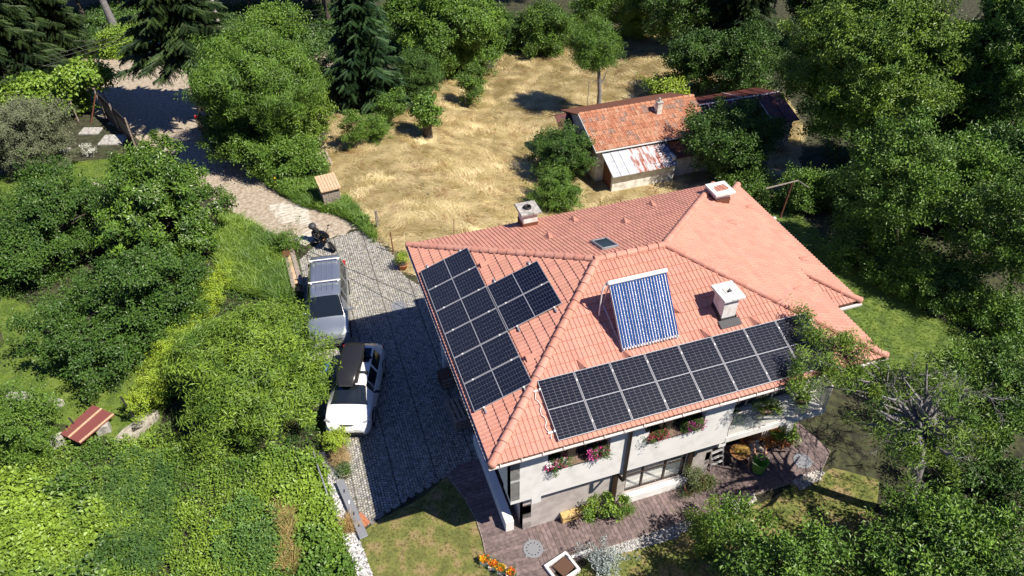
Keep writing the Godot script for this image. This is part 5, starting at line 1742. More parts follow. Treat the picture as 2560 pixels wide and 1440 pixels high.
func make_yard() -> void:
	clusters()
	# wooden box with a sloping lid beside the track
	var b := thing("wooden_box", "weathered wooden box with a pale slatted lid beside the track", "box", Vector3(-1.80,-0.11,-23.82), 0.12)
	var st := st_new()
	for k in 6:
		st = st_new()
		bbox(st, Vector3(-0.4 + k * 0.16, 0.62, 0.0), Vector3(0.15, 1.24, 0.04), 0.006)
		build("front_board", st, M["old_wood"], b)
	st = st_new()
	bbox(st, Vector3(-0.46, 0.65, -0.55), Vector3(0.04, 1.3, 1.06), 0.006)
	bbox(st, Vector3(0.46, 0.65, -0.55), Vector3(0.04, 1.3, 1.06), 0.006)
	bbox(st, Vector3(0, 0.72, -1.1), Vector3(0.96, 1.44, 0.04), 0.006)
	build("side_wall", st, M["old_wood"], b).set_meta("kind", "stuff")
	for k in 7:
		st = st_new()
		box_between(st, Vector3(-0.48 + k * 0.16, 1.27 + rf(0, 0.015), 0.16 + rf(-0.03, 0.03)), Vector3(-0.48 + k * 0.16, 1.5, -1.2), 0.145, 0.025, 0.005)
		build("lid_board", st, M["new_plank"], b)
	for z: float in [0.12, -1.15]:
		st = st_new()
		bbox(st, Vector3(0, 1.24 if z > 0 else 1.47, z), Vector3(1.08, 0.03, 0.08), 0.005)
		build("lid_batten", st, M["new_plank"], b)
	# pile of old boards beside the van
	var pl := thing("board_pile", "pile of old weathered boards between the tall grass and the van", "wood pile", Vector3(-4.51,-0.00,-18.30), 0.05)
	for k in 12:
		st = st_new()
		var y := 0.06 + floorf(k / 3.0) * 0.11
		var x := -0.2 + (k % 3) * 0.2 + rf(-0.03, 0.03)
		box_between(st, Vector3(x, y + rf(0, 0.02), 1.2 + rf(-0.25, 0.25)), Vector3(x + rf(-0.06, 0.06), y + rf(0, 0.02), -1.9 + rf(-0.3, 0.3)), 0.17, 0.07, 0.01)
		build("board", st, [M["old_wood"], M["new_plank"], M["old_wood"]][k % 3], pl)
	st = st_new()
	bbox(st, Vector3(-0.12, 0.55, -1.5), Vector3(0.4, 0.03, 1.0), 0.01, Basis(Vector3.BACK, 0.3))
	build("rusty_sheet", st, M["rust"], pl)
	# fence posts and wire between drive and meadow
	var fp := [[Vector3(0.15,-0.00,-20.99), 1.15, 0.07, "thick weathered fence post at the edge of the meadow by the drive"], [Vector3(0.48,-0.00,-18.58), 1.3, 0.03, "thin rusty fence stake near the flower pot at the drive's edge"], [Vector3(3.86,-0.13,-19.15), 1.1, 0.02, "thin stake standing behind the far eave beside the hay"], [Vector3(14.50,-2.17,-21.05), 0.9, 0.02, "thin stake behind the roof below the cottage"], [Vector3(-7.94,-0.28,-26.69), 0.8, 0.03, "short dark stake at the edge of the track near the round tree"], [Vector3(-7.17,-0.15,-24.58), 0.7, 0.03, "short dark stake lower down the track's edge"]]
	for f: Array in fp:
		var p := thing("fence_post", f[3], "fence post", f[0], 0, "fence posts")
		st = st_new()
		bbox(st, Vector3(0, f[1] / 2 - 0.1, 0), Vector3(f[2] * 2, f[1] + 0.2, f[2] * 1.6), 0.012, Basis(Vector3.BACK, rf(-0.05, 0.05)))
		build("stake", st, M["rust"] if f[2] < 0.05 else M["old_wood"], p)
	var wire := thing("fence_wire", "slack wire between the posts at the edge of the meadow", "wire", Vector3.ZERO)
	st = st_new()
	for y: float in [0.5, 0.95]:
		var a: Vector3 = fp[0][0] + Vector3(0, y, 0)
		var c: Vector3 = fp[1][0] + Vector3(0, y, 0)
		tube(st, [a, a.lerp(c, 0.5) - Vector3(0, 0.06, 0), c], [0.006, 0.006, 0.006], 4)
	build("strand", st, M["dark_metal"], wire)
	# striped marker post
	var mk := thing("marker_post", "black post with yellow bands among the weeds by the track", "post", Vector3(-4.63,-0.29,-26.90))
	st = st_new()
	rod(st, Vector3(0, -0.1, 0), Vector3(0, 1.1, 0), 0.04, 8)
	build("stake", st, M["black"], mk)
	for k in 3:
		st = st_new()
		rod(st, Vector3(0, 0.3 + k * 0.27, 0), Vector3(0, 0.42 + k * 0.27, 0), 0.045, 8)
		build("yellow_band", st, mat("marker_yellow", Color(0.7, 0.5, 0.02), 0.6), mk)
	# grey pallet leaning by the weeds
	var pg := thing("pallet", "grey broken pallet leaning in the weeds at the meadow corner", "pallet", Vector3(-1.68,-0.42,-28.92), 0.5)
	for k in 5:
		st = st_new()
		bbox(st, Vector3(-0.4 + k * 0.2, 0.5, 0), Vector3(0.1, 1.0, 0.025), 0.005, Basis(Vector3.RIGHT, -0.5))
		build("slat", st, M["old_wood"], pg)
	st = st_new()
	bbox(st, Vector3(0, 0.4, 0.0), Vector3(1.0, 0.08, 0.06), 0.005, Basis(Vector3.RIGHT, -0.5))
	build("cross_bar", st, M["old_wood"], pg)
	pot("flower_pot", "terracotta pot with a sparse plant under the back left corner of the roof", Vector3(0.68,-0.00,-17.13), 0.24, 0.34, M["terracotta"], "narrow", G_BRIGHT, G_YELLOW, 30, 0.35, 0.4)
	# metal fence strip, pipe rail and odds at the foot of the drive
	var ms := thing("metal_strip", "long grey metal panel lying along the gravel strip", "metal strip", Vector3(-3.91,-0.00,-4.03))
	var a0: Vector3 = Vector3(-4.17,-0.00,-5.41) - ms.position + Vector3(0, 0.25, 0)
	var a1: Vector3 = Vector3(-3.73,-0.00,-2.87) - ms.position + Vector3(0, 0.2, 0)
	st = st_new()
	box_between(st, a0, a1, 0.3, 0.05, 0.01)
	build("sheet", st, M["grey_metal"], ms)
	for k in 4:
		st = st_new()
		var m := a0.lerp(a1, 0.2 + k * 0.2)
		bbox(st, m + Vector3(0, 0.035, 0), Vector3(0.05, 0.02, 0.14), 0.004, Basis(Vector3.UP, -0.13))
		build("slot", st, M["white_paint"] if k == 1 else M["dark_metal"], ms)
	var rl := thing("pipe_rail", "bent grey pipe rail on the weedy side of the gravel strip", "rail", Vector3(-4.70,-0.00,-5.81))
	st = st_new()
	var rp := [Vector3(-4.91,0.50,-6.85), Vector3(-4.81,0.55,-5.89), Vector3(-4.73,0.50,-5.36), Vector3(-4.68,0.35,-4.91), Vector3(-4.58,0.15,-4.41)]
	for i in rp.size(): rp[i] -= rl.position
	tube(st, rp, [0.03, 0.03, 0.03, 0.03, 0.03], 7)
	build("pipe", st, M["grey_metal"], rl)
	var bk := thing("brick_stack", "small stack of red-brown bricks at the lower end of the drive", "bricks", Vector3(-3.65,-0.00,-3.66), 0.5)
	for k in 6:
		st = st_new()
		bbox(st, Vector3((k % 2) * 0.13 - 0.06 + rf(-0.01, 0.01), 0.04 + floorf(k / 4.0) * 0.07, (k / 2 % 2) * 0.26 - 0.13), Vector3(0.12, 0.065, 0.25), 0.006)
		build("brick", st, M["terracotta"], bk)
	for k in 3:
		st = st_new()
		bbox(st, Vector3(0.22 + k * 0.06, 0.03, rf(-0.2, 0.3)), Vector3(0.1, 0.06, 0.06), 0.008, Basis(Vector3.UP, rf(0, 3)))
		build("brick_piece", st, M["old_wood"], bk)
	var sl := thing("paving_slab", "dark grey paving slab above the top end of the gravel strip", "slab", Vector3(-4.51,-0.00,-6.88), 0.15)
	st = st_new()
	bbox(st, Vector3(0, 0.06, 0), Vector3(0.62, 0.1, 0.55), 0.012)
	build("slab", st, mat("slate", Color(0.05, 0.052, 0.06), 0.8), sl)
	var yb := plant("yellow_bush", "small yellow-green bush in front of the white SUV's bumper", "bush", "", Vector3(-4.07,-0.00,-6.97), Vector3(-3.99,0.58,-6.94), 0.38, 0.41, "small", 190, G_LIME, G_YELLOW * 1.2, {"size": 0.7, "lobes": 7, "lobe": 0.45})
	pot("flower_pot", "pale pot with a withered plant at the edge of the gravel", Vector3(-4.02,-0.00,-6.33), 0.2, 0.26, M["concrete"], "straw", Color(0.3, 0.2, 0.08), Color(0.4, 0.3, 0.15), 5, 0.16, 0.14)
	pot("flower_pot", "brown pot with a few stems at the edge of the gravel", Vector3(-3.96,-0.00,-5.74), 0.21, 0.28, M["old_wood"], "narrow", G_GREY, G_MID, 8, 0.14, 0.2)
	var dry := thing("dry_clump", "clump of dry straw-coloured grass on the white gravel", "grass clump", Vector3(-4.20,-0.00,-3.58))
	var dx := []
	var dc := []
	for k in 40:
		dx.append(Transform3D(Basis(Vector3.UP, rf(0, TAU)) * Basis(Vector3.RIGHT, rf(-0.7, 0.7)), Vector3(rf(-0.15, 0.15), 0, rf(-0.15, 0.2))))
		dc.append(Color(0.45, 0.3, 0.12) * rf(0.7, 1.2))
	multi("blades", C["tall"], M["straw"], dx, dc, dry, true)
	# stacked pallets and a crate under the left eave
	var ps := thing("pallet_stack", "stack of brown pallets in the shade against the drive side of the house", "pallet stack", Vector3(0.85, 0.03, -7.0), 0.08)
	for k in 4:
		for i in 5:
			st = st_new()
			bbox(st, Vector3(-0.38 + i * 0.19, 0.13 + k * 0.15, 0), Vector3(0.12, 0.025, 1.2), 0.004)
			build("deck_board", st, M["old_wood"], ps)
		for i in 3:
			st = st_new()
			bbox(st, Vector3(0, 0.07 + k * 0.15, -0.52 + i * 0.52), Vector3(0.86, 0.09, 0.1), 0.004)
			build("bearer", st, M["old_wood"], ps)
	var cr := thing("crate", "small brown box standing beyond the pallets beside the drive wall", "crate", Vector3(0.75, 0.03, -9.0), 0.1)
	st = st_new()
	bbox(st, Vector3(0, 0.3, 0), Vector3(0.5, 0.6, 0.6), 0.01)
	build("body", st, M["brown_wood"], cr)
	for k in 3:
		st = st_new()
		bbox(st, Vector3(0, 0.12 + k * 0.19, 0.305), Vector3(0.48, 0.14, 0.02), 0.004)
		build("slat", st, M["old_wood"], cr)
	# crate-like pine bench by the beige wall
	var pb := thing("pine_bench", "pale pine box bench against the beige front wall", "bench", Vector3(3.46,-0.00,-1.32))
	for k in 3:
		st = st_new()
		bbox(st, Vector3(0, 0.43, -0.24 + k * 0.13), Vector3(1.12, 0.03, 0.12), 0.005)
		build("top_board", st, M["pine"], pb)
	for x: float in [-0.52, 0.52]:
		st = st_new()
		bbox(st, Vector3(x, 0.21, -0.11), Vector3(0.04, 0.41, 0.36), 0.005)
		build("end_board", st, M["pine"], pb)
	for y: float in [0.11, 0.34]:
		st = st_new()
		bbox(st, Vector3(0, y, 0.04), Vector3(1.0, 0.15, 0.03), 0.005)
		build("front_board", st, M["pine"], pb)
	# plants along the front wall
	pot("house_plant", "variegated leafy plant in a dark pot right of the pine bench", Vector3(3.95, 0.065, -1.15), 0.2, 0.3, M["black"], "broad", G_MID, G_YELLOW, 60, 0.36, 0.36, "plants along the front wall")
	pot("house_plant", "upright big-leaved plant in a dark pot below the downpipe", Vector3(4.75, 0.065, -1.0), 0.2, 0.3, M["black"], "vine", G_DEEP, G_LIME, 40, 0.3, 0.5, "plants along the front wall")
	pot("house_plant", "low pot plant at the left corner of the white plinth", Vector3(5.2, 0.065, -0.95), 0.17, 0.24, M["terracotta"], "small", G_MID, G_BRIGHT, 40, 0.25, 0.22, "plants along the front wall")
	pot("red_pot", "tall grey-green plant in a red pot, left of the three by the beige pillar", Vector3(7.72, 0.065, -0.98), 0.19, 0.28, M["terracotta"], "narrow", G_OLIVE, G_GREY * 1.2, 55, 0.26, 0.46, "red pots by the pillar")
	pot("red_pot", "bushy reddish plant in a red pot, middle of the three by the beige pillar", Vector3(8.15, 0.065, -1.0), 0.18, 0.26, M["terracotta"], "broad", Color(0.12, 0.08, 0.04), G_MID, 50, 0.26, 0.34, "red pots by the pillar")
	pot("red_pot", "low round green plant in a terracotta pot, right of the three by the beige pillar", Vector3(8.5, 0.065, -1.05), 0.16, 0.22, M["terracotta"], "small", G_MID, G_BRIGHT, 40, 0.2, 0.18, "red pots by the pillar")
	# window boxes
	var wb := [[2.32, 4.13, "left flower box with pink and white petunias in the left upstairs window", Color(0.75, 0.1, 0.3), Color(0.8, 0.75, 0.78)], [3.72, 4.13, "right flower box with magenta petunias in the left upstairs window", Color(0.75, 0.06, 0.35), Color(0.7, 0.25, 0.5)], [5.78, 4.13, "left flower box with dark red petunias in the right upstairs window", Color(0.45, 0.03, 0.1), Color(0.6, 0.1, 0.2)], [7.08, 4.13, "right flower box with purple petunias in the right upstairs window", Color(0.4, 0.05, 0.25), Color(0.55, 0.1, 0.35)]]
	for w: Array in wb:
		var t := thing("flower_box", w[2], "flower box", Vector3(w[0], w[1], -0.9), 0, "flower boxes in the upstairs windows")
		st = st_new()
		bbox(st, Vector3(0, 0.09, 0), Vector3(0.6, 0.16, 0.18), 0.02)
		build("box", st, M["dark_brown"], t)
		var s := shell(Vector3(0, 0.25, 0.05), 0.32, 0.2, 0.17, 7, 0.45, 260, 0.5, G_DEEP, G_MID, 0.6)
		multi("foliage", C["small"], M["leaf"], s[0], s[1], t, true)
		var fx := []
		var fc := []
		for k in 55:
			fx.append(Transform3D(Basis.from_euler(Vector3(rf(-0.6, 0.9), rf(0, TAU), rf(-0.5, 0.5))), Vector3(rf(-0.33, 0.33), rf(0.12, 0.4), rf(0.02, 0.24))))
			fc.append(w[3] if rng.randf() < 0.65 else w[4])
		multi("flowers", C["petals"], M["petal"], fx, fc, t, true)
	# balcony planters hung on the handrail
	for k in 3:
		var x: float = [9.0, 9.78, 11.2][k]
		var t := thing("balcony_planter", ["hanging planter at the left end of the glass balcony rail", "hanging planter in the middle of the glass balcony rail", "hanging planter towards the right end of the glass balcony rail"][k], "planter", Vector3(x, 4.0, -0.73 if k else -1.1), 0, "planters on the balcony")
		if k == 0: t.position = Vector3(9.0, 3.12, -1.45)
		st = st_new()
		lathe(st, [Vector2(0.001, 0), Vector2(0.15, 0), Vector2(0.2, 0.18), Vector2(0.19, 0.2), Vector2(0.001, 0.18)], 14, Vector3.ZERO, Basis.IDENTITY.scaled(Vector3(1.5, 1, 0.8)))
		build("bowl", st, M["brown_wood"], t)
		var s := shell(Vector3(0, 0.24, 0), 0.34, 0.14, 0.2, 6, 0.5, 220, 0.6, G_MID, G_LIME, 0.7)
		multi("foliage", C["small"], M["leaf"], s[0], s[1], t, true)
	# wall lantern under the eave
	var ln := thing("wall_lantern", "dark lantern under the eave left of the right upstairs window", "lantern", Vector3(5.25, 4.95, -0.8))
	st = st_new()
	lathe(st, [Vector2(0.02, 0), Vector2(0.07, 0.03), Vector2(0.1, 0.26), Vector2(0.12, 0.28), Vector2(0.03, 0.36), Vector2(0.001, 0.38)], 8, Vector3(0, 0, 0.16), Basis.IDENTITY, false)
	build("housing", st, M["black"], ln)
	st = st_new()
	box_between(st, Vector3(0, 0.3, 0), Vector3(0, 0.36, 0.16), 0.03, 0.03)
	build("bracket", st, M["black"], ln)
	# white planters with orange and yellow flowers beside the deck
	var wp := [Vector3(-0.07,-0.00,-0.76), Vector3(0.14,-0.00,-0.51), Vector3(0.37,-0.00,-0.28), Vector3(0.60,-0.00,-0.05)]
	for k in 4:
		var t := thing("white_planter", ["first white planter of orange flowers, at the lawn corner of the deck", "second white planter from the lawn, with orange and yellow flowers", "third white planter from the lawn, with red and yellow flowers", "last white planter of the row, at the bottom edge of the photo"][k], "planter", wp[k], -0.45, "white planters beside the deck")
		st = st_new()
		bbox(st, Vector3(0, 0.1, 0), Vector3(0.3, 0.2, 0.22), 0.015)
		build("box", st, M["white_paint"], t)
		st = st_new()
		box(st, Vector3(0, 0.202, 0), Vector3(0.25, 0.006, 0.17))
		build("soil", st, M["soil"], t)
		var s := shell(Vector3(0, 0.22, 0), 0.12, 0.08, 0.09, 5, 0.5, 60, 0.4, G_DEEP, G_MID, 0.7)
		multi("foliage", C["small"], M["leaf"], s[0], s[1], t, true)
		var fx := []
		var fc := []
		for i in 26:
			fx.append(Transform3D(Basis.from_euler(Vector3(rf(-0.5, 0.5), rf(0, TAU), rf(-0.5, 0.5))), Vector3(rf(-0.12, 0.12), rf(0.25, 0.31), rf(-0.08, 0.08))))
			fc.append(Color(0.75, 0.16, 0.01) if (rng.randf() < 0.6) == (k != 2) else Color(0.8, 0.5, 0.02))
		multi("flowers", C["petals"], M["petal"], fx, fc, t, true)
	# white-edged frame in the bank below the deck
	var wf := thing("raised_bed", "white-edged square frame with a brown board at the bottom of the deck", "raised bed", Vector3(2.29,-0.00,0.30), 0.28)
	for k in 4:
		st = st_new()
		var v: Vector3 = [Vector3(0, 0.1, -0.36), Vector3(0, 0.1, 0.36), Vector3(-0.42, 0.1, 0), Vector3(0.42, 0.1, 0)][k]
		bbox(st, v, Vector3(0.92 if k < 2 else 0.09, 0.2 if k < 2 else 0.198, 0.09 if k < 2 else 0.64), 0.008)
		build("kerb", st, M["white_paint"], wf)
	st = st_new()
	bbox(st, Vector3(0.08, 0.15, 0), Vector3(0.55, 0.03, 0.5), 0.006, Basis(Vector3.UP, 0.15))
	build("board", st, M["brown_wood"], wf)
	var kb := thing("white_kerb", "white kerb running from the square frame along the deck edge", "kerb", Vector3(3.14,-0.00,-0.01))
	st = st_new()
	box_between(st, Vector3(2.74,-0.00,0.01) - kb.position + Vector3(0, 0.06, 0), Vector3(3.48,-0.00,-0.02) - kb.position + Vector3(0, 0.06, 0), 0.1, 0.14, 0.01)
	build("kerb", st, M["white_paint"], kb)
	plant("silver_bush", "silvery blue-grey bush in the shade below the deck", "bush", "", Vector3(3.53,-0.00,0.71), Vector3(3.58,0.47,0.73), 0.46, 0.21, "small", 190, Color(0.28, 0.34, 0.33), Color(0.42, 0.47, 0.46), {"size": 0.8, "mat": "leaf_grey", "lobes": 8, "lobe": 0.42})
	# teal canopy edge behind the house
	var tc := thing("teal_canopy", "strip of a teal canopy showing behind the back gutter", "canopy", Vector3(6.6, 5.2, -11.3))
	st = st_new()
	bbox(st, Vector3(0, 0, 0), Vector3(3.6, 0.04, 0.9), 0.01, Basis(Vector3.RIGHT, 0.15))
	build("sheet", st, mat("teal", Color(0.09, 0.36, 0.27), 0.6), tc)
	st = st_new()
	for x: float in [-1.7, 1.7]: rod(st, Vector3(x, -5.4, -0.4), Vector3(x, 0, -0.4), 0.04, 6)
	build("pole", st, M["grey_metal"], tc).set_meta("kind", "stuff")

func make_garden() -> void:
	# stepping stones: two rows of pale flags
	var fl := mat("flag_dummy", Color.WHITE)
	var fm := []
	for k in 3: fm.append(grainy("flagstone_%d" % k, [Color(0.30, 0.275, 0.22) * (0.9 + k * 0.1), Color(0.42, 0.39, 0.32) * (0.9 + k * 0.1)], [0.35, 0.65], 1.2, 0.03, 0.92, 0.0, Vector3.ONE, 140 + k, 128))
	var path := Node3D.new()
	path.name = "stepping_path"
	add_child(path)
	tag(path, "two rows of pale flagstones across the garden lawn", "", "", "structure")
	var rows := [[Vector3(-16.12,-0.43,-29.11), Vector3(-14.42,-0.58,-31.68)], [Vector3(-15.32,-0.34,-27.63), Vector3(-13.84,-0.44,-29.40)]]
	for r: Array in rows:
		var a: Vector3 = r[0]
		var b: Vector3 = r[1]
		var n := int(a.distance_to(b) / 0.62)
		var side := (b - a).cross(Vector3.UP).normalized()
		for k in n:
			for j in 2:
				var c := a.lerp(b, (k + 0.5) / n) + side * ((j - 0.5) * 0.5 + rf(-0.05, 0.05))
				var st := st_new()
				var poly := PackedVector2Array()
				var m := 6
				for i in m:
					var t := TAU * i / m + rf(-0.25, 0.25)
					poly.append(Vector2(c.x + cos(t) * 0.33 * rf(0.8, 1.15), c.z + sin(t) * 0.27 * rf(0.8, 1.15)))
				prism(st, poly, c.y - 0.03, c.y + 0.05 + rf(0, 0.015))
				build("flagstone", st, fm[rng.randi() % 3], path)
	# rust-red board on blocks
	var rb := thing("red_board", "rust-red sheet with two pale battens resting on blocks in the grass", "board", Vector3(-13.30,-0.00,-11.18))
	var q := [Vector3(-13.98,0.55,-10.74), Vector3(-12.93,0.55,-11.92), Vector3(-12.08,0.55,-11.11), Vector3(-13.21,0.55,-10.01)]
	var mid := Vector3.ZERO
	for i in 4:
		q[i] -= rb.position
		mid += q[i] / 4
	var st := st_new()
	quad(st, q[0], q[3], q[2], q[1])
	var dn := Vector3(0, -0.05, 0)
	for i in 4: quad(st, q[i] + dn, q[(i + 3) % 4] + dn, q[(i + 3) % 4], q[i])
	quad(st, q[1] + dn, q[2] + dn, q[3] + dn, q[0] + dn)
	build("sheet", st, mat("red_board", Color(0.20, 0.055, 0.05), 0.8), rb)
	for f: float in [0.42, 0.97]:
		st = st_new()
		var p0: Vector3 = (q[0] as Vector3).lerp(q[3], f)
		var p1: Vector3 = (q[1] as Vector3).lerp(q[2], f)
		box_between(st, p0 + Vector3(0, 0.025, 0), p1 + Vector3(0, 0.025, 0), 0.07, 0.05, 0.006)
		build("batten", st, M["new_plank"], rb)
	for p: Array in [[Vector3(-14.18,-0.00,-10.71), "pale block under the left end of the red board"], [Vector3(-12.59,-0.00,-10.87), "pale block under the right end of the red board"]]:
		var t := thing("stone_block", p[1], "stone block", p[0], rf(0, 1), "blocks under the red board")
		st = st_new()
		bbox(st, Vector3(0, 0.22, 0), Vector3(0.5, 0.5, 0.4), 0.03)
		build("block", st, M["concrete"], t)
	# flat pale rocks by the hedge
	for p: Array in [[Vector3(-11.49,-0.00,-10.36), 0.75, "lower flat pale rock by the end of the chartreuse hedge"], [Vector3(-11.03,-0.00,-10.77), 0.7, "upper flat pale rock by the end of the chartreuse hedge"]]:
		var t := thing("flat_rock", p[2], "rock", p[0], 0.6, "flat rocks by the hedge")
		st = st_new()
		var poly := PackedVector2Array()
		for i in 7: poly.append(Vector2(cos(TAU * i / 7.0) * p[1] * rf(0.75, 1.1), sin(TAU * i / 7.0) * p[1] * 0.55 * rf(0.75, 1.1)))
		prism(st, poly, -0.1, 0.22)
		build("slab", st, fm[1], t)
	for p: Array in [[Vector3(-11.34,-0.00,-10.79), 1.7, "tall green metal post beside the flat pale rocks"], [Vector3(-13.47,-0.00,-11.13), 0.9, "short dark metal post in front of the red board"]]:
		var t := thing("metal_post", p[2], "post", p[0], 0, "posts in the grass")
		st = st_new()
		rod(st, Vector3(0, -0.1, 0), Vector3(-0.12, p[1], 0), 0.035, 7)
		build("stake", st, M["dark_metal"], t)
	var bl := thing("concrete_edge", "crumbling concrete edge half hidden by the shrub left of the red board", "kerb", Vector3(-15.38,-0.00,-13.41), -0.5)
	for k in 5:
		st = st_new()
		bbox(st, Vector3(-1.0 + k * 0.5, 0.12 + rf(-0.03, 0.03), rf(-0.05, 0.05)), Vector3(0.46, 0.3, 0.4), 0.03, Basis(Vector3.UP, rf(-0.1, 0.1)))
		build("block", st, M["concrete"], bl)
	# dark slatted gate by the track
	var ga: Vector3 = Vector3(-15.14,-1.19,-41.78)
	var gb: Vector3 = Vector3(-12.75,-0.83,-35.83)
	var gt := thing("slat_fence", "dark slatted fence panel standing beside the dirt track", "fence", (ga + gb) / 2)
	ga -= gt.position; gb -= gt.position
	var nb := 30
	for k in nb:
		var p := ga.lerp(gb, (k + 0.5) / nb)
		st = st_new()
		bbox(st, p + Vector3(0, 0.95, 0), Vector3(0.03, 1.85 + rf(-0.06, 0.06), ga.distance_to(gb) / nb - 0.03), 0.006, Basis(Vector3.UP, atan2((gb - ga).x, (gb - ga).z)))
		build("slat", st, M["dark_metal"], gt)
	for y: float in [0.4, 1.6]:
		st = st_new()
		box_between(st, ga + Vector3(-0.05, y, 0), gb + Vector3(-0.05, y, 0), 0.06, 0.08, 0.006)
		build("rail", st, M["rust"], gt)
	for f: float in [0.0, 0.5, 1.0]:
		st = st_new()
		bbox(st, ga.lerp(gb, f) + Vector3(-0.1, 1.05, 0), Vector3(0.09, 2.3, 0.09), 0.01)
		build("post", st, M["old_wood"], gt)
	st = st_new()
	box_between(st, ga + Vector3(-0.1, 1.9, 0), ga + Vector3(-1.0, 0.0, 0.6), 0.06, 0.06)
	build("brace", st, M["rust"], gt)
	# slabs inside the gate
	for p: Array in [[Vector3(-14.34,-0.94,-37.69), 1.6, 1.3, "large pale concrete slab inside the slatted fence"], [Vector3(-15.95,-1.06,-39.75), 1.3, 0.9, "smaller concrete slab left of the large one by the fence"], [Vector3(-17.54,-0.92,-37.31), 1.3, 0.5, "pale slab at the edge of the garden lawn below the grey bush"]]:
		var t := thing("concrete_slab", p[3], "slab", p[0], -0.3, "slabs inside the fence")
		st = st_new()
		bbox(st, Vector3(0, 0.06, 0), Vector3(p[1], 0.12, p[2]), 0.02)
		build("slab", st, M["concrete"], t)
	var tarp := thing("ground_sheet", "faded blue-green sheet lying on the garden lawn", "sheet", Vector3(-16.99,-0.78,-34.93), 0.2)
	st = st_new()
	bbox(st, Vector3(0, 0.02, 0), Vector3(0.9, 0.03, 0.8), 0.008)
	build("sheet", st, mat("tarp_teal", Color(0.10, 0.2, 0.19), 0.6), tarp)
	var gw := thing("white_hydrangea", "round white-flowered plant on the garden lawn near the fence", "plant", Vector3(-15.51,-0.82,-35.69))
	var s := shell(Vector3(0, 0.4, 0), 0.3, 0.28, 0.3, 6, 0.5, 160, 0.7, Color(0.5, 0.52, 0.45), Color(0.7, 0.7, 0.64), 0.7)
	multi("foliage", C["small"], M["leaf_grey"], s[0], s[1], gw, true)
	# vine pergola
	var pv := thing("vine_pergola", "wooden pergola with a lime-green grape vine at the end of the fence", "pergola", Vector3(-16.11,-1.26,-42.95))
	for p: Array in [[-0.9, -0.8], [0.9, -0.8], [-0.9, 0.9], [0.9, 0.9]]:
		st = st_new()
		rod(st, Vector3(p[0], -0.1, p[1]), Vector3(p[0], 2.3, p[1]), 0.05, 6)
		build("post", st, M["old_wood"], pv)
	for x: float in [-0.9, 0.0, 0.9]:
		st = st_new()
		box_between(st, Vector3(x, 2.32, -1.2), Vector3(x, 2.32, 1.3), 0.06, 0.07)
		build("beam", st, M["old_wood"], pv)
	s = shell(Vector3(0, 2.5, 0), 1.5, 0.45, 1.5, 14, 0.35, 900, 1.5, G_BRIGHT, G_LIME, 0.7)
	multi("vine", C["vine"], M["leaf"], s[0], s[1], pv, true)
	plant("vine_bank", "bank of lime-green vines between the grey bush and the dark spruces", "vine", "", Vector3(-19.19,-1.31,-43.79), Vector3(-18.94,-0.17,-43.71), 2.57, 1.16, "vine", 34, G_BRIGHT, G_LIME, {"size": 1.4})
	plant("shrub", "bright green shrub at the foot of the pale trunk at the end of the track", "bush", "", Vector3(-15.47,-2.06,-56.31), Vector3(-15.08,-1.19,-56.17), 1.39, 0.95, "broad", 40, G_BRIGHT, G_LIME, {"size": 1.6})
	plant("shrub", "lime bush beside the drooping spruce behind the blue cars", "bush", "", Vector3(-13.30,-2.31,-60.44), Vector3(-12.93,-1.64,-60.32), 1.25, 0.69, "broad", 40, G_BRIGHT, G_LIME, {"size": 1.6})
	plant("shrub", "green plant on the bank just behind the pile of old boards", "bush", "", Vector3(-4.65,-0.00,-20.04), Vector3(-4.50,0.70,-19.99), 0.62, 0.67, "small", 90, G_MID, G_BRIGHT, {"size": 1.0})
	# pale leaning trunk at the top left
	var tk := thing("bare_trunk", "pale leaning tree trunk in front of the dark wood at the top left", "tree trunk", Vector3(-16.16,-2.40,-61.97))
	st = st_new()
	tube(st, [Vector3(0, -0.2, 0), Vector3(-0.15, 1.4, 0), Vector3(-0.35, 4.0, 0), Vector3(-0.4, 8.0, -0.2)], [0.4, 0.34, 0.27, 0.16], 9)
	build("trunk", st, M["grey_bark"], tk)

var C := {}

func leaf_cluster(n: int, leaf_l: float, leaf_w: float, spread: float, droop: float, seed_: int, folded := 0.25) -> ArrayMesh:
	# a twig end with n leaves; y points away from the branch
	var r := RandomNumberGenerator.new()
	r.seed = seed_
	var v := PackedVector3Array()
	for i in n:
		var f := float(i) / n
		var az := i * 2.39996 + r.randf_range(-0.4, 0.4)
		var el := lerpf(-0.25, 1.2, f) + r.randf_range(-0.3, 0.3)
		var d := Vector3(cos(az) * cos(el), sin(el), sin(az) * cos(el))
		var o := Vector3(r.randf_range(-0.3, 0.3) * spread, (f - 0.6) * spread, r.randf_range(-0.3, 0.3) * spread) + d * spread * r.randf_range(0.15, 0.55)
		d = (d + Vector3(0, -droop, 0)).normalized()
		var side := d.cross(Vector3.UP)
		if side.length() < 0.05: side = Vector3.RIGHT
		side = side.normalized().rotated(d, r.randf_range(-0.9, 0.9))
		var up := side.cross(d)
		var l := leaf_l * r.randf_range(0.75, 1.2)
		var w := leaf_w * r.randf_range(0.8, 1.2)
		var mid := o + d * l * 0.5 - up * l * 0.05
		var tip := o + d * l - up * l * 0.16
		var a := o + d * l * 0.45 + side * w / 2 + up * w * folded
		var b := o + d * l * 0.45 - side * w / 2 + up * w * folded
		v.append(o); v.append(a); v.append(tip)
		v.append(o); v.append(tip); v.append(b)
	return tri_mesh(v)

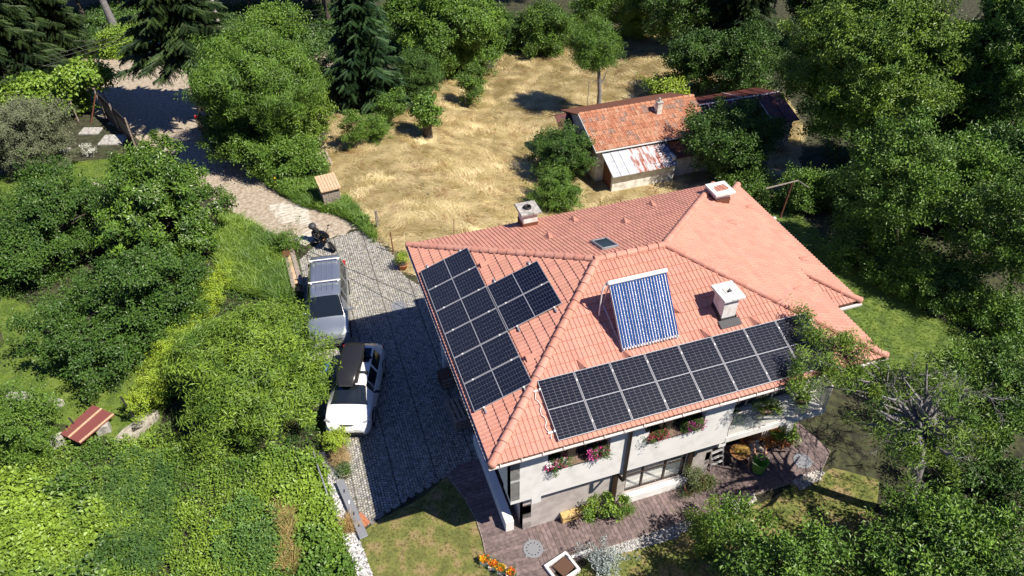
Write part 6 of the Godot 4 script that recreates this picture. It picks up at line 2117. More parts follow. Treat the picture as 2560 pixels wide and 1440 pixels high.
func tri_mesh(v: PackedVector3Array) -> ArrayMesh:
	var arr := []
	arr.resize(Mesh.ARRAY_MAX)
	arr[Mesh.ARRAY_VERTEX] = v
	var nn := PackedVector3Array()
	nn.resize(v.size())
	for i in range(0, v.size(), 3):
		var n := (v[i + 2] - v[i]).cross(v[i + 1] - v[i]).normalized()
		nn[i] = n; nn[i + 1] = n; nn[i + 2] = n
	arr[Mesh.ARRAY_NORMAL] = nn
	var m := ArrayMesh.new()
	m.add_surface_from_arrays(Mesh.PRIMITIVE_TRIANGLES, arr)
	return m

func needle_spray(seed_: int) -> ArrayMesh:
	# a flat drooping conifer twig along +z
	var r := RandomNumberGenerator.new()
	r.seed = seed_
	var v := PackedVector3Array()
	for i in 11:
		var f := i / 10.0
		for s: float in [-1.0, 1.0]:
			var o := Vector3(0, -0.10 * f * f, f * 0.6)
			var d := Vector3(s * 0.75, r.randf_range(-0.35, 0.1), 0.7).normalized()
			var l := lerpf(0.26, 0.1, f) * r.randf_range(0.8, 1.2)
			var q := Vector3(0, 0.02, 0.045)
			v.append(o - q); v.append(o + d * l + Vector3(0, -0.05 * l, 0)); v.append(o + q)
			# hanging needles
			var h := o + d * l * 0.5
			v.append(h); v.append(h + Vector3(r.randf_range(-0.03, 0.03), -0.12, 0.02)); v.append(h + Vector3(0.02, 0, 0.05))
	return tri_mesh(v)

func blade_tuft(n: int, h: float, w: float, lean: float, seed_: int) -> ArrayMesh:
	var r := RandomNumberGenerator.new()
	r.seed = seed_
	var v := PackedVector3Array()
	for i in n:
		var a := r.randf_range(0, TAU)
		var o := Vector3(cos(a), 0, sin(a)) * r.randf_range(0, h * 0.35)
		var d := Vector3(cos(a + 0.5), 0, sin(a + 0.5)) * r.randf_range(0.1, lean)
		var hh := h * r.randf_range(0.6, 1.15)
		var s := Vector3(-sin(a * 3), 0, cos(a * 3)) * w / 2
		var m := o + (Vector3.UP + d * 0.5) * hh * 0.55
		var t := o + (Vector3.UP * 0.9 + d * 1.6) * hh
		v.append(o - s); v.append(o + s); v.append(m + s * 0.8)
		v.append(o - s); v.append(m + s * 0.8); v.append(m - s * 0.8)
		v.append(m - s * 0.8); v.append(m + s * 0.8); v.append(t)
	return tri_mesh(v)

func straw_clump(n: int, l: float, w: float, seed_: int) -> ArrayMesh:
	# mown stalks lying on one another, mostly one way
	var r := RandomNumberGenerator.new()
	r.seed = seed_
	var v := PackedVector3Array()
	for i in n:
		var a := r.randf_range(-0.6, 0.6)
		var d := Vector3(cos(a), r.randf_range(-0.03, 0.12), sin(a))
		var o := Vector3(r.randf_range(-l, l) * 0.5, r.randf_range(0.01, 0.07), r.randf_range(-l, l) * 0.4)
		var ll := l * r.randf_range(0.5, 1.1)
		var s := Vector3(-d.z, 0.3, d.x).normalized() * w / 2
		var bend := Vector3(0, 0, r.randf_range(-0.15, 0.15)) * ll
		var p0 := o - d * ll / 2
		var p1 := o + bend + Vector3(0, 0.02, 0)
		var p2 := o + d * ll / 2
		v.append(p0 - s); v.append(p1 - s); v.append(p1 + s)
		v.append(p0 - s); v.append(p1 + s); v.append(p0 + s)
		v.append(p1 - s); v.append(p2); v.append(p1 + s)
	return tri_mesh(v)

func clusters() -> void:
	C["broad"] = leaf_cluster(11, 0.125, 0.075, 0.2, 0.25, 11)
	C["big"] = leaf_cluster(10, 0.19, 0.10, 0.26, 0.45, 12)
	C["narrow"] = leaf_cluster(15, 0.17, 0.034, 0.24, 0.6, 13, 0.1)
	C["small"] = leaf_cluster(16, 0.075, 0.045, 0.17, 0.15, 14)
	C["walnut"] = leaf_cluster(13, 0.18, 0.075, 0.30, 0.5, 15)
	C["spray"] = needle_spray(16)
	C["vine"] = leaf_cluster(9, 0.15, 0.14, 0.18, 0.5, 17)
	C["grass"] = blade_tuft(9, 0.1, 0.012, 0.6, 18)
	C["tall"] = blade_tuft(10, 0.45, 0.02, 0.55, 19)
	C["straw"] = straw_clump(16, 0.7, 0.017, 20)
	C["herb"] = leaf_cluster(12, 0.10, 0.05, 0.2, 0.1, 21)
	C["petals"] = leaf_cluster(9, 0.05, 0.05, 0.07, 0.0, 22)

func shell(center: Vector3, rx: float, ry: float, rz: float, lobes: int, lobe: float, n: int, size: float, c0: Color, c1: Color, up_bias := 0.5, fill := 0.3) -> Array:
	# twig ends over a crown of overlapping lobes; returns [transforms, colours, lobe centres]
	var R := Vector3(rx, ry, rz)
	var mean := (rx + ry + rz) / 3.0
	var lp := []
	var lr := []
	var lt := []
	var tot := 0.0
	for i in lobes:
		var y := 1.0 - 2.0 * (i + 0.5) / lobes
		var a := i * 2.39996 + rf(-0.5, 0.5)
		var q := sqrt(maxf(0, 1 - y * y))
		var d := Vector3(cos(a) * q, y, sin(a) * q)
		var k := rf(0.48, 0.86)
		lp.append(center + d * k * R)
		var r := lobe * mean * rf(0.65, 1.3)
		lr.append(r)
		tot += r * r
		lt.append(rf(-0.2, 0.2))
	var xfs := []
	var cols := []
	var per := 13
	for i in lobes:
		var r: float = lr[i]
		var o: Vector3 = lp[i]
		var cnt := maxi(1, int(n * r * r / tot / per))
		for k in cnt:
			var d := Vector3(rng.randfn(), rng.randfn(), rng.randfn()).normalized()
			if d.y < -0.15 and rng.randf() < up_bias: d.y = -d.y
			var inner := rng.randf() < fill
			var rad := r * (rf(0.4, 0.85) if inner else (rf(0.85, 1.12) if rng.randf() < 0.8 else rf(1.12, 1.4)))
			var p := o + d * rad * Vector3(1, 0.85, 1)
			var bad := false
			for j in lobes:
				if j != i and p.distance_squared_to(lp[j]) < lr[j] * lr[j] * 0.42:
					bad = true
					break
			if bad: continue
			var out := (d * 0.75 + (p - center).normalized() * 0.4).normalized()
			var cr := size * rf(0.16, 0.42)
			var tone: float = lt[i] * 0.7 + rf(-0.3, 0.3)
			var m := int(per * rf(0.5, 1.5) * (0.6 if inner else 1.0))
			for q in m:
				var w := Vector3(rng.randfn(), rng.randfn() * 0.6, rng.randfn()) * cr * 0.55
				w += out * absf(rng.randfn()) * cr * 0.5
				var y := (out + w.normalized() * 0.5 + Vector3(rf(-0.4, 0.4), rf(0.0, 0.5), rf(-0.4, 0.4))).normalized()
				var x := y.cross(Vector3(rf(-1, 1), rf(-1, 1), rf(-1, 1))).normalized()
				var s := size * rf(0.7, 1.25)
				xfs.append(Transform3D(Basis(x, y, x.cross(y)).scaled(Vector3(s, s, s)), p + w))
				var c := c0.lerp(c1, clampf(rng.randf() * 0.8 + 0.1 + tone, 0, 1))
				cols.append(c * rf(0.85, 1.15))
	return [xfs, cols, lp]

func plant(called: String, label: String, cat: String, group: String, base: Vector3, center: Vector3, rx: float, ry: float, kind: String, dens: float, c0: Color, c1: Color, opt := {}) -> Node3D:
	# a tree or shrub: tapered trunk with limbs to the lobes, and a crown of leaves
	var t := thing(called, label, cat, base, 0, group)
	var c := center - base
	var lobes: int = opt.get("lobes", clampi(int(8 + rx * 5), 9, 34))
	var lobe: float = opt.get("lobe", clampf(1.15 / pow(lobes, 0.4), 0.22, 0.5))
	var size: float = opt.get("size", 1.0)
	var area := TAU * rx * (rx + ry)
	var n := int(area * dens)
	rx *= 0.9
	ry *= 0.92
	var s := shell(c, rx, ry, rx * opt.get("deep", 1.0), lobes, lobe, n, size, c0, c1, opt.get("up", 0.5), opt.get("fill", 0.3))
	# nothing grows below the ground
	var keep := []
	var kc := []
	for i in s[0].size():
		var p: Vector3 = (s[0][i] as Transform3D).origin
		if p.y + base.y > H(p.x + base.x, p.z + base.z) + 0.05:
			keep.append(s[0][i]); kc.append(s[1][i])
	var m: Material = M[opt.get("mat", "leaf")]
	multi("crown" if cat == "tree" else "foliage", C[kind], m, keep, kc, t, true)
	var st := st_new()
	var tr: float = opt.get("trunk", clampf(rx * 0.055, 0.03, 0.22))
	var fork := Vector3(c.x * 0.6, maxf(c.y - ry * 0.55, 0.25), c.z * 0.6)
	var bend := Vector3(rf(-0.1, 0.1), 0, rf(-0.1, 0.1)) * c.y * 0.3
	tube(st, [Vector3(0, -0.15, 0), fork * 0.4 + bend, fork], [tr * 1.25, tr, tr * 0.8], 7)
	tube(st, [fork, fork.lerp(c, 0.6) + bend * 0.5, c + Vector3(0, ry * 0.4, 0)], [tr * 0.8, tr * 0.55, tr * 0.15], 6)
	var lp: Array = s[2]
	for i in mini(lp.size(), opt.get("limbs", 14)):
		var q: Vector3 = lp[i]
		var a := fork.lerp(c, rf(0.0, 0.7))
		var md := a.lerp(q, 0.5) + Vector3(rf(-0.15, 0.15), rf(-0.05, 0.2), rf(-0.15, 0.15)) * rx
		tube(st, [a, md, q], [tr * 0.45, tr * 0.3, tr * 0.1], 5)
	build("trunk" if cat == "tree" else "stem", st, M[opt.get("bark", "bark")], t)
	return t

func conifer(label: String, base: Vector3, height: float, rad: float, clear: float, c0: Color, c1: Color, group := "", size := 1.0) -> Node3D:
	var t := thing("spruce_tree", label, "tree", base, 0, group)
	var st := st_new()
	var tr := height * 0.014 + 0.03
	tube(st, [Vector3(0, -0.2, 0), Vector3(0.05, height * 0.5, 0), Vector3(0, height * 0.99, 0)], [tr * 1.3, tr * 0.8, 0.015], 8)
	var xfs := []
	var cols := []
	var y := clear
	while y < height * 0.99:
		var f := (y - clear) / (height - clear)
		var L := rad * pow(1 - f, 0.8) * rf(0.82, 1.12) + 0.12
		var nb := 7 if f < 0.7 else 5
		var a0 := rf(0, TAU)
		for b in nb:
			var a := a0 + TAU * b / nb + rf(-0.25, 0.25)
			var bl := L * rf(0.75, 1.1)
			var d := Vector3(cos(a), 0, sin(a))
			var sag := rf(0.22, 0.4) * (1 - f * 0.7)
			var p0 := Vector3(0.02, y + rf(-0.1, 0.1), 0)
			var pm := p0 + d * bl * 0.55 + Vector3(0, -sag * bl * 0.5, 0)
			var p1 := p0 + d * bl + Vector3(0, -sag * bl * 0.72, 0)
			if bl > 0.6: tube(st, [p0, pm, p1], [0.035, 0.022, 0.008], 4, false)
			var ns := maxi(3, int(bl / (0.17 * size)))
			var tone := rf(-0.2, 0.2)
			for k in ns:
				var g := (k + 0.6) / ns
				var p := p0.lerp(pm, g / 0.55) if g < 0.55 else pm.lerp(p1, (g - 0.55) / 0.45)
				for s in 3:
					var side: float = [-1.0, 1.0, 0.0][s]
					var ang := a + side * rf(0.6, 1.15)
					var dd := Vector3(cos(ang), rf(-0.5, -0.1), sin(ang)).normalized()
					var xx := Vector3.UP.cross(dd).normalized()
					var sc := size * rf(0.75, 1.25) * lerpf(1.15, 0.75, g) * (0.65 + 0.35 * minf(1.0, bl))
					xfs.append(Transform3D(Basis(xx, dd.cross(xx), dd).scaled(Vector3(sc, sc, sc)), p))
					cols.append(c0.lerp(c1, clampf(rng.randf() * 0.9 + tone, 0, 1)) * rf(0.85, 1.15))
		y += rf(0.3, 0.45) * (0.8 + 0.04 * height)
	build("trunk", st, M["bark"], t)
	multi("crown", C["spray"], M["needle"], xfs, cols, t, true)
	return t

func carpet(called: String, label: String, poly: Array, per_m2: float, kind: String, matn: String, size: float, c0: Color, c1: Color, hum := 0.0, lean := 0.25, kindmeta := "stuff") -> void:
	# ground cover: many small plants over an area, on low hummocks
	var xfs := []
	var cols := []
	for p: Vector2 in pts_in(poly, int(area_of(poly) * per_m2)):
		var nz := noise_hum.get_noise_2d(p.x * 14, p.y * 14)
		var nz2 := noise_hum.get_noise_2d(p.x * 5 + 50, p.y * 5)
		var y := hum * clampf(0.5 + nz * 1.1, 0, 1) * (rf(0.75, 1.0) if rng.randf() < 0.75 else rf(0.1, 0.8))
		var s := size * rf(0.7, 1.3)
		var b := Basis(Vector3.UP, rf(0, TAU)) * Basis(Vector3.RIGHT, rf(-lean, lean)) * Basis(Vector3.BACK, rf(-lean, lean))
		xfs.append(Transform3D(b.scaled(Vector3(s, s, s)), on(p.x, p.y, y)))
		var t := clampf(0.5 + nz2 * 1.3 + rf(-0.35, 0.35), 0, 1)
		cols.append(c0.lerp(c1, t) * rf(0.82, 1.15))
	var o := multi(called, C[kind], M[matn], xfs, cols, self)
	tag(o, label, "", "", kindmeta)

const G_DARK := Color(0.028, 0.065, 0.012)
const G_DEEP := Color(0.046, 0.105, 0.018)
const G_MID := Color(0.085, 0.170, 0.024)
const G_BRIGHT := Color(0.145, 0.255, 0.030)
const G_LIME := Color(0.225, 0.345, 0.036)
const G_YELLOW := Color(0.31, 0.40, 0.03)
const G_OLIVE := Color(0.115, 0.160, 0.042)
const G_GREY := Color(0.150, 0.172, 0.095)
const G_SPRUCE := Color(0.016, 0.042, 0.013)
const G_SPRUCE2 := Color(0.055, 0.095, 0.022)

func make_trees() -> void:
	# ---- the garden on the left
	plant("willow_tree", "broad bushy willow leaning over the parked silver van and white SUV", "tree", "", Vector3(-7.25,-0.00,-10.54), Vector3(-6.73,1.88,-10.36), 3.14, 2.51, "narrow", 62, G_MID, G_LIME, {"size": 1.05})
	plant("hazel_tree", "dense dark glossy round tree beside the dirt track", "tree", "", Vector3(-10.67,-0.05,-22.87), Vector3(-9.97,2.48,-22.64), 2.96, 3.36, "big", 60, G_DEEP, G_BRIGHT, {"mat": "leaf_gloss", "lobe": 0.36, "size": 0.85})
	plant("plum_tree", "plum tree behind the stepping stones, left of the dark round tree", "tree", "fruit trees in the garden", Vector3(-16.12,-0.13,-24.12), Vector3(-15.40,1.78,-23.87), 3.23, 2.53, "broad", 42, G_DEEP, G_MID, {})
	plant("plum_tree", "plum tree with the widest crown above the grass by the red board", "tree", "fruit trees in the garden", Vector3(-13.31,-0.00,-15.73), Vector3(-12.97,1.33,-15.62), 3.20, 1.60, "broad", 42, G_DEEP, G_MID, {})
	plant("plum_tree", "plum tree touching the chartreuse hedge", "tree", "fruit trees in the garden", Vector3(-10.86,-0.00,-16.52), Vector3(-10.23,2.26,-16.31), 2.13, 2.19, "broad", 44, G_DEEP, G_MID, {})
	plant("plum_tree", "plum tree cut by the left edge of the photo above the grass", "tree", "fruit trees in the garden", Vector3(-17.68,-0.03,-22.48), Vector3(-17.44,1.37,-22.40), 2.12, 1.85, "broad", 42, G_DEEP, G_MID, {})
	plant("olive_bush", "large grey-green willowy bush in the upper left garden", "bush", "", Vector3(-19.24,-0.78,-34.95), Vector3(-18.35,1.53,-34.65), 2.79, 2.98, "small", 80, G_GREY * 0.85, G_GREY * 1.35, {"mat": "leaf_grey", "lobes": 30, "lobe": 0.26})
	plant("shrub", "bushy green shrub left of the red board on the grass", "bush", "", Vector3(-15.59,-0.00,-10.83), Vector3(-15.06,1.55,-10.65), 1.51, 1.58, "small", 70, G_MID, G_BRIGHT, {})
	plant("round_shrub", "small round yellow-green conifer bush on the garden lawn", "bush", "", Vector3(-17.98,-0.67,-33.13), Vector3(-17.74,-0.11,-33.05), 0.50, 0.56, "small", 160, G_LIME, G_YELLOW, {"size": 0.6, "lobe": 0.5, "lobes": 6})
	# ---- along the track
	plant("willow_tree", "very large willow bush between the dirt track and the meadow", "tree", "", Vector3(-5.49,-0.56,-31.39), Vector3(-4.46,4.66,-31.05), 3.67, 2.96, "narrow", 50, G_MID, G_BRIGHT * 1.05, {"lobes": 40, "lobe": 0.27, "size": 1.25, "limbs": 10})
	plant("shrub", "lush shrub on the track side below the large willow", "bush", "", Vector3(-6.55,-0.59,-31.80), Vector3(-6.24,1.28,-31.69), 2.31, 1.42, "broad", 55, G_DEEP, G_BRIGHT, {"size": 1.2})
	plant("shrub", "bright green climbing shrub on the meadow side of the large willow", "bush", "", Vector3(-2.90,-0.57,-31.57), Vector3(-2.36,1.92,-31.39), 1.56, 2.89, "broad", 60, G_BRIGHT * 0.8, G_LIME * 0.9, {"size": 1.1})
	plant("shrub", "dense low shrub at the foot of the willow, above the weeds by the track", "bush", "", Vector3(-4.54,-0.44,-29.36), Vector3(-3.94,0.79,-29.15), 2.52, 1.13, "broad", 55, G_MID, G_BRIGHT, {"size": 1.1})
	plant("shrub", "round bush behind the large willow, under the wires", "bush", "", Vector3(-2.80,-1.88,-53.30), Vector3(-2.86,-0.62,-53.32), 2.90, 1.68, "broad", 40, G_MID, G_BRIGHT, {"size": 1.5})
	plant("shrub", "dull green bush between the large willow and the blue-green spruce", "bush", "", Vector3(-0.70,-1.05,-39.55), Vector3(0.02,0.29,-39.31), 1.24, 1.65, "small", 70, G_OLIVE * 0.8, G_OLIVE, {"size": 1.3})
	# ---- conifers
	conifer("dark spruce at the left edge with sweeping branches over the track's end", Vector3(-22.17,-1.63,-49.22), 13.0, 4.3, 0.4, G_SPRUCE, G_SPRUCE2, "", 1.5)
	conifer("dark spruce standing behind the spruce at the left edge", Vector3(-21.05,-2.07,-56.50), 14.0, 4.0, 0.8, G_SPRUCE, G_SPRUCE2, "", 1.6)
	conifer("tall spruce whose drooping branches hang in front of the blue cars", Vector3(-8.64,-1.02,-38.96), 15.5, 3.6, 5.2, G_SPRUCE, G_SPRUCE2 * 1.2, "", 1.4)
	conifer("blue-green spruce at the corner of the meadow", Vector3(2.52,-0.96,-37.71), 11.0, 2.9, 0.3, Color(0.022, 0.062, 0.022), Color(0.06, 0.125, 0.035), "", 1.35)
	# ---- meadow
	plant("walnut_tree", "large round walnut tree at the top of the meadow", "tree", "", Vector3(10.58,-3.37,-46.68), Vector3(10.80,0.48,-46.61), 5.38, 4.15, "walnut", 42, G_MID * 0.9, G_BRIGHT * 1.1, {"size": 1.3, "lobes": 34, "lobe": 0.27})
	plant("young_tree", "small dark tree standing between the spruce and the walnut tree", "tree", "", Vector3(6.43,-1.80,-38.73), Vector3(6.54,0.16,-38.69), 1.85, 1.81, "small", 75, G_DEEP, G_MID, {"size": 1.3, "mat": "leaf_grey"})
	plant("young_tree", "narrow young tree with a bare stem by the edge of the meadow", "tree", "young trees in the meadow", Vector3(0.59,-0.52,-30.71), Vector3(0.52,1.12,-30.73), 0.77, 1.38, "broad", 60, G_MID, G_BRIGHT, {"size": 0.75, "lobes": 8, "lobe": 0.4})
	plant("young_tree", "upright young tree in the meadow beside the walnut tree", "tree", "young trees in the meadow", Vector3(10.15,-2.86,-38.69), Vector3(10.47,-1.19,-38.58), 0.93, 1.55, "broad", 70, G_DEEP, G_BRIGHT, {"size": 0.9, "lobes": 9, "lobe": 0.42})
	plant("young_tree", "leaning young tree next to the round green shrub in the meadow", "tree", "young trees in the meadow", Vector3(3.23,-0.77,-33.49), Vector3(3.36,0.49,-33.45), 0.72, 1.13, "broad", 60, G_MID, G_BRIGHT, {"size": 0.9, "lobes": 8, "lobe": 0.42})
	plant("shrub", "round green shrub low in the meadow grass", "bush", "", Vector3(1.82,-0.58,-31.59), Vector3(1.94,0.31,-31.54), 0.92, 0.76, "small", 110, G_MID, G_BRIGHT, {"size": 1.0})
	var stump := thing("ivy_stump", "dead trunk wrapped in ivy standing in the meadow", "stump", Vector3(5.38,-1.10,-31.65))
	var st := st_new()
	tube(st, [Vector3(0, -0.1, 0), Vector3(0.05, 0.9, 0), Vector3(0.0, 1.9, 0.05)], [0.34, 0.28, 0.22], 9)
	build("trunk", st, M["bark"], stump)
	var s := shell(Vector3(0.05, 1.85, 0), 0.75, 1.0, 0.75, 8, 0.45, 900, 0.9, G_MID, G_BRIGHT)
	multi("ivy", C["vine"], M["leaf"], s[0], s[1], stump, true)
	# fluffy round tree on a bare trunk behind the cottage
	var lt: Vector3 = Vector3(19.46,-3.06,-35.23)
	var lone := thing("lone_tree", "fluffy round tree on a bare forked trunk in the meadow behind the cottage", "tree", lt)
	st = st_new()
	tube(st, [Vector3(0, -0.2, 0), Vector3(-0.05, 1.4, 0.0), Vector3(-0.2, 2.8, 0.0), Vector3(-0.45, 4.3, 0)], [0.2, 0.17, 0.14, 0.09], 8)
	tube(st, [Vector3(-0.12, 2.1, 0), Vector3(0.15, 2.5, 0.1), Vector3(0.4, 3.3, 0.1)], [0.07, 0.05, 0.02], 5)
	tube(st, [Vector3(-0.15, 2.3, 0), Vector3(-0.5, 2.5, 0.1), Vector3(-0.8, 2.4, 0.2)], [0.05, 0.04, 0.015], 5)
	for k in 9:
		var a := TAU * k / 9.0
		tube(st, [Vector3(-0.4, 3.9, 0), Vector3(-0.4 + cos(a) * 0.5, 4.7, sin(a) * 0.5), Vector3(-0.4 + cos(a) * 0.9, 5.8, sin(a) * 0.9)], [0.05, 0.035, 0.012], 5)
	build("trunk", st, M["grey_bark"], lone)
	s = shell(Vector3(-0.75, 5.1, 0), 1.5, 1.65, 1.5, 24, 0.33, 3600, 1.15, G_MID * 1.1, G_BRIGHT)
	multi("crown", C["narrow"], M["leaf"], s[0], s[1], lone, true)
	# ---- round the cottage
	plant("rose_bush", "dark rose bush against the left gable of the cottage", "bush", "", Vector3(12.82,-2.62,-26.43), Vector3(12.71,-0.74,-26.47), 2.12, 1.78, "small", 85, G_DEEP, G_MID * 1.05, {"size": 1.25})
	plant("shrub", "feathery green bush in front of the rose bush, behind the sooty chimney", "bush", "", Vector3(11.15,-2.26,-22.77), Vector3(11.12,-1.17,-22.78), 1.43, 1.08, "small", 110, G_MID, G_BRIGHT, {"size": 1.0})
	plant("lime_bush", "bright lime-green bush peeping over the cottage ridge", "bush", "", Vector3(24.95,-3.01,-34.15), Vector3(24.80,-1.89,-34.20), 1.43, 0.93, "vine", 60, G_LIME, G_YELLOW * 0.8, {"size": 1.1})
	plant("plum_tree", "round dark tree growing against the front of the cottage", "tree", "", Vector3(23.14,-2.37,-22.24), Vector3(22.64,0.27,-22.41), 3.32, 2.05, "broad", 46, G_DEEP, G_MID, {"size": 1.15})
	plant("shrub", "shrubby undergrowth beside the clothes frame, right of the house roof", "bush", "bushes behind the house", Vector3(23.83,-0.93,-16.38), Vector3(23.68,0.16,-16.43), 1.58, 1.27, "broad", 55, G_MID, G_BRIGHT, {})
	plant("shrub", "low bush showing above the roof ridge near the tiled chimney", "bush", "bushes behind the house", Vector3(22.23,-1.88,-19.78), Vector3(22.19,-1.09,-19.79), 1.57, 0.71, "broad", 55, G_MID, G_BRIGHT, {})
	plant("shrub", "small round bush under the clothes frame", "bush", "bushes behind the house", Vector3(22.18,-1.22,-17.39), Vector3(22.10,-0.60,-17.41), 0.63, 0.63, "small", 120, G_DEEP, G_BRIGHT, {})
	# ---- wood beyond the meadow
	var far := [[1350, 130, 1290, 25, 1435, 140, "bush under the dark wood at the top of the meadow, right of the walnut tree"], [1480, 85, 1425, -20, 1540, 90, "round bush at the top edge of the meadow above the fluffy tree"], [1600, 95, 1525, -25, 1650, 100, "bright bush at the top edge of the meadow above the cottage"], [1270, 100, 1215, 40, 1320, 140, "dark bush tucked behind the walnut tree"]]
	for f: Array in far: pass
	plant("shrub", "bush under the dark wood at the top of the meadow, right of the walnut tree", "bush", "bushes along the top of the meadow", Vector3(19.66,-3.74,-48.71), Vector3(20.10,-2.02,-48.56), 2.70, 1.99, "broad", 42, G_DEEP, G_BRIGHT, {"size": 1.35})
	plant("shrub", "round bush at the top edge of the meadow above the fluffy tree", "bush", "bushes along the top of the meadow", Vector3(25.84,-3.86,-51.20), Vector3(25.81,-2.01,-51.21), 2.14, 2.08, "broad", 42, G_DEEP, G_BRIGHT, {"size": 1.35})
	plant("shrub", "bright bush at the top edge of the meadow above the cottage", "bush", "bushes along the top of the meadow", Vector3(29.34,-3.75,-48.97), Vector3(29.03,-1.58,-49.07), 2.29, 2.36, "broad", 42, G_MID, G_LIME * 0.8, {"size": 1.35})
	plant("shrub", "dark bush tucked behind the walnut tree", "bush", "bushes along the top of the meadow", Vector3(17.06,-3.83,-50.61), Vector3(17.15,-2.56,-50.58), 1.90, 1.69, "small", 70, G_DEEP, G_MID, {"size": 1.5})
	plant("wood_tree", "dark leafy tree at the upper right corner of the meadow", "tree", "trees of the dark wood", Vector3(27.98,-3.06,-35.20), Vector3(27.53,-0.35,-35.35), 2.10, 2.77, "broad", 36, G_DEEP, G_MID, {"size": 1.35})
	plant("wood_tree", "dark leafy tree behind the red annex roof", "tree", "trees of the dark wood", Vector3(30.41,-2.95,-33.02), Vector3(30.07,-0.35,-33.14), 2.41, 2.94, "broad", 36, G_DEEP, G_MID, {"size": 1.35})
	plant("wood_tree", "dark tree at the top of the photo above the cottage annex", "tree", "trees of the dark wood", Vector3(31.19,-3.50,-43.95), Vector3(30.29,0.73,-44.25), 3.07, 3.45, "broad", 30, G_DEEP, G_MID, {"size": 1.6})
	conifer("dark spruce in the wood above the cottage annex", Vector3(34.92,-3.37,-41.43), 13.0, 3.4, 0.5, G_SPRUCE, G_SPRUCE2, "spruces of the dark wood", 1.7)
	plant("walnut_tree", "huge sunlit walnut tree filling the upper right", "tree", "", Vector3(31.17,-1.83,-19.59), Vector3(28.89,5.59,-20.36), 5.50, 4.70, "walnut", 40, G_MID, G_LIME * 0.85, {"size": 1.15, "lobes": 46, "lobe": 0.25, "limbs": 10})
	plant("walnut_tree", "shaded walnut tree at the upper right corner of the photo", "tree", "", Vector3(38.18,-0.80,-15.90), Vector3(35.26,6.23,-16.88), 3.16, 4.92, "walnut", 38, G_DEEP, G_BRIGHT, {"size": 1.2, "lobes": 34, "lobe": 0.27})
	plant("pear_tree", "tall leafy pear tree below the huge walnut tree", "tree", "", Vector3(24.58,-0.00,-10.10), Vector3(23.07,4.50,-10.61), 2.53, 2.88, "broad", 42, G_MID, G_BRIGHT, {"size": 1.15})
	plant("pear_tree", "sunlit pear tree right of the tall leafy one, against the black shade", "tree", "", Vector3(28.47,-0.00,-10.22), Vector3(27.19,3.76,-10.65), 1.85, 2.34, "broad", 42, G_MID, G_BRIGHT * 1.1, {"size": 1.15})
	plant("fruit_tree", "leafy tree at the right edge of the photo beside the lawn", "tree", "", Vector3(26.99,-0.00,-5.41), Vector3(25.45,4.27,-5.92), 1.86, 3.09, "broad", 40, G_DEEP, G_BRIGHT, {"size": 1.1})
	plant("fruit_tree", "small tree with dark leaves in the shade beyond the side lawn", "tree", "", Vector3(24.04,-0.00,-7.01), Vector3(23.92,1.00,-7.05), 2.06, 1.33, "broad", 36, G_DEEP, G_BRIGHT, {"size": 1.0})
	plant("shrub", "long bush at the edge of the side lawn below the pear tree", "bush", "bushes along the side lawn", Vector3(22.63,-0.00,-10.42), Vector3(22.27,0.94,-10.54), 1.68, 0.76, "broad", 50, G_DEEP, G_BRIGHT, {})
	plant("shrub", "bright weedy bush at the edge of the side lawn", "bush", "bushes along the side lawn", Vector3(23.20,-0.00,-7.92), Vector3(23.00,0.62,-7.99), 1.33, 0.60, "broad", 50, G_MID, G_BRIGHT, {})
	plant("shrub", "shady bush under the trees beyond the clothes frame", "bush", "bushes along the side lawn", Vector3(25.61,-0.34,-14.02), Vector3(25.00,0.78,-14.23), 1.41, 1.55, "broad", 40, G_DEEP, G_MID, {})
	plant("shrub", "bush in the sun at the right edge of the photo beside the lamp post", "bush", "bushes along the side lawn", Vector3(25.13,-0.00,-4.03), Vector3(25.00,0.73,-4.08), 1.59, 0.72, "broad", 50, G_MID, G_BRIGHT * 1.1, {})
	# dark trees that close the top of the picture
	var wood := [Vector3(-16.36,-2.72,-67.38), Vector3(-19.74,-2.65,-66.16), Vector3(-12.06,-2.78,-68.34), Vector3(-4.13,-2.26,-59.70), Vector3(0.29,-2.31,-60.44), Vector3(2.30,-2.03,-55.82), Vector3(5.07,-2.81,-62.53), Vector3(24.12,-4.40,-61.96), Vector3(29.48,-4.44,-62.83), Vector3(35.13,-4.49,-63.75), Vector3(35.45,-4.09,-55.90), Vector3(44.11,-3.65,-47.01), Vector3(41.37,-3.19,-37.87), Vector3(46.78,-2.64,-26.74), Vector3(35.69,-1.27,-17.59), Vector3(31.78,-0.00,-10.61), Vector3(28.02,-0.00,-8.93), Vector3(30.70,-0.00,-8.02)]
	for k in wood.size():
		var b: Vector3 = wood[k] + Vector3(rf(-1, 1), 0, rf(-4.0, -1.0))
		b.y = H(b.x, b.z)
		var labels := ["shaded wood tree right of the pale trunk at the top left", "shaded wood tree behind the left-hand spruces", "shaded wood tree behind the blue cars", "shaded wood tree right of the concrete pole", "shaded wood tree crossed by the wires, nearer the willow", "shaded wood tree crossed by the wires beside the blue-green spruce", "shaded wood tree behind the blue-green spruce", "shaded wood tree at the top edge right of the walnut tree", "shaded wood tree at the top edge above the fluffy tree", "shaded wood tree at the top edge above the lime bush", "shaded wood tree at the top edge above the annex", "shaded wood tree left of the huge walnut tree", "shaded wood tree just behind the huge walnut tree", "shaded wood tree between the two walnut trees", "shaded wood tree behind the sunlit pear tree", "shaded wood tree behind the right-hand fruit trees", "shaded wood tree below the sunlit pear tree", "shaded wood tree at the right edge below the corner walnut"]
		var hgt := rf(8.5, 11.0) if k < 13 else rf(4.0, 6.0)
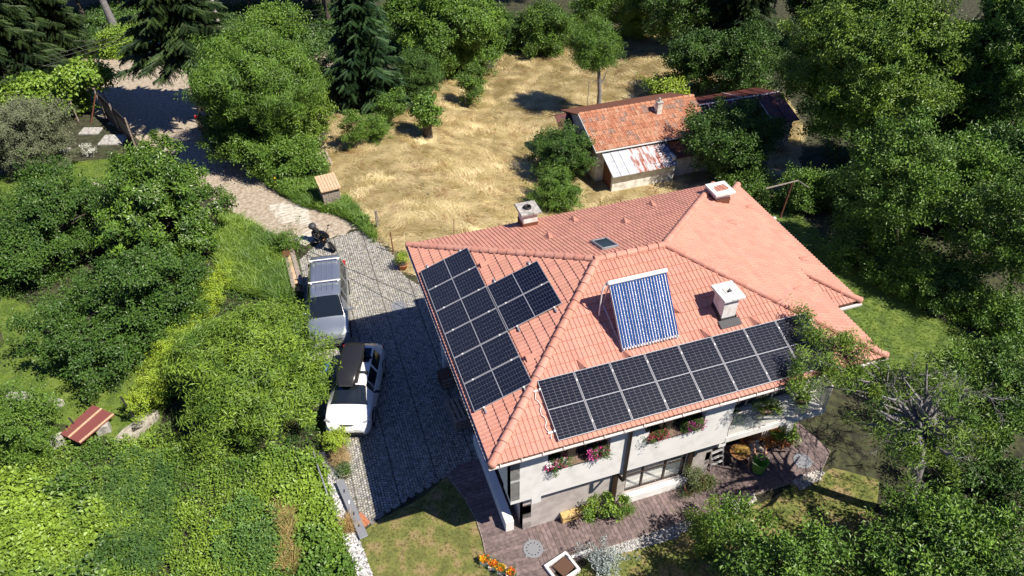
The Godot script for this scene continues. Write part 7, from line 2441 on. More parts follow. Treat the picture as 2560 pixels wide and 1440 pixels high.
		if k < 7: plant("wood_tree", labels[k], "tree", "trees of the dark wood", b, b + Vector3(0, hgt * 0.66, 0), rf(3.0, 3.8), hgt * 0.36, "broad", 26, G_DEEP, G_MID, {"size": 1.7})
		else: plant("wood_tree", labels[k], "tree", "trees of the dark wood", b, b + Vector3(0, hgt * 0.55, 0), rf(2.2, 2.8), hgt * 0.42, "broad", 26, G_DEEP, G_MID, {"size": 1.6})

func bare_branches(st: SurfaceTool, o: Vector3, d: Vector3, l: float, r: float, depth_: int) -> void:
	var pts := [o]
	var rad := [r]
	var p := o
	var dir := d
	for k in 4:
		dir = (dir + Vector3(rf(-0.35, 0.35), rf(-0.3, 0.18), rf(-0.35, 0.35))).normalized()
		p += dir * l / 4
		pts.append(p)
		rad.append(r * (1 - 0.2 * (k + 1)))
		if depth_ > 0:
			for j in (2 if depth_ > 1 else 3):
				if rng.randf() < 0.8:
					bare_branches(st, p, (dir + Vector3(rf(-0.9, 0.9), rf(-0.6, 0.6), rf(-0.9, 0.9))).normalized(), l * rf(0.35, 0.6), r * 0.5, depth_ - 1)
	tube(st, pts, rad, 5 if r > 0.02 else 4, false)

func make_plants() -> void:
	# chartreuse hedge running between the garden and the cars
	var hedge := thing("hedge", "chartreuse hedge running down beside the willow in the garden", "hedge", Vector3(-9.48,-0.00,-14.44))
	var hx := []
	var hc := []
	var line: Array = [Vector2(-7.84,-18.30), Vector2(-8.61,-16.61), Vector2(-9.48,-14.70), Vector2(-10.13,-13.15), Vector2(-10.65,-11.69), Vector2(-10.93,-10.90)]
	for i in line.size() - 1:
		for k in 5:
			var p: Vector2 = (line[i] as Vector2).lerp(line[i + 1], k / 5.0)
			var s := shell(Vector3(p.x - hedge.position.x + rf(-0.15, 0.15), 0.75 + rf(-0.1, 0.15), p.y - hedge.position.z), 0.5, 0.65, 0.5, 5, 0.55, 210, 0.8, G_LIME * 1.1, G_YELLOW * 1.1, 0.7)
			hx += s[0]; hc += s[1]
	multi("foliage", C["small"], M["leaf"], hx, hc, hedge, true)
	# weeds and ground cover on the left
	carpet("ground_cover", "tangle of low green weeds over the bottom left of the garden", [Vector2(-16.76,-12.03), Vector2(-15.70,-12.52), Vector2(-14.23,-11.18), Vector2(-11.98,-10.01), Vector2(-10.23,-10.03), Vector2(-8.76,-8.72), Vector2(-7.02,-8.03), Vector2(-4.85,-7.20), Vector2(-4.51,-6.12), Vector2(-4.48,-4.66), Vector2(-4.35,-3.27), Vector2(-4.19,-1.52), Vector2(-4.49,-0.91), Vector2(-15.92,-4.49)], 62, "herb", "leaf", 1.1, G_MID, G_LIME, 0.5)
	carpet("bramble_patch", "patch of broad-leaved bushy weeds in the bottom left corner", [Vector2(-16.93,-9.94), Vector2(-15.27,-9.57), Vector2(-13.66,-8.47), Vector2(-12.04,-6.70), Vector2(-11.66,-4.80), Vector2(-11.82,-3.38), Vector2(-16.16,-4.57)], 60, "vine", "leaf", 0.95, G_DEEP, G_LIME, 0.9)
	carpet("nettle_patch", "darker bluish green weeds in the middle of the overgrown corner", [Vector2(-12.45,-8.61), Vector2(-11.37,-9.21), Vector2(-10.21,-8.62), Vector2(-9.76,-6.44), Vector2(-10.01,-4.55), Vector2(-10.37,-3.61), Vector2(-11.65,-4.49), Vector2(-12.03,-6.53)], 75, "narrow", "leaf_grey", 0.85, Color(0.06, 0.14, 0.03), Color(0.12, 0.22, 0.045), 0.7)
	carpet("weed_patch", "mid-green leafy weeds left of the dry grass streak", [Vector2(-8.56,-5.19), Vector2(-7.18,-5.57), Vector2(-6.42,-4.63), Vector2(-6.49,-3.05), Vector2(-6.87,-2.43), Vector2(-8.37,-3.08)], 75, "herb", "leaf", 1.15, Color(0.07, 0.16, 0.035), Color(0.13, 0.24, 0.05), 0.8)
	carpet("hop_patch", "bright green leafy bank beside the white gravel", [Vector2(-7.05,-7.55), Vector2(-5.02,-7.06), Vector2(-4.63,-5.97), Vector2(-4.61,-4.36), Vector2(-4.49,-3.00), Vector2(-4.28,-1.41), Vector2(-5.89,-1.95), Vector2(-6.00,-3.99), Vector2(-6.47,-5.68)], 75, "vine", "leaf", 0.75, G_MID * 1.1, G_LIME, 0.75)
	carpet("dry_grass", "streak of dry tan grass in the overgrown corner", [Vector2(-6.50,-5.25), Vector2(-5.91,-4.88), Vector2(-5.90,-3.64), Vector2(-6.11,-2.32), Vector2(-6.55,-2.47), Vector2(-6.33,-3.78)], 160, "tall", "straw", 0.9, Color(0.33, 0.24, 0.08), Color(0.45, 0.36, 0.14), 0.3)
	carpet("undergrowth", "rough green plants under the fruit trees", [Vector2(-20.63,-29.08), Vector2(-13.59,-21.38), Vector2(-9.29,-19.60), Vector2(-7.74,-21.09), Vector2(-4.91,-21.57), Vector2(-4.17,-19.88), Vector2(-4.17,-17.22), Vector2(-4.41,-13.51), Vector2(-4.36,-9.79), Vector2(-4.24,-7.19), Vector2(-6.15,-7.64), Vector2(-10.09,-10.20), Vector2(-9.98,-14.09), Vector2(-10.33,-15.52), Vector2(-16.82,-20.28), Vector2(-19.22,-22.36)], 22, "herb", "leaf", 1.1, G_DEEP, G_MID, 0.25)
	carpet("tall_grass", "long bright grass on the bank beside the parked van", [Vector2(-7.65,-24.89), Vector2(-6.63,-23.85), Vector2(-5.68,-22.23), Vector2(-4.50,-20.52), Vector2(-4.77,-18.39), Vector2(-4.75,-16.18), Vector2(-5.37,-16.39), Vector2(-6.77,-17.47), Vector2(-7.83,-18.46), Vector2(-8.03,-21.19)], 150, "tall", "leaf", 1.15, G_MID * 1.1, G_LIME, 0.1)
	carpet("tall_grass", "weedy strip of tall grass between the track and the meadow", [Vector2(-6.04,-29.93), Vector2(-4.23,-30.34), Vector2(-1.80,-30.27), Vector2(-1.57,-28.23), Vector2(-2.26,-26.40), Vector2(-1.80,-23.82), Vector2(-0.93,-24.43), Vector2(0.01,-20.27), Vector2(-0.22,-19.61), Vector2(-1.08,-21.99), Vector2(-1.99,-23.21), Vector2(-3.38,-24.42), Vector2(-4.53,-26.51), Vector2(-5.52,-28.66)], 110, "tall", "leaf", 1.05, G_MID, G_BRIGHT * 1.1, 0.1)
	carpet("undergrowth", "dense weeds on the bank below the large willow", [Vector2(-5.68,-30.06), Vector2(-3.69,-30.99), Vector2(-1.45,-30.13), Vector2(-1.59,-27.70), Vector2(-2.37,-26.45), Vector2(-2.43,-25.00), Vector2(-3.61,-25.44), Vector2(-4.73,-26.84)], 60, "herb", "leaf", 1.3, G_MID, G_BRIGHT, 0.8)
	carpet("undergrowth", "green plants round the wooden box by the track", [Vector2(-3.19,-26.26), Vector2(-2.26,-26.40), Vector2(-2.54,-24.10), Vector2(-0.93,-24.43), Vector2(-0.12,-20.70), Vector2(-0.32,-20.20), Vector2(-1.63,-22.63), Vector2(-2.77,-23.96)], 60, "herb", "leaf", 1.1, G_MID, G_BRIGHT, 0.45)
	# mown hay
	var meadow := [Vector2(-0.70,-39.55), Vector2(-0.60,-33.80), Vector2(-1.75,-28.29), Vector2(-1.36,-24.59), Vector2(-0.57,-22.46), Vector2(0.01,-20.27), Vector2(0.75,-18.21), Vector2(0.79,-16.50), Vector2(2.90,-16.81), Vector2(7.29,-18.44), Vector2(12.74,-19.96), Vector2(19.13,-19.24), Vector2(22.61,-18.74), Vector2(25.06,-19.76), Vector2(27.78,-22.21), Vector2(31.57,-26.58), Vector2(34.00,-32.47), Vector2(32.47,-39.36), Vector2(32.19,-45.76), Vector2(29.88,-52.71), Vector2(25.84,-51.20), Vector2(21.46,-53.56), Vector2(17.22,-51.68), Vector2(14.73,-46.28), Vector2(10.19,-45.17), Vector2(6.06,-37.06), Vector2(3.02,-34.55), Vector2(1.26,-37.26)]
	hay("hay", "mown dry hay lying over the meadow", meadow, 26.0)
	carpet("grass", "patches of greener grass among the hay", meadow, 6, "grass", "leaf", 1.5, Color(0.2, 0.2, 0.05), Color(0.36, 0.32, 0.1), 0.0)
	# lawns
	carpet("grass", "short dry grass of the front lawn", [Vector2(-3.84,-3.18), Vector2(-3.08,-3.50), Vector2(-1.39,-3.96), Vector2(-0.16,-4.64), Vector2(0.16,-2.57), Vector2(0.01,-0.86), Vector2(-0.10,0.15), Vector2(-1.80,-0.00), Vector2(-3.51,-0.58), Vector2(-4.23,-1.68)], 260, "grass", "leaf", 0.62, Color(0.10, 0.13, 0.03), Color(0.24, 0.20, 0.075), 0.0)
	carpet("grass", "mown grass of the side lawn", [Vector2(22.91,-16.93), Vector2(22.08,-12.53), Vector2(22.72,-9.04), Vector2(22.89,-6.50), Vector2(23.85,-3.66), Vector2(23.58,-1.25), Vector2(20.32,0.72), Vector2(18.10,-1.08), Vector2(17.11,-3.44), Vector2(17.17,-5.92), Vector2(19.25,-11.97)], 110, "grass", "leaf", 0.9, G_BRIGHT, G_LIME * 0.85, 0.0)
	carpet("grass", "shaded grass below the deck", [Vector2(3.38,0.28), Vector2(7.42,0.38), Vector2(9.89,0.29), Vector2(13.24,-0.11), Vector2(14.69,0.75), Vector2(11.64,3.68), Vector2(10.37,4.11), Vector2(3.07,1.64), Vector2(2.65,0.64)], 110, "grass", "leaf", 0.85, G_DEEP, G_BRIGHT, 0.0)
	carpet("grass", "grass of the upper garden lawn", [Vector2(-20.55,-34.90), Vector2(-17.75,-35.51), Vector2(-14.45,-34.82), Vector2(-12.84,-31.98), Vector2(-13.64,-28.27), Vector2(-15.15,-27.03), Vector2(-19.02,-26.78)], 80, "grass", "leaf", 1.1, G_BRIGHT, G_LIME * 0.9, 0.0)
	carpet("grass", "grass round the red board", [Vector2(-18.24,-22.69), Vector2(-16.82,-20.28), Vector2(-10.33,-15.52), Vector2(-9.32,-13.87), Vector2(-10.26,-11.56), Vector2(-10.82,-10.03), Vector2(-11.98,-10.01), Vector2(-14.79,-12.21), Vector2(-16.80,-14.00)], 110, "grass", "leaf", 1.0, G_BRIGHT * 0.9, G_LIME * 0.85, 0.0)
	carpet("grass", "grass verge at the end of the track", [Vector2(-18.25,-57.43), Vector2(-17.10,-60.26), Vector2(-13.32,-57.59), Vector2(-12.97,-52.26), Vector2(-14.35,-53.80), Vector2(-16.57,-54.70)], 60, "grass", "leaf", 2.0, G_BRIGHT, G_LIME, 0.0)
	carpet("undergrowth", "weeds along the edge of the side lawn", [Vector2(24.62,-19.18), Vector2(24.74,-15.83), Vector2(23.78,-11.86), Vector2(23.68,-9.05), Vector2(23.98,-6.43), Vector2(24.38,-3.74), Vector2(24.72,-2.33), Vector2(26.79,-4.31), Vector2(26.67,-8.03), Vector2(25.87,-12.82), Vector2(28.45,-20.32)], 40, "herb", "leaf", 1.3, G_DEEP, G_BRIGHT, 0.6)
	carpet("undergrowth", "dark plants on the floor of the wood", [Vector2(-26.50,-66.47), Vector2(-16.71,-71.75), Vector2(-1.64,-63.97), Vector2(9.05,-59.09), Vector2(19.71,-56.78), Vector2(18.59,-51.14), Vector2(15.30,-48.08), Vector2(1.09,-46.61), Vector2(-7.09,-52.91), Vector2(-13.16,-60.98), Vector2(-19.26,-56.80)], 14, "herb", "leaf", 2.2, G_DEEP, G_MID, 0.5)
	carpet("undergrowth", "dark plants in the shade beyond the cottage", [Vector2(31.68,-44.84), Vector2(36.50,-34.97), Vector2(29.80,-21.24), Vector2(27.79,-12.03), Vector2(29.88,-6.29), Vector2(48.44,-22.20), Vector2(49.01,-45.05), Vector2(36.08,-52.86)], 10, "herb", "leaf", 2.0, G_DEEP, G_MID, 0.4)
	# bottom right foreground
	var pt := plant("peach_tree", "half-dead peach tree with bare grey twigs overhanging the corner of the house", "tree", "", Vector3(14.60,-0.00,2.31), Vector3(13.30,5.23,1.87), 2.39, 2.51, "narrow", 7, G_MID, G_LIME * 0.7, {"size": 1.0, "bark": "grey_bark", "lobes": 44, "lobe": 0.19, "fill": 0.4, "trunk": 0.2, "limbs": 40})
	var sx := []
	var sc := []
	var twig := st_new()
	var fork: Vector3 = Vector3(13.94,4.20,0.47) - pt.position
	for sp: Vector3 in [Vector3(10.99,7.20,-1.43), Vector3(10.94,7.00,-0.91), Vector3(11.22,6.90,-0.55), Vector3(11.74,6.90,-0.65), Vector3(11.91,6.60,-0.26), Vector3(9.92,6.90,-0.44), Vector3(10.36,6.80,-0.12), Vector3(10.95,6.60,0.05), Vector3(9.61,6.40,0.10), Vector3(10.19,6.20,0.27), Vector3(11.27,6.20,0.38), Vector3(11.97,6.30,0.18), Vector3(13.01,6.20,-0.50), Vector3(13.08,6.00,0.07)]:
		var q := sp - pt.position
		var cl := shell(q, 0.3, 0.2, 0.3, 3, 0.5, 45, 0.8, G_MID, G_LIME * 0.85, 0.6)
		sx += cl[0]; sc += cl[1]
		tube(twig, [fork + Vector3(rf(-0.4, 0.4), rf(-0.3, 0.3), rf(-0.3, 0.3)), fork.lerp(q, 0.5) + Vector3(0, rf(0.1, 0.5), 0), q + Vector3(0, 0.1, 0)], [0.04, 0.028, 0.01], 5)
	multi("overhanging_leaves", C["narrow"], M["leaf"], sx, sc, pt, true)
	build("branch", twig, M["grey_bark"], pt)
	var st := st_new()
	var top: Vector3 = Vector3(15.71,3.40,0.53) - pt.position
	for k in 26:
		var o := top + Vector3(rf(-1.6, 1.3), rf(-0.6, 0.7), rf(-1.2, 1.2))
		bare_branches(st, o, Vector3(rf(-1, 1), rf(-0.2, 0.5), rf(-1, 1)).normalized(), rf(0.8, 1.6), rf(0.015, 0.035), 2)
	build("bare_twigs", st, M["grey_bark"], pt)
	plant("fruit_tree", "small leafy tree right of the bare twigs at the right edge of the photo", "tree", "", Vector3(20.19,-0.00,0.26), Vector3(19.43,2.11,0.01), 2.16, 2.04, "broad", 34, G_DEEP, G_BRIGHT, {})
	plant("cherry_tree", "glossy leafy treetop at the bottom edge, right of the silver bush", "tree", "treetops at the bottom edge", Vector3(8.52,-0.00,3.76), Vector3(7.99,2.11,3.58), 1.98, 1.98, "broad", 34, G_DEEP, G_BRIGHT * 1.1, {"size": 1.0, "fill": 0.4})
	plant("cherry_tree", "glossy leafy treetop in the bottom right corner of the photo", "tree", "treetops at the bottom edge", Vector3(13.27,-0.00,5.64), Vector3(12.62,2.12,5.42), 3.33, 1.50, "broad", 36, G_DEEP, G_BRIGHT * 1.1, {"size": 1.1, "fill": 0.4})
	plant("shrub", "bushy green plants growing below the deck's gravel edge", "bush", "", Vector3(7.74,-0.00,0.90), Vector3(7.73,0.50,0.89), 1.02, 0.46, "herb", 70, G_MID, G_LIME * 0.8, {"size": 0.9})
	plant("shrub", "dark bush in the shade at the right of the peach tree's foot", "bush", "", Vector3(17.38,-0.00,2.73), Vector3(16.96,1.09,2.59), 2.09, 0.94, "broad", 34, G_DEEP, G_MID, {"size": 1.0})

func hay(called: String, label: String, poly: Array, per_m2: float) -> void:
	var xfs := []
	var cols := []
	for p: Vector2 in pts_in(poly, int(area_of(poly) * per_m2)):
		# swaths bend with a slow field of directions
		var a := noise_hum.get_noise_2d(p.x * 3, p.y * 3 + 200) * 3.2 + rf(-0.35, 0.35)
		var s := rf(0.7, 1.3)
		var b := Basis(Vector3.UP, a) * Basis(Vector3.RIGHT, rf(-0.08, 0.08))
		xfs.append(Transform3D(b.scaled(Vector3(s, s, s)), on(p.x, p.y, maxf(0, noise_hum.get_noise_2d(p.x * 30, p.y * 30)) * 0.07)))
		var t := clampf(0.5 + noise_hum.get_noise_2d(p.x * 9, p.y * 16 + 70) * 1.4 + rf(-0.3, 0.3), 0, 1)
		var c := Color(0.47, 0.37, 0.15).lerp(Color(0.84, 0.72, 0.42), t)
		if rng.randf() < 0.08: c = Color(0.36, 0.19, 0.08)
		cols.append(c)
	var o := multi(called, C["straw"], M["straw"], xfs, cols, self)
	tag(o, label, "", "", "stuff")

func sdf_mesh(bones: Array, cell: float, k: float) -> ArrayMesh:
	# surface nets over tapered capsules joined by a smooth minimum; a bone is [a, ra, b, rb]
	var lo := Vector3(INF, INF, INF)
	var hi := -lo
	for b: Array in bones:
		for e in 2:
			var p: Vector3 = b[e * 2]
			var r: float = b[e * 2 + 1] + k * 0.5 + cell * 2
			lo = lo.min(p - Vector3.ONE * r); hi = hi.max(p + Vector3.ONE * r)
	var n := Vector3i(((hi - lo) / cell).ceil()) + Vector3i.ONE
	var f := PackedFloat32Array()
	f.resize(n.x * n.y * n.z)
	f.fill(1.0)
	for b: Array in bones:
		var a: Vector3 = b[0]
		var c: Vector3 = b[2]
		var ra: float = b[1]
		var rb: float = b[3]
		var ba := c - a
		var bb := maxf(ba.length_squared(), 1e-8)
		var m := maxf(ra, rb) + k + cell * 3
		var i0 := Vector3i(((a.min(c) - Vector3.ONE * m - lo) / cell).floor()).clamp(Vector3i.ZERO, n - Vector3i.ONE)
		var i1 := Vector3i(((a.max(c) + Vector3.ONE * m - lo) / cell).ceil()).clamp(Vector3i.ZERO, n - Vector3i.ONE)
		for z in range(i0.z, i1.z + 1):
			for y in range(i0.y, i1.y + 1):
				var row := (z * n.y + y) * n.x
				for x in range(i0.x, i1.x + 1):
					var p := lo + Vector3(x, y, z) * cell - a
					var h := clampf(p.dot(ba) / bb, 0, 1)
					var d := (p - ba * h).length() - lerpf(ra, rb, h)
					var g := f[row + x]
					var t := maxf(k - absf(d - g), 0) / k
					f[row + x] = minf(d, g) - t * t * k * 0.25
	var idx := {}
	var v := PackedVector3Array()
	var ind := PackedInt32Array()
	var nx := n.x
	var nxy := n.x * n.y
	for z in n.z - 1:
		for y in n.y - 1:
			for x in n.x - 1:
				var o := (z * n.y + y) * nx + x
				var s := 0
				for q in 8:
					if f[o + (q & 1) + ((q >> 1) & 1) * nx + (q >> 2) * nxy] < 0: s += 1
				if s == 0 or s == 8: continue
				var sum := Vector3.ZERO
				var cnt := 0
				for q in 8:
					for ax in 3:
						if q & (1 << ax): continue
						var r := q | (1 << ax)
						var va := f[o + (q & 1) + ((q >> 1) & 1) * nx + (q >> 2) * nxy]
						var vb := f[o + (r & 1) + ((r >> 1) & 1) * nx + (r >> 2) * nxy]
						if (va < 0) != (vb < 0):
							var t := va / (va - vb)
							sum += Vector3(q & 1, (q >> 1) & 1, q >> 2).lerp(Vector3(r & 1, (r >> 1) & 1, r >> 2), t)
							cnt += 1
				idx[o] = v.size()
				v.append(lo + (Vector3(x, y, z) + sum / cnt) * cell)
	var stp := [1, nx, nxy]
	for o: int in idx:
		for ax in 3:
			var e: int = o + stp[ax]
			if (f[o] < 0) == (f[e] < 0): continue
			var u: int = stp[(ax + 1) % 3]
			var w: int = stp[(ax + 2) % 3]
			if not (idx.has(o - u) and idx.has(o - w) and idx.has(o - u - w)): continue
			var q := [idx[o], idx[o - u], idx[o - u - w], idx[o - w]]
			if f[o] < 0: q = [q[3], q[2], q[1], q[0]]
			for j: int in [0, 1, 2, 0, 2, 3]: ind.append(q[j])
	var st := SurfaceTool.new()
	st.begin(Mesh.PRIMITIVE_TRIANGLES)
	st.set_smooth_group(0)
	for j in ind: st.add_vertex(v[j])
	st.index()
	st.generate_normals()
	return st.commit()

func hand_bones(wrist: Vector3, palm_dir: Vector3, across: Vector3, curl_dir: Vector3) -> Array:
	# palm, four curled fingers of unequal length and a thumb
	var b := []
	var base := wrist + palm_dir * 0.085
	for k in 4:
		var o := across * (-0.028 + k * 0.019)
		b.append([wrist + o * 0.6, 0.017, base + o, 0.0125])
		var l: float = [0.068, 0.078, 0.073, 0.056][k]
		var j1 := base + o + (palm_dir * 0.75 + curl_dir * 0.5).normalized() * l * 0.5
		var j2 := j1 + (palm_dir * 0.35 + curl_dir).normalized() * l * 0.32
		var j3 := j2 + (curl_dir - palm_dir * 0.2).normalized() * l * 0.24
		b.append([base + o, 0.0105, j1, 0.0095])
		b.append([j1, 0.0095, j2, 0.0085])
		b.append([j2, 0.0085, j3, 0.0075])
	var t0 := wrist + palm_dir * 0.03 - across * 0.032
	var t1 := t0 + (palm_dir * 0.6 - across * 0.8).normalized() * 0.042
	var t2 := t1 + (palm_dir * 0.8 + curl_dir * 0.5).normalized() * 0.03
	b.append([t0, 0.015, t1, 0.0115])
	b.append([t1, 0.0115, t2, 0.009])
	return b

func make_person() -> void:
	var t := thing("person", "person in a white top and pale shorts bending over the green tub on the bench", "person", Vector3(10.72, 0.065, -1.72))
	var skin := mat("skin", Color(0.52, 0.30, 0.21), 0.55)
	skin.subsurf_scatter_enabled = true
	skin.subsurf_scatter_strength = 0.1
	var S := {}
	for s: float in [-1.0, 1.0]:
		var hip := Vector3(0.09 * s, 0.56, 0.02)
		var knee := Vector3(0.30 * s, 0.53, 0.40)
		var ank := Vector3(0.34 * s, 0.10, 0.42)
		var heel := ank + Vector3(0, -0.06, -0.04)
		var toe := ank + Vector3(0.04 * s, -0.075, 0.16)
		var sh := Vector3(0.165 * s, 0.985, 0.25)
		var el := Vector3(0.23 * s, 0.76, 0.40)
		var wr := Vector3((0.10 if s > 0 else 0.12) * s, 0.64, 0.60)
		S[s] = [hip, knee, ank, heel, toe, sh, el, wr]
	var pel := Vector3(0, 0.58, 0)
	var waist := Vector3(0, 0.72, 0.06)
	var chest := Vector3(0, 0.90, 0.18)
	var neck := Vector3(0, 1.03, 0.30)
	var head := Vector3(0, 1.135, 0.40)
	var body := [[pel, 0.125, waist, 0.11], [waist, 0.11, chest, 0.125], [chest, 0.12, Vector3(0, 0.98, 0.25), 0.09], [Vector3(0, 0.98, 0.25), 0.07, neck + Vector3(0, 0.04, 0.04), 0.05]]
	for s: float in [-1.0, 1.0]:
		var j: Array = S[s]
		body.append([pel + Vector3(0.05 * s, 0, 0), 0.11, j[0], 0.105])
		body.append([j[0], 0.095, j[1], 0.06])
		body.append([j[1], 0.06, j[1].lerp(j[2], 0.35), 0.055])
		body.append([j[1].lerp(j[2], 0.35), 0.056, j[2], 0.036])
		body.append([j[3], 0.034, j[4], 0.03])
		body.append([j[2], 0.036, j[3], 0.034])
		body.append([Vector3(0.08 * s, 0.97, 0.23), 0.07, j[5], 0.055])
		body.append([j[5], 0.05, j[6], 0.038])
		body.append([j[6], 0.038, j[7], 0.025])
	var bm := sdf_mesh(body, 0.02, 0.04)
	var st := SurfaceTool.new()
	st.append_from(bm, 0, Transform3D.IDENTITY)
	# head, bent down towards the tub
	var fd := Vector3(0, -0.62, 0.78).normalized()
	var up := Vector3(0, 0.78, 0.62).normalized()
	var hb := [[head - fd * 0.02 + up * 0.035, 0.088, head + up * 0.03, 0.085], [head + up * 0.0, 0.075, head - up * 0.07 + fd * 0.035, 0.042], [neck + Vector3(0, 0.02, 0.03), 0.05, head - up * 0.05 - fd * 0.02, 0.05]]
	hb.append([head + fd * 0.085 + up * 0.012, 0.011, head + fd * 0.108 - up * 0.022, 0.014])
	hb.append([head + fd * 0.075 - up * 0.058 - Vector3(0.018, 0, 0), 0.009, head + fd * 0.075 - up * 0.058 + Vector3(0.018, 0, 0), 0.009])
	for s: float in [-1.0, 1.0]:
		hb.append([head + Vector3(0.08 * s, 0, 0) + up * 0.015, 0.016, head + Vector3(0.084 * s, 0, 0) - up * 0.025, 0.012])
		hb.append([head + fd * 0.07 + Vector3(0.035 * s, 0, 0) + up * 0.03, 0.013, head + fd * 0.075 + Vector3(0.018 * s, 0, 0) + up * 0.028, 0.012])
	st.append_from(sdf_mesh(hb, 0.007, 0.014), 0, Transform3D.IDENTITY)
	for s: float in [-1.0, 1.0]:
		var w: Vector3 = S[s][7]
		var pd := (w - S[s][6] as Vector3).normalized()
		st.append_from(sdf_mesh(hand_bones(w, pd, Vector3(s, 0, 0), Vector3(-0.3 * s, -0.8, -0.3).normalized()), 0.006, 0.006), 0, Transform3D.IDENTITY)
	part("body", st.commit(), skin, t)
	for s: float in [-1.0, 1.0]:
		st = st_new()
		lathe(st, [Vector2(0.001, -0.009), Vector2(0.008, -0.004), Vector2(0.008, 0.004), Vector2(0.001, 0.009)], 8, head + fd * 0.083 + Vector3(0.032 * s, 0, 0) + up * 0.014)
		build("eye", st, M["black"], t)
	var top := [[waist - Vector3(0, 0.09, 0.03), 0.128, waist, 0.122], [waist, 0.122, chest, 0.137], [chest, 0.132, Vector3(0, 0.955, 0.235), 0.105]]
	for s: float in [-1.0, 1.0]: top.append([Vector3(0.08 * s, 0.90, 0.19), 0.085, Vector3(0.10 * s, 0.985, 0.25), 0.068])
	part("tank_top", sdf_mesh(top, 0.016, 0.04), mat("top_cloth", Color(0.66, 0.66, 0.70), 0.9), t)
	var sho := [[pel, 0.138, pel + Vector3(0, 0.06, 0.02), 0.132]]
	for s: float in [-1.0, 1.0]: sho.append([pel + Vector3(0.05 * s, 0, 0), 0.122, S[s][0], 0.118]); sho.append([S[s][0], 0.115, (S[s][0] as Vector3).lerp(S[s][1], 0.62), 0.095])
	part("shorts", sdf_mesh(sho, 0.016, 0.04), mat("shorts_cloth", Color(0.58, 0.52, 0.45), 0.9), t)
	var hr := [[head - fd * 0.035 + up * 0.055, 0.094, head - fd * 0.05 + up * 0.0, 0.088], [head + up * 0.075 + fd * 0.02, 0.06, head - fd * 0.03 + up * 0.08, 0.065], [head - fd * 0.12 + up * 0.02, 0.05, head - fd * 0.14 - up * 0.05, 0.03]]
	part("hair", sdf_mesh(hr, 0.012, 0.03), mat("hair", Color(0.02, 0.013, 0.01), 0.5), t)

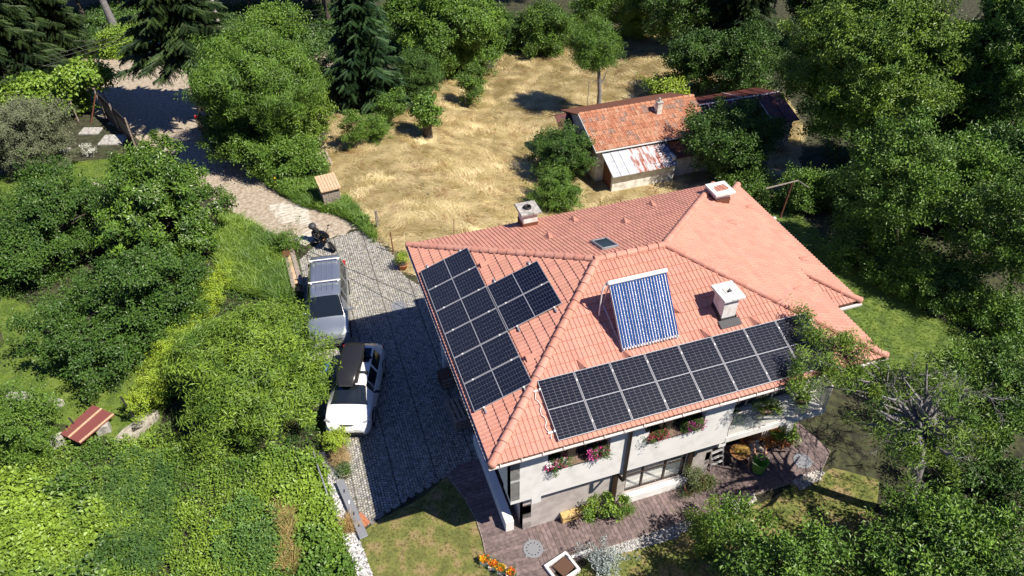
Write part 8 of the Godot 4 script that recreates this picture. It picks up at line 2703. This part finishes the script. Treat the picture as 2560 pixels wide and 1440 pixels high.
func make_small() -> void:
	make_person()
	# green tub with two handles
	var tub := thing("garden_tub", "green flexible tub with pale handles in front of the seated person", "tub", Vector3(10.62, 0.065, -1.02))
	var gm := mat("tub_green", Color(0.17, 0.42, 0.07), 0.45)
	var st := st_new()
	lathe(st, [Vector2(0.001, 0), Vector2(0.2, 0), Vector2(0.225, 0.1), Vector2(0.285, 0.58), Vector2(0.3, 0.6), Vector2(0.275, 0.6), Vector2(0.215, 0.12), Vector2(0.19, 0.03), Vector2(0.001, 0.02)], 22)
	build("body", st, gm, tub)
	for s: float in [-1.0, 1.0]:
		st = st_new()
		tube(st, [Vector3(s * 0.26, 0.6, -0.1), Vector3(s * 0.36, 0.64, -0.06), Vector3(s * 0.36, 0.64, 0.06), Vector3(s * 0.26, 0.6, 0.1)], [0.018, 0.018, 0.018, 0.018], 6)
		build("handle", st, mat("handle_pale", Color(0.55, 0.6, 0.4), 0.5), tub)
	# slatted garden bench
	var gb := thing("garden_bench", "orange-brown slatted garden bench under the balcony", "bench", Vector3(11.2, 0.065, -1.78))
	for k in 18:
		st = st_new()
		bbox(st, Vector3(-0.78 + k * 0.092, 0.43, 0.0), Vector3(0.06, 0.025, 0.46), 0.006)
		build("seat_slat", st, M["teak"], gb)
	for z: float in [-0.22, 0.22]:
		st = st_new()
		bbox(st, Vector3(0, 0.395, z), Vector3(1.66, 0.05, 0.05), 0.008)
		build("rail", st, M["teak"], gb)
	for x: float in [-0.8, 0.8]:
		for z: float in [-0.24, 0.22]:
			st = st_new()
			bbox(st, Vector3(x, 0.45 if z < 0 else 0.32, z), Vector3(0.06, 0.9 if z < 0 else 0.64, 0.06), 0.008)
			build("leg", st, M["teak"], gb)
		st = st_new()
		bbox(st, Vector3(x, 0.66, 0.0), Vector3(0.07, 0.035, 0.54), 0.008)
		build("armrest", st, M["teak"], gb)
	for k in 14:
		st = st_new()
		bbox(st, Vector3(-0.7 + k * 0.108, 0.68, -0.25), Vector3(0.05, 0.4, 0.02), 0.005)
		build("back_slat", st, M["teak"], gb)
	st = st_new()
	bbox(st, Vector3(0, 0.9, -0.25), Vector3(1.62, 0.06, 0.04), 0.008)
	build("top_rail", st, M["teak"], gb)
	# potted plants standing at the end of the bench
	pot("house_plant", "bright leafy pot plant at the right end of the garden bench", Vector3(12.35, 0.065, -1.7), 0.2, 0.3, M["terracotta"], "vine", G_BRIGHT, G_LIME, 36, 0.32, 0.4)
	pot("bench_plant", "small pot plant standing on the right end of the bench seat", Vector3(11.8, 0.51, -1.8), 0.11, 0.16, M["terracotta"], "small", G_MID, G_LIME, 30, 0.16, 0.16)
	# round bistro table with a sheaf of dry stalks
	var bt := thing("bistro_table", "small round brown table with thin metal legs beside the ladder", "table", Vector3(10.02, 0.065, -1.55))
	st = st_new()
	lathe(st, [Vector2(0.001, 0.68), Vector2(0.33, 0.68), Vector2(0.36, 0.69), Vector2(0.36, 0.715), Vector2(0.34, 0.72), Vector2(0.001, 0.72)], 24)
	build("table_top", st, mat("table_wood", Color(0.26, 0.13, 0.05), 0.5), bt)
	for k in 3:
		st = st_new()
		var a := TAU * k / 3.0 + 0.4
		tube(st, [Vector3(cos(a) * 0.22, 0.68, sin(a) * 0.22), Vector3(cos(a) * 0.08, 0.4, sin(a) * 0.08), Vector3(cos(a) * 0.32, 0.0, sin(a) * 0.32)], [0.012, 0.012, 0.012], 6)
		build("leg", st, M["steel"], bt)
	var sh := thing("dry_sheaf", "sheaf of dry yellow stalks lying on the bistro table", "sheaf", Vector3(10.08, 0.785, -1.55))
	var xs := []
	var cs := []
	for k in 34:
		xs.append(Transform3D(Basis(Vector3.UP, rf(0, TAU)).scaled(Vector3.ONE * 0.42), Vector3(rf(-0.1, 0.16), rf(0, 0.1), rf(-0.1, 0.1))))
		cs.append(Color(0.5, 0.33, 0.08) * rf(0.7, 1.3))
	multi("stalks", C["straw"], M["straw"], xs, cs, sh, true)
	# aluminium stepladder
	var ld := thing("stepladder", "aluminium stepladder open against the beige pillar", "ladder", Vector3(9.22, 0.065, -1.6), 0.1)
	for x: float in [-0.27, 0.27]:
		st = st_new()
		box_between(st, Vector3(x * 1.1, 0, 0.0), Vector3(x * 0.8, 1.75, -0.42), 0.035, 0.07, 0.006)
		build("front_rail", st, M["aluminium"], ld)
		st = st_new()
		box_between(st, Vector3(x * 1.15, 0, -0.9), Vector3(x * 0.8, 1.72, -0.45), 0.03, 0.04, 0.006)
		build("rear_leg", st, M["aluminium"], ld)
	for k in 6:
		st = st_new()
		var f := (k + 1) / 6.6
		bbox(st, Vector3(0, 1.75 * f, -0.42 * f), Vector3(0.54 - 0.1 * f, 0.03, 0.09), 0.008)
		build("step", st, M["aluminium"], ld)
	st = st_new()
	bbox(st, Vector3(0, 1.77, -0.43), Vector3(0.48, 0.04, 0.16), 0.01)
	build("platform", st, M["white_paint"], ld)
	# clothes frame right of the house
	var cf := thing("clothes_frame", "brown T-shaped clothes frame on the side lawn", "clothes frame", Vector3(21.77,-0.76,-15.76))
	st = st_new()
	rod(st, Vector3(0, -0.1, 0), Vector3(0.15, 2.3, 0), 0.05, 7)
	build("post", st, M["rust"], cf)
	st = st_new()
	box_between(st, Vector3(-1.5, 2.25, 0), Vector3(0.5, 2.35, 0), 0.07, 0.05, 0.006)
	box_between(st, Vector3(0.5, 2.35, 0), Vector3(0.75, 2.25, 0.7), 0.04, 0.04, 0.006)
	build("cross_bar", st, M["old_wood"], cf)
	for p: Array in [[Vector3(21.39,-0.76,-15.78), "white garden stone nearest the clothes frame"], [Vector3(21.15,-0.59,-15.11), "second white garden stone below the clothes frame"]]:
		var rk := thing("white_stone", p[1], "stone", p[0], 0, "white stones by the clothes frame")
		part("stone", rock_mesh(0.14, 4), M["white_wall"], rk)
	# lamp post on the right
	var lp := thing("lamp_post", "slim grey lamp post leaning at the right edge of the photo", "lamp post", Vector3(24.65,-0.00,-3.12))
	st = st_new()
	tube(st, [Vector3(0, -0.1, 0), Vector3(0.1, 1.2, 0), Vector3(0.25, 1.75, 0)], [0.04, 0.035, 0.03], 7)
	build("post", st, M["grey_metal"], lp)
	st = st_new()
	bbox(st, Vector3(0.34, 1.82, 0), Vector3(0.3, 0.06, 0.14), 0.02, Basis(Vector3.BACK, 0.3))
	build("lamp_head", st, M["grey_metal"], lp)
	# concrete pole and wires
	var pb: Vector3 = Vector3(-7.25,-2.19,-58.54)
	var pole := thing("utility_pole", "pale concrete utility pole behind the drooping spruce", "utility pole", pb)
	st = st_new()
	tube(st, [Vector3(0, -0.2, 0), Vector3(-0.1, 5.0, 0), Vector3(-0.15, 9.5, 0)], [0.2, 0.16, 0.12], 10)
	build("pole", st, M["concrete"], pole)
	st = st_new()
	bbox(st, Vector3(-0.14, 9.0, 0), Vector3(1.6, 0.12, 0.1), 0.01)
	build("cross_arm", st, M["dark_metal"], pole)
	var spans := [[Vector3(-22.35,0.74,-46.50), Vector3(-9.14,1.14,-53.50), "lowest of the three wires crossing the left-hand spruces"], [Vector3(-22.28,1.00,-46.71), Vector3(-9.09,1.34,-53.66), "middle of the three wires crossing the left-hand spruces"], [Vector3(-22.22,1.21,-46.88), Vector3(-8.69,1.68,-53.84), "top wire of the three crossing the left-hand spruces"], [Vector3(-6.39,0.87,-53.73), Vector3(9.37,2.32,-48.39), "top one of the wires crossing the dark wood right of the pole"], [Vector3(-6.45,0.66,-53.56), Vector3(9.26,1.93,-48.07), "second wire from the top crossing the dark wood right of the pole"], [Vector3(-6.49,0.51,-53.44), Vector3(9.16,1.58,-47.79), "third wire from the top crossing the dark wood right of the pole"], [Vector3(-6.53,0.36,-53.32), Vector3(8.99,0.94,-47.28), "lowest wire crossing the dark wood right of the pole"], [Vector3(-8.05,0.21,-26.07), Vector3(0.65,1.07,-13.59), "black cable running over the silver van to the house eave"]]
	for s: Array in spans:
		var a: Vector3 = s[0]
		var b: Vector3 = s[1]
		var w := thing("overhead_wire", s[2], "wire", a, 0, "overhead wires")
		st = st_new()
		var pts := []
		for k in 9:
			var f := k / 8.0
			pts.append((b - a) * f - Vector3(0, 1.2 * f * (1 - f), 0))
		tube(st, pts, range(9).map(func(_k: int) -> float: return 0.016), 5)
		build("strand", st, M["dark_metal"], w)
	# antenna pole behind the cottage
	var an := thing("thin_pole", "thin grey pole standing behind the left end of the cottage ridge", "pole", Vector3(17.88,-3.00,-33.93))
	st = st_new()
	tube(st, [Vector3(0, -0.1, 0), Vector3(0, 3.1, 0)], [0.03, 0.022], 6)
	build("pole", st, M["grey_metal"], an)
	var br := thing("brush_pile", "small heap of cut branches at the top of the meadow", "brush pile", Vector3(23.61,-3.86,-51.25))
	st = st_new()
	for k in 16: tube(st, [Vector3(rf(-0.8, 0.8), rf(0.05, 0.5), rf(-0.4, 0.4)), Vector3(rf(-1.4, 1.4), rf(0.05, 0.7), rf(-0.6, 0.6))], [0.03, 0.015], 4)
	build("branches", st, M["grey_bark"], br).set_meta("kind", "stuff")
	# blue barrel half hidden by the willow beside the SUV
	var bb := thing("blue_barrel", "blue plastic barrel half hidden by the willow between the van and the SUV", "barrel", Vector3(-3.93,-0.00,-10.81))
	st = st_new()
	lathe(st, [Vector2(0.001, 0), Vector2(0.27, 0), Vector2(0.3, 0.06), Vector2(0.3, 0.4), Vector2(0.315, 0.45), Vector2(0.3, 0.5), Vector2(0.3, 0.84), Vector2(0.27, 0.9), Vector2(0.001, 0.9)], 18)
	build("barrel", st, mat("barrel_blue", Color(0.03, 0.14, 0.45), 0.4), bb)
